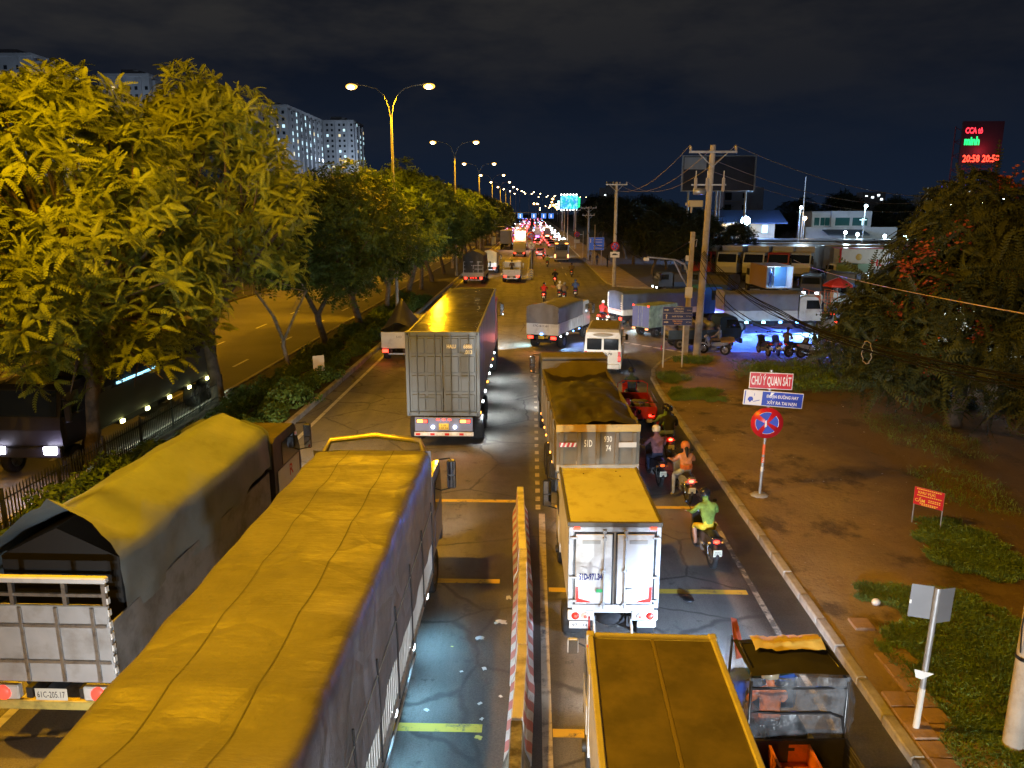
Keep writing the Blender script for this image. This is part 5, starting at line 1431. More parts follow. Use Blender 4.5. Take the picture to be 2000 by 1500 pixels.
# ------------------------------------------------------------------ truck with the gold-rimmed roof, bottom right
t = thing('box_truck', 'box truck at the bottom edge with a brown roof framed by a gold-lit rim', 'truck', (1.5, 5.2, 0), R(-1.2))
a = .80; L_ = 4.05; z0, z1 = .95, 2.5
w = MB(); w.box((-a, 0, z0), (a, L_, z1), box_w, .015); w.build('body', t)
brn = M('brown_roof_sheet', (.105, .085, .055), .6, .1, noise=(2.5, .2), dirt=((.18, .14, .085), 1.9, .45, .75), bump=(2.2, .35))
for s in (-1, 1): MB().box((s*.39-.365, .08, z1-.002), (s*.39+.365, L_-.09, z1+.012), brn, .004).build('roof_sheet', t)
MB().box((-.022, .08, z1-.002), (.022, L_-.09, z1+.020), M('roof_sealant', (.17, .13, .075), .7), .006).build('roof_seam', t)
gr = M('rim_aluminium', (.62, .58, .48), .42, .3, noise=(6, .1))
for s in (-1, 1): MB().box((s*a-.045, -.01, z1-.07), (s*a+.03, L_+.02, z1+.045), gr, .012).build('rim', t)
for yy in (0, L_): MB().box((-a+.05, yy-.06, z1-.07), (a-.05, yy+.03, z1+.04), gr, .012).build('rim', t)
for s in (-1, 1): MB().box((s*a-.06, L_-.09, z1-.09), (s*a+.045, L_+.04, z1+.055), gr, .012).build('corner_cap', t)
pr = MB()
pr.add([(-a-.004, .6, 1.0), (-a-.004, 2.9, 1.0), (-a-.004, 2.3, 1.7), (-a-.004, .9, 1.5)], [(3, 2, 1, 0)], M('print_green', (.02, .35, .16), .5))
pr.add([(-a-.005, 1.5, 1.2), (-a-.005, 3.1, 1.0), (-a-.005, 3.0, 1.35), (-a-.005, 1.9, 1.9)], [(3, 2, 1, 0)], M('print_blue', (.05, .18, .55), .5))
pr.add([(-a-.006, .4, 1.8), (-a-.006, 1.9, 1.9), (-a-.006, 1.6, 2.1), (-a-.006, .5, 2.0)], [(3, 2, 1, 0)], M('print_pink', (.55, .25, .25), .5))
pr.build('side_print', t)
cab(t, L_+.1, 1.6, 1.35, .55, 1.2, white_paint, mirror=False)
mm = MB(); mm.tube([(-.78, 5.2, 1.62), (-.95, 5.25, 1.68)], .014, black_m, 6); mm.box((-1.07, 5.2, 1.5), (-.91, 5.28, 1.74), white_paint, .02); mm.box((-1.06, 5.194, 1.51), (-.92, 5.2, 1.73), mirror_m); mm.build('mirror', t)
mk_ = MB(); mk_.add([(-.84, 4.12, 2.3), (-.8, 4.12, 2.3), (-.81, 4.16, 2.72), (-.835, 4.16, 2.72)], [(0, 1, 2, 3), (3, 2, 1, 0)], refl_red); mk_.box((-.845, 4.11, 2.28), (-.80, 4.14, 2.5), refl_red, .01); mk_.build('red_pennant', t)
chassis(t, .1, 5.4, .6, .33, [(1, .32), (4.7, .32)]); pair(t, 1.0, .8, .32, .2, True); pair(t, 4.7, .8, .32, .2)
for s in (-1, 1): spot_lamp('headlight_beam', (1.56+s*.5, 10.85, .62), (1.56+s*1.0, 16, .2), 46, (.80, .88, 1.0), 150, .75, .06)

# headlamps of the vehicles under way: each pair lights what stands ahead of it
def beams(x, y, rz, half, z, p, reach=16, col=(.88, .94, 1.0), ang=70):
    w = Matrix.Translation((x, y, 0)) @ Matrix.Rotation(rz, 4, 'Z')
    for s in (-1, 1): spot_lamp('headlight_beam', w @ Vector((s*half, 0, z)), w @ Vector((s*half*1.3, reach, .3)), p, col, ang, .8, .07)
beams(-7.25, 19.7, 0, .75, .8, 1300); beams(-2.9, 43.6, R(.5), .85, .9, 2600, 26); beams(1.32, 29.2, R(2.9), .85, .9, 1300, 12)
beams(2.85, 51.4, R(-21), .75, .75, 1500, 14); beams(1.4, 17.4, R(1), .6, .6, 170, 8); beams(4.1, 43.0, R(-8), .7, .7, 900, 16)
beams(-6.8, 95, 0, .8, .9, 700, 26); beams(-2.6, 94.5, 0, .7, .8, 600, 22); beams(4.5, 138, 0, .9, .8, 2500, 26)
# ================================================================== people and motorbikes
skin_c = M('skin', (.36, .20, .13), .55)
hair_m = M('black_hair', (.012, .010, .010), .5)
eye_m = M('eye', (.05, .04, .035), .2)
def cloth(name, col): return M(name, col, .85, noise=(7, .38), bump=(10, 1.0))
def body_mesh(name, J, bones, slots):
    """one skinned surface over a skeleton; J: joint -> (pos, radius); bones: (a, b, slot)"""
    names = list(J); idx = {n: i for i, n in enumerate(names)}
    me = bpy.data.meshes.new(name); me.from_pydata([J[n][0] for n in names], [(idx[a], idx[b]) for a, b, s in bones], [])
    o = bpy.data.objects.new(name, me); COL.objects.link(o)
    md = o.modifiers.new('skin', 'SKIN'); md.branch_smoothing = .6; md.use_smooth_shade = True
    for i, n in enumerate(names):
        r = J[n][1]; sv = me.skin_vertices[0].data[i]
        sv.radius = r if isinstance(r, tuple) else (r, r)
        sv.use_root = (n == 'pelvis')
    sb = o.modifiers.new('sub', 'SUBSURF'); sb.levels = 1; sb.render_levels = 1
    dg = bpy.context.evaluated_depsgraph_get(); dg.update()
    out = bpy.data.meshes.new_from_object(o.evaluated_get(dg)); bpy.data.objects.remove(o); bpy.data.meshes.remove(me)
    V = [tuple(v.co) for v in out.vertices]; F = [tuple(p.vertices) for p in out.polygons]
    bpy.data.meshes.remove(out)
    seg = [(Vector(J[a][0]), Vector(J[b][0]), s, min(1, (J[a][1] if not isinstance(J[a][1], tuple) else max(J[a][1])))) for a, b, s in bones]
    mb = MB(); mb.mats = list(slots)
    def near(c):
        best = None
        for a, b, s, r in seg:
            ab = b-a; t = max(0, min(1, (c-a).dot(ab)/max(1e-9, ab.length_squared))); d = (c-(a+ab*t)).length - r*.6
            if best is None or d < best[0]: best = (d, s)
        return best[1]
    mb.v = V
    for f in F:
        c = sum((Vector(V[i]) for i in f), Vector())/len(f)
        mb.f.append(f); mb.fm.append(near(c)); mb.sm.append(True)
    return mb
SL = [skin_c, cloth('shirt', (.3, .3, .3)), cloth('trousers', (.05, .06, .1)), M('shoe', (.05, .045, .04), .6), cloth('sleeve', (.3, .3, .3)), cloth('trouser_leg', (.05, .06, .1))]
def figure(name, pelvis, chest, neck, head, sh, el, wr, hand, kn, an, toe, curl=(0, 1, -.4), female=False):
    P = Vector
    pv, ch, nk, hd = P(pelvis), P(chest), P(neck), P(head)
    mid = pv.lerp(ch, .5)
    up = (hd-nk).normalized(); w = .17 if female else .19
    J = {'pelvis': (pv, (.175, .14)), 'waist': (mid, (.165, .125)), 'chest': (ch, (.19, .135)), 'neck': (nk, (.058, .058)), 'chin': (nk+up*.09, (.075, .085)), 'head': (nk+up*.17, (.082, .098)), 'crown': (nk+up*.25, (.062, .072))}
    B = [('pelvis', 'waist', 1), ('waist', 'chest', 1), ('chest', 'neck', 1), ('neck', 'chin', 0), ('chin', 'head', 0), ('head', 'crown', 0)]
    for s, k in ((-1, 0), (1, 1)):
        g_ = lambda q: P((q[k][0], q[k][1], q[k][2])) if isinstance(q[0], (tuple, list)) else P((s*q[0], q[1], q[2]))
        n = 'LR'[k]
        J['sh'+n] = (g_(sh), (.085, .085)); J['el'+n] = (g_(el), (.056, .056)); J['wr'+n] = (g_(wr), (.03, .033)); J['ha'+n] = (g_(hand), (.042, .024))
        hp = pv + P((s*.10, .02, -.03)); J['hp'+n] = (hp, (.105, .105)); J['kn'+n] = (g_(kn), (.068, .068)); J['an'+n] = (g_(an), (.042, .042)); J['to'+n] = (g_(toe), (.042, .034))
        B += [('chest', 'sh'+n, 1), ('sh'+n, 'el'+n, 1), ('el'+n, 'wr'+n, 4), ('wr'+n, 'ha'+n, 0), ('pelvis', 'hp'+n, 2), ('hp'+n, 'kn'+n, 2), ('kn'+n, 'an'+n, 5), ('an'+n, 'to'+n, 3)]
    mb = body_mesh(name, J, B, SL)
    c = nk+up*.15; f = P((0, 1, 0)); f = (f-up*f.dot(up)).normalized(); r = up.cross(f)*-1
    for s in (-1, 1):
        mb.ball(c+f*.088+r*s*.033+up*.02, .011, eye_m, 8, 5); mb.ball(c+r*s*.083+up*.0, (.012, .022, .03), skin_c, 8, 5)
    mb.tube([c+f*.085+up*.02, c+f*.112-up*.012, c+f*.09-up*.022], [.008, .014, .008], skin_c, 6)
    mb.tube([c+f*.088+r*.024-up*.05, c+f*.096-up*.05, c+f*.088-r*.024-up*.05], .007, M('lip', (.30, .12, .09), .5), 6)
    for s, k in ((-1, 0), (1, 1)):                      # four curled fingers and a thumb on each hand
        n = 'LR'[k]; h = J['ha'+n][0]; w_ = J['wr'+n][0]; d = (h-w_).normalized()
        dn = P((curl[0], curl[1], curl[2])); dn = (dn-d*dn.dot(d)); dn = dn.normalized() if dn.length > .05 else d.orthogonal().normalized()
        side = d.cross(dn)
        for i, (o_, l) in enumerate(((-.03, .068), (-.010, .078), (.011, .074), (.031, .058))):
            a = h + side*o_ + d*.012
            mb.tube([a-d*.02, a+d*l*.5, a+d*l*.72+dn*l*.32, a+d*l*.55+dn*l*.7], [.0105, .0095, .0085, .006], skin_c, 6)
        a = h - side*s*.034 - d*.015
        mb.tube([a, a-side*s*.028+d*.012+dn*.014, a-side*s*.02+d*.04+dn*.034], [.012, .010, .007], skin_c, 6)
    me = mb.mesh(name)
    return me, nk, up
RIDE = figure('rider_body', (0, -.14, .88), (0, -.02, 1.26), (0, .06, 1.45), (0, .10, 1.62), (.20, -.01, 1.36), (.30, .16, 1.13), (.33, .40, 1.05), (.335, .475, 1.045), (.19, .28, .76), (.17, .16, .36), (.18, .33, .30), (0, .2, -1))
LEAN = figure('rider_body', (0, -.16, .88), (0, .06, 1.22), (0, .18, 1.38), (0, .26, 1.53), (.20, .05, 1.32), (.29, .2, 1.10), (.33, .41, 1.05), (.335, .48, 1.045), (.22, .27, .76), (.2, .14, .36), (.21, .31, .30), (0, .2, -1))
LADY = figure('rider_body', (0, -.14, .87), (0, -.05, 1.2), (0, .01, 1.37), (0, .04, 1.53), (.175, -.04, 1.29), (.29, .10, 1.08), (.33, .38, 1.05), (.335, .46, 1.045), ((-.24, .24, .64), (.17, .27, .75)), ((-.29, .02, .16), (.17, .08, .30)), ((-.31, .16, .06), (.18, .28, .28)), (0, .2, -1), True)
PILL = figure('pillion_body', (0, -.46, .92), (0, -.38, 1.30), (0, -.33, 1.49), (0, -.28, 1.66), (.20, -.37, 1.40), (.29, -.30, 1.14), (.22, -.12, .98), (.20, -.06, .95), (.22, -.04, .80), (.22, -.22, .42), (.23, -.06, .35), (0, .4, -1))
STAND = figure('standing_body', (0, 0, .92), (0, .01, 1.26), (0, .02, 1.45), (0, .03, 1.62), (.19, 0, 1.37), (.26, .03, 1.10), (.25, .20, .95), (.24, .27, .93), (.11, .03, .49), (.11, -.02, .09), (.12, .15, .04), (0, .3, -1))
SIT = figure('seated_body', (0, -.1, .88), (0, -.14, 1.24), (0, -.08, 1.42), (0, -.02, 1.58), (.19, -.12, 1.34), (.25, .06, 1.10), (.10, .24, 1.02), (.06, .31, 1.0), (.15, .32, .84), (.14, .36, .44), (.15, .52, .40), (0, .3, -1))
def person(fig, label, loc, rz, top, legs, sleeve=None, shin=None, helmet=None, hair=False, shoes=None, group=None, visor=None):
    me, nk, up = fig
    o = obj('person', me, None, label, cat='person', group=group); o.location = loc; o.rotation_euler = (0, 0, rz)
    for i, m in ((1, top), (2, legs), (3, shoes), (4, sleeve or top), (5, shin or legs)):
        if m is None: continue
        o.material_slots[i].link = 'OBJECT'; o.material_slots[i].material = m
    c = nk + up*.175
    f = Vector((0, 1, 0)); f = (f-up*f.dot(up)).normalized(); r = f.cross(up)
    Mx = Matrix((r, f, up)).transposed().to_4x4(); Mx.translation = c
    if helmet:
        h = MB(); n = 18
        prof = [(.118, -.075), (.128, -.04), (.132, .0), (.126, .05), (.104, .095), (.065, .125), (.0, .137)]
        h.lathe(prof, helmet, n, 'z'); h.lathe([(.119, -.075), (.112, -.07), (.115, -.03)], black_m, n, 'z')
        h.tube([(-.10, .06, -.05), (-.06, .15, -.015), (0, .175, -.005), (.06, .15, -.015), (.10, .06, -.05)], [.012]*5, visor or helmet, 6)
        h.tube([(-.112, .01, -.07), (-.09, .04, -.15), (0, .07, -.19), (.09, .04, -.15), (.112, .01, -.07)], .008, black_m, 5)
        h = h.build('helmet', o); h.matrix_local = Mx
    if hair or not helmet:
        h = MB()
        if not helmet: h.ball((0, -.015, .02), (.098, .112, .105), hair_m, 14, 8)
        if hair: h.tube([(0, -.07, -.03), (0, -.12, -.10), (.01, -.13, -.22), (.02, -.11, -.33)], [.06, .055, .045, .012], hair_m, 8)
        h = h.build('hair', o); h.matrix_local = Mx
    return o
bike_paint = M('bike_paint', (.40, .02, .02), .3, coat=.5)
tail_proto = M('bike_tail_lens', (1.0, .04, .02), .4, emit=4.0)
def make_bike():
    t = thing('motorbike', '', 'motorbike')
    wheel(t, 0, -.47, .29, .10); wheel(t, 0, .77, .29, .09)
    for o in t.children: o.rotation_euler = (0, 0, 0)
    f = MB()
    f.tube([(0, .60, .98), (0, .72, .45)], .035, chrome_m, 8)
    for s in (-1, 1):
        f.tube([(s*.07, .66, .70), (s*.07, .77, .29)], .022, chrome_m, 8); f.tube([(s*.08, -.47, .29), (s*.08, .02, .36)], .022, chassis_m, 6); f.tube([(s*.10, -.47, .32), (s*.10, -.36, .66)], .025, chrome_m, 8)
    f.build('frame', t)
    e = MB(); e.box((-.12, -.02, .20), (.12, .34, .44), M('engine_grey', (.2, .2, .2), .5, .6), .05); e.build('engine', t)
    b = MB()
    b.prism([(.42, .42), (.62, .95), (.66, 1.0), (.56, 1.02), (.45, .8), (.30, .55)], -.19, .19, bike_paint)
    b.prism([(-.62, .62), (-.72, .80), (-.6, .82), (.2, .66), (.3, .5), (.0, .46)], -.12, .12, bike_paint)
    b.ball((0, .62, .98), (.15, .12, .11), bike_paint, 12, 8); b.build('fairing', t)
    s_ = MB(); s_.grid(lambda u, v: ((v-.5)*.26*(1-.25*abs(u-.4)), -.62+.92*u, .80+.02*math.sin(u*5)-.05*(2*v-1)**2 + (.05 if u < .35 else 0)), 12, 6, M('seat_vinyl', (.02, .02, .02), .6)); s_.box((-.11, -.6, .70), (.11, .28, .77), dark_m, .03); s_.build('seat', t)
    h = MB(); h.tube([(-.35, .46, 1.04), (-.15, .53, 1.06), (0, .55, 1.04), (.15, .53, 1.06), (.35, .46, 1.04)], .014, dark_m, 7); h.build('handlebar', t)
    for s in (-1, 1):
        m = MB(); m.tube([(s*.24, .5, 1.06), (s*.32, .52, 1.22)], .008, black_m, 5); m.ball((s*.34, .52, 1.25), (.06, .02, .045), black_m, 10, 6); m.build('mirror', t)
    x = MB(); x.tube([(.14, .2, .28), (.16, -.2, .28), (.17, -.62, .40)], [.03, .045, .05], chrome_m, 10); x.build('exhaust', t)
    g_ = MB()
    g_.tube([(0, -.16, .55), (0, -.45, .64), (0, -.72, .54), (0, -.80, .36)], [.05, .07, .075, .06], dark_m, 8); g_.build('mudguard', t)
    g_ = MB(); g_.tube([(0, .98, .50), (0, .86, .58), (0, .68, .57), (0, .54, .44)], [.04, .055, .055, .04], bike_paint, 8); g_.build('front_mudguard', t)
    l = MB(); l.ball((0, -.70, .73), (.075, .045, .042), tail_proto, 12, 6); l.build('tail_light', t)
    for s in (-1, 1): MB().ball((s*.15, -.66, .70), (.04, .03, .03), M('indicator', (.6, .25, .03), .3), 8, 5).build('indicator', t)
    p = MB(); p.box((-.10, -.815, .42), (.10, -.80, .58), M('bike_plate', (.66, .66, .5), .4), .004); p = p.build('number_plate', t)
    text(p, '59X2\n418.07', M('plate_ink', (.02, .02, .025), .5), (0, -.817, .50), BACK, .035, .16, 'plate_lettering', .001)
    r = MB(); r.tube([(-.11, -.5, .80), (-.12, -.76, .84), (.12, -.76, .84), (.11, -.5, .80)], .014, chrome_m, 7); r.build('grab_rail', t)
    hl = MB(); hl.ball((0, .72, .97), (.08, .05, .06), M('bike_headlamp', (.75, .85, .9), .15), 10, 6); hl.build('headlight', t)
    k = MB(); k.tube([(-.24, .06, .30), (.24, .06, .30)], .014, dark_m, 6); k.build('footrest', t)
    return t
bike0 = make_bike(); bike_used = [False]
PAINT = {n: M('bike_' + n, c, .3, coat=.5) for n, c in dict(white=(.6, .6, .58), black=(.02, .02, .022), red=(.4, .02, .02), blue=(.03, .06, .25), silver=(.35, .36, .38)).items()}
TAIL = {k: M('bike_tail_' + k, (1.0, .04 + .1*(k == 'dull'), .02), .4, emit=v) for k, v in dict(bright=22.0, on=7.0, dull=1.5, off=.05).items()}
def bike(label, x, y, rz, paint, tail='on', group='motorbikes on the road', z=0.0, glow=0.0):
    sw = {bike_paint: PAINT[paint], tail_proto: TAIL[tail]}
    o = copy_tree(bike0, label, (x, y, z), rz, sw); o['group'] = group
    if glow:
        w = Matrix.Translation((x, y, z)) @ Matrix.Rotation(rz, 4, 'Z')
        spot_lamp('tail_glow', w @ Vector((0, -.85, .72)), w @ Vector((0, -2.2, 0)), glow, (1, .1, .06), 130, .8, .05)
    return o
C = {n: cloth(n + '_cloth', c) for n, c in dict(black=(.012, .012, .014), jeans=(.20, .28, .38), plum=(.20, .09, .10), navy=(.02, .028, .06), pink=(.62, .30, .20), pale_jeans=(.45, .50, .56), lime=(.17, .28, .05), yellow=(.60, .46, .03), green=(.14, .24, .13), red=(.45, .02, .02), cream=(.5, .45, .35), blue=(.04, .09, .30), grey=(.2, .2, .21), orange=(.6, .16, .04), white=(.6, .6, .6), brown=(.12, .08, .05)).items()}
HEL = {n: M('helmet_' + n, c, .25, coat=.6) for n, c in dict(black=(.015, .015, .016), cream=(.60, .54, .36), orange=(.62, .22, .10), white=(.6, .6, .6), red=(.4, .03, .03), navy=(.03, .04, .1), grey=(.2, .2, .2)).items()}
GP = 'motorbike riders'
# two on a white and red bike beside the kerb
bike('white and red motorbike carrying two riders beside the kerb', 4.45, 24.95, R(4), 'red', 'bright', glow=16)
person(PILL, 'pillion rider in a black T-shirt and pale jeans with a black helmet', (4.45, 24.95, 0), R(4), C['black'], C['jeans'], skin_c, helmet=HEL['black'], group=GP)
person(RIDE, 'rider in a green jacket hidden in front of the black-shirted pillion', (4.45, 24.95, 0), R(4), C['green'], C['navy'], helmet=HEL['black'], group=GP)
bike('dark motorbike ridden by the person with the cream helmet', 3.72, 22.3, R(7), 'black', 'dull')
person(RIDE, 'rider in a plum jacket and cream helmet beside the dump truck', (3.72, 22.3, 0), R(7), C['plum'], C['navy'], helmet=HEL['cream'], group=GP)
bike('motorbike of the woman in pink, two bright tail lamps', 4.32, 20.95, R(5), 'silver', 'bright', glow=14)
person(LADY, 'woman in a pink blouse and orange helmet riding with one foot down', (4.32, 20.95, 0), R(5), C['pink'], C['pale_jeans'], helmet=HEL['orange'], hair=True, shoes=M('yellow_sandal', (.6, .42, .04), .5), group=GP)
o = MB().lathe([(.168, -.05), (.178, 0), (.172, .07)], C['orange'], 16, 'z', (0, -.13, .98)).build('orange_sash', [q for q in COL.objects if q.name.startswith('person')][-1])
bike('motorbike ridden by the green-shirted rider, orange tail lamp lit', 4.08, 16.95, R(6), 'black', 'on', glow=5)
person(LEAN, 'rider in a lime green shirt and yellow shorts leaning forward, nearest of the riders', (4.08, 16.95, 0), R(6), C['lime'], C['yellow'], C['green'], skin_c, helmet=HEL['black'], group=GP)
spot_lamp('bike_headlight', (4.08-.08, 17.75, .95), (3.6, 26, .2), 60, (.85, .93, 1), 60, .7, .04)
bike('red motorbike half hidden beside the dump truck', 3.22, 25.6, R(2), 'red', 'on', glow=6)
person(RIDE, 'rider in a red jacket half hidden beside the dump truck', (3.22, 25.6, 0), R(2), C['red'], C['jeans'], helmet=HEL['red'], group=GP)
far_riders = [(.9, 70.3, 'red', 'bright', 'red', 'black', 'rider with a glowing red tail lamp just above the small tarpaulin truck', 30),
              (2.4, 72.2, 'black', 'off', 'cream', 'white', 'pale-shirted rider right of the glowing red tail lamp', 0), (2.75, 70.6, 'black', 'off', 'brown', 'grey', 'rider in brown partly hidden by the small truck roof', 0),
              (3.95, 73.8, 'blue', 'off', 'blue', 'navy', 'rider in a blue raincoat at the mouth of the side street', 0), (2.35, 87, 'red', 'bright', 'black', 'red', 'rider with a red tail lamp ahead of the junction, left of centre', 30),
              (4.7, 97.5, 'black', 'dull', 'brown', 'black', 'dark rider near the right kerb beyond the junction', 0), (1.95, 116, 'black', 'off', 'lime', 'black', 'tiny rider in a light shirt in the middle of the right lanes', 0),
              (4.9, 128, 'red', 'on', 'navy', 'black', 'small rider just behind the bus', 14), (1.6, 134, 'red', 'on', 'grey', 'red', 'small rider behind the red-lit car', 14), (5.6, 55.2, 'white', 'on', 'white', 'white', 'rider in white behind the blue tarpaulin truck', 10), (5.0, 55.9, 'red', 'on', 'red', 'white', 'rider in red at the tail of the blue tarpaulin truck', 10)]
for (x, y, p, tl, top, hel, lab, gl) in far_riders:
    bike('motorbike under the ' + lab.replace('tiny ', '').replace('small ', ''), x, y, R(-3) if x < 5 else R(-30), p, tl, glow=gl)
    person(RIDE, lab, (x, y, 0), R(-3) if x < 5 else R(-30), C[top], C['navy'], helmet=HEL[hel], group=GP)
# parked motorbikes at the corner
PK = 'motorbikes parked at the corner'
bike('parked motorbike with a man lounging on it, next to the tall pole', 10.35, 43.1, R(62), 'silver', 'off', PK, .13)
person(SIT, 'man in a grey shirt lounging on the parked motorbike by the pole', (10.35, 43.1, .13), R(62), C['grey'], C['brown'], skin_c, group='people at the corner')
bd_ = MB().box((-.5, -.55, .86), (.5, .25, .89), M('cardboard', (.30, .21, .12), .8), .005, R(20)); bd_ = bd_.build('cardboard_sheet', None, 'sheet of brown cardboard lying across the parked motorbike', cat='cardboard'); bd_.location = (10.75, 42.9, .16); bd_.rotation_euler = (0, R(-8), R(62))
for (x, y, rz, p, lab) in [(13.0, 43.0, 8, 'black', 'black parked motorbike seen from behind, leftmost of the group'), (13.7, 43.1, -5, 'blue', 'second parked motorbike from the left in the corner group'), (14.6, 42.5, -75, 'black', 'dark parked motorbike standing sideways in the corner group'), (15.2, 42.2, -80, 'silver', 'parked motorbike with a pale front wheel and red leg shield')]:
    bike(lab, x, y, R(rz), p, 'off', PK, .13)
person(SIT, 'bare-shouldered man sitting among the parked motorbikes', (14.0, 42.3, .13), R(-40), C['brown'], C['navy'], skin_c, group='people at the corner')
for (x, y, rz, p, lab) in [(17.6, 44.8, -70, 'white', 'pale motorbike gleaming between the flame tree fronds, upper one'), (18.9, 45.2, -60, 'silver', 'silver motorbike showing through the flame tree fronds'), (17.6, 41.9, -75, 'white', 'white motorbike low between the flame tree fronds')]:
    bike(lab, x, y, R(rz), p, 'off', PK, .05)
for (x, y, c, lab) in [(9.5, 118, 'navy', 'person walking on the far pavement by the thin post'), (10.6, 113, 'black', 'dark-clothed person standing on the far pavement'), (9.2, 128, 'grey', 'person waiting beside the bus')]:
    person(STAND, lab, (x, y, .13), .4*x, C[c], C['navy'], group='people on the far pavement')
# ================================================================== cargo tricycles
def trike_frame(t, w, L_, paint, bedz=.55, side=.36, boards=True, dark=chassis_m):
    a = w/2
    b = MB(); b.box((-a, 0, bedz-.04), (a, L_, bedz), M('bed_floor', (.12, .10, .07), .8, noise=(3, .3), dirt=(GRIME, 2, .45, .8))); b.build('bed', t)
    for s in (-1, 1):
        wl = MB(); wl.box((s*a-.02, 0, bedz), (s*a+.02, L_, bedz+side), paint, .01)
        for k in range(4): wl.box((s*a-.03, .02, bedz+.04+k*side/4), (s*a+.03, L_-.02, bedz+.07+k*side/4), paint, .008)
        wl.build('side_board', t)
    MB().box((-a, L_-.03, bedz), (a, L_+.01, bedz+side), paint, .01).build('front_board', t)
    chassis(t, .05, L_+1.2, bedz-.18, .28, [(.55, .30)]); pair(t, .55, a-.05, .30, .16); wheel(t, 0, L_+1.35, .30, .12)
t = thing('cargo_tricycle', 'motor tricycle in the bottom right corner, its cabin wrapped in cloudy plastic', 'tricycle', (3.74, 6.85, 0), R(2.5))
dkw = M('dark_wood', (.045, .038, .032), .7, noise=(3, .3))
trike_frame(t, 1.34, 2.45, dkw, .55, .42)
MB().box((-.67, -.03, .55), (.67, .01, .97), dkw, .01).build('tailgate', t)
MB().box((.34, .3, .552), (.40, 2.2, .575), M('worn_plank', (.33, .25, .13), .8), .004, R(-4)).build('plank', t); MB().box((-.5, .3, .552), (-.44, 2.2, .575), M('worn_plank', (.33, .25, .13), .8), .004, R(3)).build('plank', t)
fr_ = MB()
for s in (-1, 1):
    fr_.tube([(s*.66, 2.5, .6), (s*.66, 2.52, 1.78), (s*.6, 2.7, 1.9), (s*.58, 3.3, 1.9), (s*.55, 3.75, 1.75), (s*.5, 3.95, 1.0)], .022, black_m, 7)
fr_.tube([(-.66, 2.52, 1.7), (.66, 2.52, 1.7)], .022, black_m, 7); fr_.tube([(-.66, 2.52, 1.35), (-.2, 2.5, 1.33), (.45, 2.5, 1.33), (.62, 2.5, 1.25), (.66, 2.5, 1.0)], .02, black_m, 7); fr_.tube([(-.58, 3.3, 1.9), (.58, 3.3, 1.9)], .02, black_m, 7)
fr_.build('cabin_frame', t)
film, nt_, b_ = node_mat('cloudy_plastic_film'); g = NT(nt_)
b_.inputs['Base Color'].default_value = (.15, .165, .18, 1); b_.inputs['Roughness'].default_value = .22
tp = nt_.nodes.new('ShaderNodeBsdfTransparent'); ms = nt_.nodes.new('ShaderNodeMixShader')
nt_.links.new(g.ramp(g.noise(4, 5), .38, .66, .14, .62), ms.inputs[0]); nt_.links.new(tp.outputs[0], ms.inputs[1]); nt_.links.new(b_.outputs[0], ms.inputs[2]); nt_.links.new(ms.outputs[0], nt_.nodes['Material Output'].inputs[0])
nt_.links.new(g.bump(g.noise(9, 4), .6, .05), b_.inputs['Normal'])
pl = MB()
pl.grid(lambda u, v: (-.68+1.36*v + .04*nz(v*3, u*4), 2.53+.05*nz(v*5, u*3, 1) - .05*(1-u), .75+1.1*u), 12, 14, film)
pl.grid(lambda u, v: (.68+.10*math.sin(u*3.1)*(1-.3*v) + .05*nz(v*4, u*5, 7), 2.5+1.1*v, .75+1.12*u), 12, 10, film); pl.grid(lambda u, v: (-.68-.03*nz(v*4, u*5, 3), 2.5+1.1*v, .75+1.12*u), 12, 10, film)
pl.build('plastic_cover', t)
rf = MB(); rf.grid(lambda u, v: (-.66+1.32*v, 2.5+.9*u, 1.90+.03*nz(u*4, v*4)+.03*math.sin(v*3.14)), 8, 10, M('cabin_roof', (.018, .017, .016), .7, noise=(3, .3))); rf.build('cabin_roof', t)
yt = MB(); yt.grid(lambda u, v: (-.45+1.0*v, 3.02+.36*u+.05*nz(v*5, u), 1.96+.07*abs(nz(u*3, v*7, 2))+.05*math.sin(u*3.1)), 8, 18, M('yellow_tarp', (.55, .42, .10), .6, bump=(8, .5))); yt.build('folded_tarp', t)
rp = MB(); rp.add([(-.62, 3.3, 1.65), (-.46, 3.35, 1.65), (-.50, 3.75, 2.02), (-.60, 3.72, 2.06), (-.62, 3.32, 1.66), (-.46, 3.37, 1.66), (-.50, 3.77, 2.03), (-.60, 3.74, 2.07)], [(0, 1, 2, 3), (7, 6, 5, 4), (0, 4, 5, 1), (1, 5, 6, 2), (2, 6, 7, 3), (3, 7, 4, 0)], M('pink_board', (.55, .16, .13), .5)); rp.build('red_board', t)
MB().box((-.3, 2.75, .6), (.3, 3.2, .84), dark_m, .04).build('driver_seat', t); nb = MB(); nb.box((-.5, 3.7, .5), (.5, 4.0, 1.1), blue_paint, .06); nb.build('nose', t); nb = MB(); nb.tube([(-.34, 3.6, 1.1), (0, 3.72, 1.08), (.34, 3.6, 1.1)], .016, dark_m, 6); nb.build('handlebar', t)
mm = MB(); mm.tube([(-.66, 3.2, 1.3), (-.84, 3.25, 1.35), (-.86, 3.2, .95)], .012, black_m, 5); mm.build('mirror_stalk', t)
wt = Matrix.Translation(t.location) @ Matrix.Rotation(R(2.5), 4, 'Z')
person(SIT, 'tricycle driver in a pale helmet and orange vest, seen through the cloudy plastic', tuple(wt @ Vector((-.22, 3.05, .02))), R(2.5), C['orange'], C['plum'], C['plum'], helmet=HEL['cream'], group='tricycle drivers')
cr = MB(); om = M('orange_plastic', (.72, .20, .015), .4, noise=(5, .1), dirt=((.3, .12, .03), 4, .55, .85))
w_, d_, h_ = .27, .36, .30
cr.box((-w_, -d_, 0), (w_, d_, .02), om)
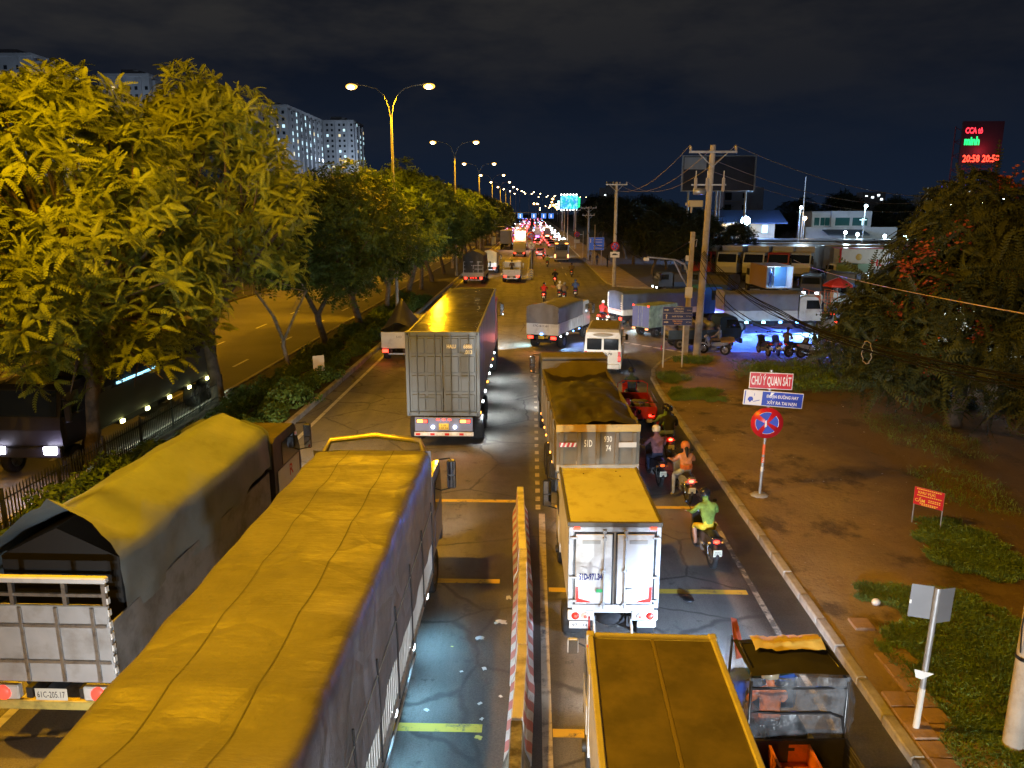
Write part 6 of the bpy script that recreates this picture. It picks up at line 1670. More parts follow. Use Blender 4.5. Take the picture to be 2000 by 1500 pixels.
for (lo, hi) in (((-w_, -d_, .02), (-w_+.02, d_, h_)), ((w_-.02, -d_, .02), (w_, d_, h_)), ((-w_+.02, -d_, .02), (w_-.02, -d_+.02, h_))): cr.box(lo, hi, om, .004)
cr.box((-w_+.02, d_-.02, .02), (w_-.02, d_, h_-.10), om); cr.box((-w_+.02, d_-.02, h_-.05), (w_-.02, d_, h_), om); cr.box((-w_+.02, d_-.02, h_-.10), (-.08, d_, h_-.05), om); cr.box((.08, d_-.02, h_-.10), (w_-.02, d_, h_-.05), om)
for (lo, hi) in (((-w_-.015, -d_-.015, h_-.025), (-w_-.001, d_+.015, h_+.005)), ((w_+.001, -d_-.015, h_-.025), (w_+.015, d_+.015, h_+.005)), ((-w_, d_+.001, h_-.025), (w_, d_+.015, h_+.005)), ((-w_, -d_-.015, h_-.025), (w_, -d_-.001, h_+.005))): cr.box(lo, hi, om, .004)
for k in range(5):
    for s in (-1, 1): cr.box((s*(w_+.004)-.004, -d_+.08+.15*k, .03), (s*(w_+.004)+.004, -d_+.1+.15*k, h_-.03), om)
o = cr.build('plastic_crate', None, 'empty bright orange plastic crate in the bed of the plastic-wrapped tricycle', cat='crate'); o.location = tuple(wt @ Vector((-.12, 2.08, .60))); o.rotation_euler = (0, 0, R(1))
spot_lamp('trike_headlight', tuple(wt @ Vector((0, 4.05, .8))), tuple(wt @ Vector((-.45, 9, .0))), 2200, (.50, .68, 1), 120, .9, .05)
# red tricycle ahead of the riders
t = thing('cargo_tricycle', 'red motor tricycle with sacks in its bed, beside the kerb', 'tricycle', (3.98, 27.9, 0), R(-1))
trike_frame(t, 1.26, 2.6, red_paint, .55, .30)
tg = MB(); tg.add([(-.63, 0, .9), (.63, 0, .9), (.55, -.16, .48), (-.55, -.16, .48), (-.63, .04, .9), (.63, .04, .9), (.55, -.12, .48), (-.55, -.12, .48)], [(0, 3, 2, 1), (4, 5, 6, 7), (0, 1, 5, 4), (1, 2, 6, 5), (2, 3, 7, 6), (3, 0, 4, 7)], red_paint); tg.build('tailgate', t)
rl = MB(); rl.tube([(-.63, 1.9, 1.08), (-.63, .0, 1.08), (.63, .0, 1.08), (.63, 1.9, 1.08)], .022, chrome_m, 8)
for (x, y) in ((-.63, 0), (0, 0), (.63, 0), (-.63, .9), (.63, .9), (-.63, 1.8), (.63, 1.8)): rl.tube([(x, y, .84), (x, y, 1.08)], .016, chrome_m, 6)
rl.build('rail', t)
for s in (-1, 1): lamp(t, 'tail_light', (s*.42-.1, -.15, .56), (s*.42+.1, -.10, .64), red_light if s > 0 else red_dim)
plate(t, (.35, -.14, .42), .2, .16, '59A\n31.8', plate_m); MB().ball((-.02, -.1, .74), (.06, .02, .1), black_m, 10, 6).build('stop_emblem', t)
fr_ = MB(); fr_.tube([(-.6, 2.62, .6), (-.6, 2.66, 1.2), (-.4, 2.7, 1.3), (.4, 2.7, 1.3), (.6, 2.66, 1.2), (.6, 2.62, .6)], .02, red_paint, 7); fr_.build('back_hoop', t)
nb = MB(); nb.prism([(3.7, .4), (4.1, .9), (4.0, 1.05), (3.8, .95), (3.5, .45)], -.3, .3, red_paint); nb.build('nose', t); MB().box((-.28, 2.75, .5), (.28, 3.3, .80), dark_m, .04).build('driver_seat', t)
nb = MB(); nb.tube([(-.36, 3.55, 1.08), (0, 3.66, 1.06), (.36, 3.55, 1.08)], .016, dark_m, 6); nb.build('handlebar', t)
wt = Matrix.Translation(t.location) @ Matrix.Rotation(R(-1), 4, 'Z')
person(RIDE, 'driver of the red tricycle in a blue jacket with a yellow stripe', tuple(wt @ Vector((0, 3.1, .0))), R(-1), C['blue'], C['navy'], helmet=HEL['navy'], group='tricycle drivers')
sk = M('sack', (.20, .19, .10), .8, noise=(5, .3), bump=(12, .5))
for i, (x, y, z, s) in enumerate([(-.35, .5, .66, 1), (.15, .45, .66, 1), (-.3, 1.1, .67, 1.1), (.25, 1.05, .67, 1.05), (-.05, .75, .86, 1), (-.35, 1.6, .66, 1), (.3, 1.65, .66, 1)]):
    m = MB(); m.ball((0, 0, 0), (.24*s, .30*s, .15*s), sk, 12, 7); m.v = [(p[0]*(1+.18*nz(p[1]*6, p[2]*6, i)), p[1]*(1+.15*nz(p[0]*6, p[2]*5, i)), p[2]*(1+.3*nz(p[0]*5, p[1]*5, i))) for p in m.v]
    o = m.build('sack', None, 'lumpy olive sack in the bed of the red tricycle' if i != 4 else 'topmost olive sack on the red tricycle', cat='sack', group='sacks on the red tricycle'); o.location = tuple(wt @ Vector((x, y, z))); o.rotation_euler = (0, 0, i*1.1)

# ================================================================== trucks in the side street
def simple_truck(name, label, loc, rz, w, L_, bz0, bz1, zt, body, tmat, cabm, cl=1.6, ch=1.65, tail=True, group=None, ridge=.15, wr=.045, cab_w=None, tailm=None, blue=None, deck=True):
    t = thing(name, label, 'truck', loc, rz, group); a = w/2
    b = MB()
    for s in (-1, 1): b.box((s*a-.03, .03, bz0), (s*a+.03, L_, bz1), body, .012)
    b.box((-a, 0, bz0), (a, .05, bz1), body, .012); b.box((-a, .05, bz0-.04), (a, L_, bz0+.03), chassis_m); b.build('bed', t)
    for s in (-1, 1):
        for k in range(4): MB().box((s*(a+.02)-.008, .1+k*(L_-.2)/4, bz0+.06), (s*(a+.02)+.008, .04+(k+1)*(L_-.2)/4, bz1-.05), body, .006).build('side_panel', t)
    if tmat: tarp(t, w-.05, .02, L_, bz1-.02, zt, tmat, ridge=ridge, bow=1.6, sag=.05, wr=wr, seam=False, nu=max(12, int(L_*4)))
    chassis(t, .1, L_+1.3, .66, .38, [(1.1, .42), (L_+.9, .42)]); pair(t, 1.1, a, .42, .25, True); pair(t, L_+.9, a, .42, .25)
    cab(t, L_+.12, cab_w or w-.05, cl, .8, ch, cabm, mirror_z=.6)
    if tail:
        for s in (-1, 1): lamp(t, 'tail_light', (s*(a-.28)-.15, -.05, .62), (s*(a-.28)+.15, .01, .8), tailm or red_light)
        MB().box((-a+.2, -.05, .45), (a-.2, .02, .56), steel_m, .01).build('rear_bumper', t)
    return t
t = simple_truck('tarpaulin_truck', 'long truck with slate tarpaulin and blue cab turning into the side street', (5.75, 54.4, 0), R(-68), 2.25, 6.6, .95, 1.35, 2.45, white_paint, blue_tarp, M('cab_blue', (.03, .13, .5), .35, coat=.4), 1.7, 1.9, ridge=.08, wr=.07)
for s in (-1, 1):
    p = MB(); p.box((s*1.05-.05, -.06, 1.35), (s*1.05+.05, .02, 2.4), white_paint, .01)
    for k in range(3): p.box((s*1.0-.09, -.07, 1.45+.16*k), (s*1.0+.09, -.05, 1.53+.16*k), refl_white)
    p.build('corner_post', t)
MB().box((-.9, -.06, 1.18), (.9, -.03, 1.26), M('tail_strip', (.8, .2, .18), .4, emit=.6)).build('tail_strip', t)
for i in range(4): lamp(t, 'side_lamp', (1.12, .8+1.5*i, .78), (1.18, .96+1.5*i, .88), blue_light if i else white_light)
spot_down(t, 1.3, 1.0, .85, 2.2, 260, (.6, .85, 1), 130); spot_down(t, 1.3, 4.0, .85, 2.0, 700, (.035, .10, 1.0), 140); spot_down(t, 1.3, 6.5, .9, 2.2, 700, (.035, .10, 1.0), 140)
# small box truck with purple-blue doors and a green side
t = thing('box_truck', 'small box truck with purple-blue rear doors and a mottled green side', 'truck', (6.95, 50.1, 0), R(-48))
a = .72
gs = M('mottled_green_side', (.20, .26, .16), .5, noise=(3, .4), dirt=((.42, .44, .30), 2, .5, .7)); bdm = M('blue_door', (.16, .19, .42), .4, .2)
MB().box((-a, .04, .62), (a, 2.9, 2.08), gs, .015).build('body', t)
for s in (-1, 1):
    d = MB(); d.box((min(s*.02, s*.69), 0, .68), (max(s*.02, s*.69), .04, 2.02), bdm, .01); d = d.build('door', t)
    b = MB(); b.cyl((s*.16, -.02, .68), (s*.16, -.02, 2.02), .016, steel_m, 6); b.build('locking_bar', d); lamp(t, 'marker_light', (s*.64-.05, -.03, 2.02), (s*.64+.05, .03, 2.09), red_light); lamp(t, 'tail_light', (s*.55-.12, -.03, .50), (s*.55+.12, .03, .60), M('amber_dim', (1, .35, .15), .4, emit=2.5))
MB().ball((a+.005, 2.3, 1.4), (.012, .55, .5), M('brown_print', (.10, .07, .06), .6), 16, 8).build('side_print', t)
chassis(t, .1, 4.1, .5, .3, [(.8, .3), (3.6, .3)]); pair(t, .8, .7, .3, .18, True); pair(t, 3.6, .7, .3, .18); cab(t, 2.95, 1.45, 1.2, .55, 1.2, white_paint, mirror=False)
# white truck with grey tarpaulin
t = simple_truck('tarpaulin_truck', 'white truck with a pleated grey tarpaulin and blue underlights, broadside in the side street', (12.75, 53.0, 0), R(-87), 2.2, 5.0, .82, 1.5, 2.66, white_paint, slate_tarp, white_paint, 1.5, 1.62, ridge=.10, wr=.08)
for i in range(5): lamp(t, 'side_lamp', (1.10, .3+1.15*i, .66), (1.19, .5+1.15*i, .78), LIT('ice_lamp', (.35, .8, 1.0), 16.0) if i < 3 else blue_light)
for i in range(4): spot_down(t, 1.25, .5+1.6*i, .75, 2.9, 1500 if i else 500, (.045, .12, 1.0) if i < 3 else (.3, .7, 1.0), 150)
spot_down(t, -.6, -.2, .9, -.6, 60, (.5, .8, 1), 140)
for x in (14.2, 17.0): point_lamp('underlight', (x, 53.0, .5), 500, (.04, .12, 1.0), .05)
for (x, y) in ((13.6, 50.6), (15.5, 50.5), (17.4, 50.4)): spot_lamp('side_light', (x, y, .9), (x-.4, y-5, 0), 2600, (.035, .11, 1.0), 140, .9, .05)
for (x, y) in ((14.0, 50.9), (16.5, 50.7)): point_lamp('underlight', (x, y, .62), 26, (.25, .6, 1.0), .05)
MB().box((.4, 5.25, 2.62), (1.0, 5.3, 2.72), steel_m).build('roof_rail', t)
# sack truck behind the posts
t = thing('sack_truck', 'small blue-sided truck stacked with sacks behind the two poles', 'truck', (7.9, 46.1, 0), R(-84))
b = MB(); a = .8
for s in (-1, 1): b.box((s*a-.03, 0, .62), (s*a+.03, 3.0, 1.15), M('blue_side', (.05, .09, .15), .5, noise=(3, .2)), .01)
b.box((-a, 0, .56), (a, 3.0, .64), chassis_m); b.build('bed', t)
chassis(t, .1, 4.2, .5, .3, [(.7, .32), (3.7, .32)]); pair(t, .7, .78, .32, .2, True); pair(t, 3.7, .78, .32, .2); cab(t, 3.1, 1.6, 1.3, .6, 1.35, M('cab_teal', (.012, .03, .045), .4), mirror=False, lights=False)
sk2 = M('mauve_sack', (.22, .19, .22), .8, noise=(4, .25))
for r in range(3):
    for c in range(5):
        for q in range(2):
            m = MB(); m.ball((0, 0, 0), (.38, .29, .19), sk2 if (r+c) % 3 else sk, 10, 6); o = m.build('sack', None, 'mauve sack in the stack on the blue-sided truck', cat='sack', group='sacks on the blue-sided truck')
            w = Matrix.Translation((7.9, 46.1, 0)) @ Matrix.Rotation(R(-84), 4, 'Z'); o.location = tuple(w @ Vector((-.38+.76*q, .34+.57*c, .82+.30*r))); o.rotation_euler = (0, 0, R(-84)+rnd.uniform(-.15, .15))
# box truck with its lit rear open
t = thing('box_truck', 'parked box truck with its rear open, the inside lit bright blue', 'truck', (22.9, 72.8, 0), R(1))
a = 1.22; inner = M('box_lining', (.55, .62, .72), .5); outer = M('brown_box_side', (.36, .24, .16), .6)
b = MB(); b.box((-a, 0, 1.0), (a, 5.2, 1.06), inner); b.box((-a, 0, 3.02), (a, 5.2, 3.08), white_paint); b.box((-a, 5.14, 1.06), (a, 5.2, 3.02), inner)
for s in (-1, 1): b.box((s*a-.03, 0, 1.0), (s*a+.03, 5.2, 3.08), inner if s > 0 else outer)
b.box((-a-.045, .05, 1.02), (-a-.031, 5.15, 3.05), outer); b.build('body', t)
MB().box((-1.0, .8, 2.96), (.3, .95, 3.0), LIT('tube_light', (.75, .92, 1.0), 18)).build('strip_light', t)
MB().box((-.02, 1.6, 1.06), (.04, 1.66, 3.0), steel_m).build('partition_post', t); MB().box((.04, 1.6, 1.06), (1.15, 1.64, 2.9), M('sky_blue_board', (.12, .32, .62), .5)).build('partition', t)
chassis(t, .1, 7, .7, .4, [(1.3, .45), (6.3, .45)]); pair(t, 1.3, 1.2, .45, .26, True); pair(t, 6.3, 1.2, .45, .26); cab(t, 5.3, 2.2, 1.7, .9, 1.8, white_paint, mirror=False, lights=False)
point_lamp('box_light', (22.5, 73.5, 2.7), 130, (.35, .6, 1.0), .15)
person(STAND, 'worker in blue standing inside the lit open truck', (22.3, 73.7, 1.06), R(-70), C['blue'], C['blue'], group='people at the yard')
# orange caged truck and blue tricycle
t = thing('cage_truck', 'small truck with an orange tubular cage and boxed goods in the side street', 'truck', (21.95, 58.4, 0), R(2))
a = .85; om2 = M('orange_cage', (.62, .20, .10), .5)
fr_ = MB()
for s in (-1, 1):
    for yy in (0, 1.2, 2.4): fr_.tube([(s*a, yy, .6), (s*a, yy, 2.15)], .025, om2, 6)
    for z in (1.1, 1.6, 2.15): fr_.tube([(s*a, 0, z), (s*a, 2.4, z)], .02, om2, 6)
for x in (-.85, -.45, 0.1, .5, .85): fr_.tube([(x, 0, .6), (x, 0, 2.15)], .022, om2, 6)
for z in (.62, 1.55, 2.15): fr_.tube([(-a, 0, z), (a, 0, z)], .022, om2, 6)
fr_.build('cage', t); MB().box((-a, 0, .5), (a, 2.5, .6), om2, .02).build('bed', t)
for s in (-1, 1): lamp(t, 'tail_light', (s*.6-.14, -.05, .42), (s*.6+.14, 0, .5), red_dim)
chassis(t, .1, 3.6, .45, .3, [(.6, .28), (3.2, .28)]); pair(t, .6, .78, .28, .18); pair(t, 3.2, .78, .28, .18); cab(t, 2.5, 1.5, 1.1, .5, 1.15, white_paint, mirror=False, lights=False)
for i, (x, y, z, s, c) in enumerate([(-.5, .35, .6, .5, (.55, .5, .35)), (-.05, .35, .6, .36, (.6, .42, .05)), (.4, .35, .6, .4, (.10, .16, .40)), (-.5, .35, 1.1, .42, (.6, .55, .4)), (-.5, .4, 1.52, .3, (.55, .16, .08)), (.1, .9, .6, .5, (.5, .45, .3))]):
    m = M(['tan_carton', 'yellow_carton', 'navy_carton', 'pale_carton', 'orange_carton', 'plain_carton'][i], c, .7)
    b = MB(); b.box((-s/2, -s/2, 0), (s/2, s/2, s*.95), m, .01); o = b.build('carton', None, ['tan carton at the lower left of the orange cage', 'yellow carton in the middle of the orange cage', 'navy carton on the right in the orange cage', 'pale carton stacked on the tan one in the orange cage', 'orange carton on top of the stack in the cage', 'plain carton at the back of the orange cage'][i], cat='carton', group='goods in the orange cage'); o.location = (21.95+x, 58.4+y, z)
t = thing('cargo_tricycle', 'blue motor tricycle with a grey tarpaulin over its load, right of the caged truck', 'tricycle', (21.3, 53.4, 0), R(-62))
trike_frame(t, 1.3, 2.4, blue_paint, .55, .32)
for s in (-1, 1): lamp(t, 'tail_light', (s*.5-.1, -.06, .46), (s*.5+.1, 0, .56), red_light)
MB().box((-.3, -.08, .3), (.3, -.02, .44), plate_m, .01).build('bumper_plate', t); MB().box((-.66, -.03, .55), (.66, .02, 1.5), blue_paint, .02).build('tall_tailgate', t)
ld = MB(); ld.grid(lambda u, v: (-.72+1.44*v, .1+2.6*u, 1.1+.75*(1-(2*v-1)**2)*(.5+.5*math.sin(u*3.1)) + .08*nz(u*6, v*6)), 14, 12, slate_tarp); ld.build('tarpaulin', t)
# yard: parked semi trailers, cabs, the white lettered container
def semi(label, loc, rz, L_, cabm, boxm, cabs=True):
    t = thing('articulated_truck', label, 'truck', loc, rz, 'trucks parked in the yard')
    MB().box((-1.22, 0, 1.2), (1.22, L_, 4.0), boxm, .03).build('trailer', t)
    MB().box((-1.24, -.02, 3.98), (1.24, L_+.02, 4.06), white_paint, .02).build('roof_edge', t)
    chassis(t, .2, L_+2, .95, .45, [(1.2, .5)])
    for y in (1.2, 2.5, L_-1.0, L_+1.6): pair(t, y, 1.2, .5, .28)
    cab(t, L_+.2, 2.4, 1.9, 1.0, 2.4, cabm, mirror_z=.6, lights=False)
    return t
tr_grey = M('trailer_grey', (.30, .31, .33), .5, noise=(1, .1), dirt=(GRIME, 1, .6, .9)); cab_red = M('cab_red', (.32, .03, .04), .35, coat=.4); cab_white = M('cab_white', (.42, .44, .47), .35, coat=.4)
semi('parked trailer with a long pale roof line, furthest back in the yard', (39.5, 103, 0), R(88), 13.5, cab_red, tr_grey)
semi('parked trailer with a bright roof edge in front of the furthest one', (44.5, 97.5, 0), R(89), 12.5, cab_white, tr_grey)
for i, (x, y, c, lab) in enumerate([(22.0, 97, cab_red, 'red tractor cab at the left end of the yard row'), (24.8, 96, cab_white, 'white tractor cab with a swept deflector, second from the left'), (27.6, 95, cab_white, 'white tractor cab in the middle of the yard row'), (30.3, 94.5, cab_red, 'dark red tractor cab right of the white ones'), (32.6, 94, cab_white, 'white tractor cab next to the lettered container')]):
    semi(lab, (x+1.6, y+2.5, 0), R(150), 5.5, c, tr_grey)
t = thing('shipping_container', 'white container with a gold emblem and big red letters in the yard', 'container', (38.8, 92, 0))
MB().box((-2.9, 0, 1.2), (3.4, 2.4, 3.8), M('container_white', (.6, .6, .58), .5, noise=(2, .06)), .03).build('body', t)
MB().box((-3.1, -.04, 1.1), (3.6, 2.44, 1.22), red_paint).build('bottom_rail', t); MB().box((-3.1, -.04, 3.8), (3.6, 2.44, 3.9), red_paint).build('top_rail', t); MB().box((-3.1, -.05, 1.22), (-2.9, .1, 3.8), red_paint).build('post', t)
MB().lathe([(.0, -.01), (.36, -.01), (.38, .0)], M('gold_emblem', (.50, .34, .08), .4), 24, 'y', (-.85, -.01, 2.85)).build('emblem', t); text(t, 'cz co', M('plate_ink', (.02, .02, .025), .5), (-.9, -.015, 1.95), BACK, .25, .75); text(t, 'HL', refl_red, (1.35, -.015, 2.2), BACK, .75, 1.5, bold=.03)
for x in (-2, 2.6): MB().box((x-.3, .3, .0), (x+.3, 2.1, 1.1), chassis_m).build('stand', t)
t = simple_truck('box_truck', 'small truck with a pale green box in front of the lettered container', (36.6, 87.0, 0), R(20), 1.9, 3.2, .9, 1.2, 2.3, M('green_box', (.20, .34, .22), .5), M('green_cover', (.22, .36, .24), .6), white_paint, 1.4, 1.4, tail=False, ridge=.03, wr=.01)
umbrella('red and white parasol over a vendor cart at the yard entrance', (25.9, 66.5, 0), 1.25, UMB[1], 2.5)
t = thing('vendor_cart', 'cluttered vendor cart under the red parasol', 'cart', (25.9, 65.8, 0))
c = MB(); c.box((-.9, -.5, .5), (.9, .5, .95), steel_m, .03); c.build('counter', t); c = MB(); c.box((-.8, -.4, .95), (-.2, .3, 1.35), M('plastic_box', (.45, .47, .5), .4), .03); c.box((.0, -.3, .95), (.6, .3, 1.2), M('cool_box', (.1, .14, .25), .4), .03); c.build('goods', t); pair(t, 0, .9, .3, .08)
for x in (-.85, .85): MB().cyl((x, -.4, 0), (x, -.4, .5), .03, steel_m, 6).build('leg', t)
for i, (x, y) in enumerate([(19, 74), (16.6, 78), (27, 76), (30, 79), (33, 77)]):
    t = simple_truck('small_truck', ['dim blue van-like truck left of the lit open box', 'dark truck behind the blue tarpaulin truck', 'dark truck right of the lit open box', 'dark small truck deeper in the yard', 'dark truck near the flame tree edge'][i], (x, y, 0), R(40+60*i), 1.8, 3.0, .8, 1.25, 2.1, M('dim_blue_paint', (.03, .06, .16), .4), black_tarp, M('dim_cab', (.05, .07, .12), .4), 1.4, 1.4, tail=False, ridge=.1)

# ================================================================== opposite road: oncoming truck with side lamps
t = thing('oncoming_truck', 'dark oncoming truck beyond the fence with a row of glowing side lamps', 'truck', (-15.35, 33.5, 0), R(180))
dkt = M('shaded_truck_paint', (.018, .018, .024), .5)  # darkness around this truck put into its cab, side and tarp colours
b = MB(); b.box((-1.15, 0, 1.05), (1.15, 9.6, 2.35), M('grey_green_side', (.10, .11, .08), .6), .03); b.build('body', t)
tarp(t, 2.26, .05, 9.55, 2.2, 3.1, M('shaded_tarp', (.02, .02, .018), .7), ridge=.1, bow=1.6, sag=.04, wr=.04, seam=False, nu=30)
chassis(t, .2, 11.5, .8, .42, [(1.2, .46)]); pair(t, 1.2, 1.12, .46, .27, True); pair(t, 2.4, 1.12, .46, .27, True); pair(t, 10.9, 1.1, .46, .27)
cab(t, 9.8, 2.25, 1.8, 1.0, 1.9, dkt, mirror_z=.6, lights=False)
for s in (-1, 1): lamp(t, 'headlight', (s*.8-.2, 11.7, .85), (s*.8+.2, 11.78, 1.08), LIT('oncoming_headlamp', (.8, .78, 1.0), 30))
yl = LIT('yellow_side_lamp', (1.0, .95, .35), 18)
for i in range(5):   # the side towards the median is local -X
    lamp(t, 'side_lamp', (-1.22, 1.2+1.75*i, .9), (-1.15, 1.4+1.75*i, 1.02), yl)
MB().box((-1.19, 5.6, 2.28), (-1.15, 8.4, 2.36), LIT('cyan_strip', (.35, .8, 1.0), 2.2)).build('light_strip', t)
for i in range(5): spot_lamp('side_light', (-15.35+1.35, 33.5-1.3-1.75*i, 1.0), (-15.35+1.9, 33.5-1.3-1.75*i, 0), 45, (.75, .95, .8), 140, .8, .05)
spot_lamp('headlight_beam', (-14.6, 21.6, .95), (-14.3, 10, .0), 300, (.75, .72, 1), 80, .7, .08)
point_lamp('headlight_halo', (-14.55, 21.45, .97), 12, (.6, .5, 1), .1)

# ================================================================== trucks and traffic ahead
t = simple_truck('cage_truck', 'caged truck with a dark tarpaulin in the left lane ahead of the container', (-6.85, 87, 0), R(-1), 2.3, 5.6, .85, 1.35, 3.2, M('cage_steel', (.42, .41, .38), .5, .3), black_tarp, white_paint, tail=True, ridge=.5)
fr_ = MB()
for x in (-1.1, -.55, 0, .55, 1.1): fr_.box((x-.025, -.06, 1.35), (x+.025, -.02, 2.5), steel_m)
for z in (1.7, 2.1, 2.5): fr_.box((-1.1, -.06, z), (1.1, -.02, z+.05), steel_m)
fr_.build('tail_cage', t)
for x in (-.3, 0, .3): lamp(t, 'marker_light', (x-.06, -.06, .7), (x+.06, 0, .78), red_light)
t = simple_truck('small_truck', 'white pickup truck with an open bed and a man standing in it', (-2.62, 89.3, 0), R(-1), 2.0, 3.2, .75, 1.5, 2.3, white_paint, None, white_paint, 1.5, 1.5)
fr_ = MB()
for s in (-1, 1): fr_.box((s*.95-.03, 0, 1.5), (s*.95+.03, .05, 2.35), white_paint)
fr_.box((-.95, .0, 2.3), (.95, .05, 2.36), white_paint); fr_.build('frame', t); plate(t, (0, -.07, .62), .4, .2, '51C')
person(STAND, 'man in dark clothes standing in the bed of the white pickup', (-2.6, 90.4, .80), R(180), C['brown'], C['navy'], group='people ahead')
simple_truck('tarpaulin_truck', 'truck with a tan tarpaulin beyond the caged truck', (-6.0, 103, 0), R(-1), 2.0, 4.5, .85, 1.4, 2.7, white_paint, M('tan_tarp', (.40, .30, .14), .7, noise=(2, .15)), white_paint, ridge=.3)
simple_truck('box_truck', 'white truck with glowing tail lamps in the left lanes beyond the white pickup', (-2.7, 141, 0), R(0), 2.2, 5, .85, 1.5, 2.6, white_paint, M('white_tarp', (.55, .52, .45), .7), white_paint, ridge=.05, wr=.01)
spot_lamp('tail_glow', (-2.7, 140.6, .8), (-2.7, 136, 0), 120, (1, .2, .08), 140, .8, .2)
semi('big grey truck with a white box far ahead in the left lane', (-6.2, 170, 0), 0, 9, cab_white, tr_grey); semi('tall pale truck far ahead in the middle lane', (-3.0, 166, 0), 0, 8, cab_white, M('orange_white_box', (.55, .42, .28), .6))
t = thing('bus', 'city bus with amber top lamps pulling along the right kerb', 'bus', (4.45, 127, 0), R(-2))
b = MB(); b.box((-1.2, 0, .4), (1.2, 10.5, 3.15), M('bus_body', (.16, .15, .15), .45), .12); b.build('body', t); MB().box((-.95, -.03, 1.9), (.95, -.0, 2.85), glass_m, .02).build('rear_window', t); MB().box((-.9, -.02, .9), (.9, 0, 1.7), M('bus_panel', (.3, .27, .2), .5), .02).build('engine_panel', t)
for s in (-1, 1):
    lamp(t, 'top_lamp', (s*.8-.25, -.05, 2.92), (s*.8+.25, .0, 3.06), amber_light); k = lamp(t, 'tail_light', (s*1.05-.1, -.05, .7), (s*1.05+.1, .0, 1.25), LIT('bus_tail', (1, .25, .08), 7))
    for y in (2.2, 8): wheel(t, s*1.05, y, .48, .28)
MB().box((-1.1, -.12, .35), (1.1, 0, .5), M('bus_bumper', (.5, .55, .6), .4), .03).build('bumper', t)
def make_car(paint):
    t = thing('car', '', 'car')
    pr = [(0, .35), (0, .85), (.1, .95), (.55, 1.0), (1.0, 1.45), (2.3, 1.48), (3.0, 1.02), (4.1, .85), (4.25, .6), (4.2, .3)]
    b = MB(); b.prism(pr, -.86, .86, paint); b.build('body', t)
    g_ = MB(); g_.quad((-.7, .52, 1.03), (.7, .52, 1.03), (.62, .96, 1.42), (-.62, .96, 1.42), glass_m); g_.build('rear_window', t)
    for s in (-1, 1):
        MB().add([(s*.866, .95, 1.03), (s*.866, 2.7, 1.03), (s*.866, 2.25, 1.4), (s*.866, 1.15, 1.4)], [(0, 1, 2, 3) if s > 0 else (3, 2, 1, 0)], glass_m).build('side_window', t)
        MB().box((s*.68-.16, -.04, .66), (s*.68+.16, .02, .86), LIT('car_tail', (1, .05, .05), 14)).build('tail_light', t)
    MB().box((-.6, -.03, .34), (.6, .01, .5), plate_m, .01).build('bumper', t)
    for y in (.8, 3.4): pair(t, y, .86, .31, .2)
    return t
car0 = make_car(M('car_paint', (.35, .10, .10), .35, coat=.5))
car0['label'] = 'red-glowing car braking in the right lanes left of the bus'; car0.location = (1.2, 143.5, 0); car0['group'] = 'traffic ahead'
spot_lamp('tail_glow', (1.2, 143.2, .8), (1.2, 139, 0), 220, (1, .12, .1), 150, .8, .2)
# the dense far traffic
def make_far(kind):
    t = thing('far_truck', '', 'truck')
    w, h = (2.3, 3.3) if kind else (2.0, 2.5)
    MB().box((-w/2, 0, .9), (w/2, 5.5, h), (tr_grey if kind else cab_white), .04).build('body', t)
    for s in (-1, 1):
        MB().box((s*.85-.3, -.1, .7), (s*.85+.3, 0, 1.15), far_tail).build('tail_light', t); MB().box((s*w*.44-.12, -.1, h-.25), (s*w*.44+.12, 0, h-.05), far_mark).build('marker_light', t)
    MB().box((-.5, -.08, 1.3), (.5, 0, 1.6), far_strip).build('light_strip', t)
    for y in (1, 4.5): pair(t, y, w/2, .45, .27)
    return t
far_tail = LIT('far_tail', (1, .06, .05), 16); far_mark = LIT('far_marker', (1, .35, .15), 9); far_strip = LIT('far_strip', (1, .25, .25), 3)
FARC = [LIT('far_purple', (.35, .12, 1), 9), LIT('far_blue', (.1, .3, 1), 10), LIT('far_white', (.9, .95, 1), 16), LIT('far_pink', (1, .12, .3), 9), LIT('far_ice', (.5, .9, 1), 14), far_mark]
FP = [make_far(0), make_far(1)]; used = [0, 0]
lanes = [-7.2, -3.9, 1.0, 3.7]; n_ = 0
yy = {l: 175 + 22*hsh(l, 1) + (0 if l > 0 else 22) for l in lanes}
while n_ < 84:
    l = min(yy, key=yy.get); y = yy[l]; k = 1 if hsh(n_, 2) > .55 else 0
    sw = {far_mark: FARC[int(hsh(n_, 4)*6)], far_strip: FARC[int(hsh(n_, 7)*6)], tr_grey: (tr_grey, cab_white, cab_red)[int(hsh(n_, 9)*3)]}
    lab = 'distant vehicle in the mass of tail lights at the end of the road'
    c = copy_tree(FP[k] if hsh(n_, 5) > .35 else car0, lab, (l + .6*(hsh(n_, 6)-.5), y, 0), 0, sw); c['group'] = 'distant traffic'
    yy[l] += 10 + 9*hsh(n_, 8) + (y-170)*.035; n_ += 1
for p in FP:
    for ch in list(p.children_recursive): bpy.data.objects.remove(ch)
    bpy.data.objects.remove(p)
for ch in list(bike0.children_recursive): bpy.data.objects.remove(ch)
bpy.data.objects.remove(bike0)
for i in range(10):                                                    # oncoming headlamps far away on both sides of the right lanes
    t = thing('far_car', 'distant oncoming vehicle with dazzling white headlamps at the right of the road end', 'car', (6.8+.6*(i % 2), 190+24*i, 0), R(180), 'distant oncoming vehicles')
    MB().box((-.9, 0, .4), (.9, 4.2, 1.5), cab_white, .2).build('body', t)
    for s in (-1, 1): MB().ball((s*.6, 4.3, .8), .3, LIT('dazzle', (.85, .95, 1), 40), 8, 5).build('headlight', t)
    point_lamp('far_headlight', (6.8, 186+24*i, .9), 260, (.8, .92, 1), .3)
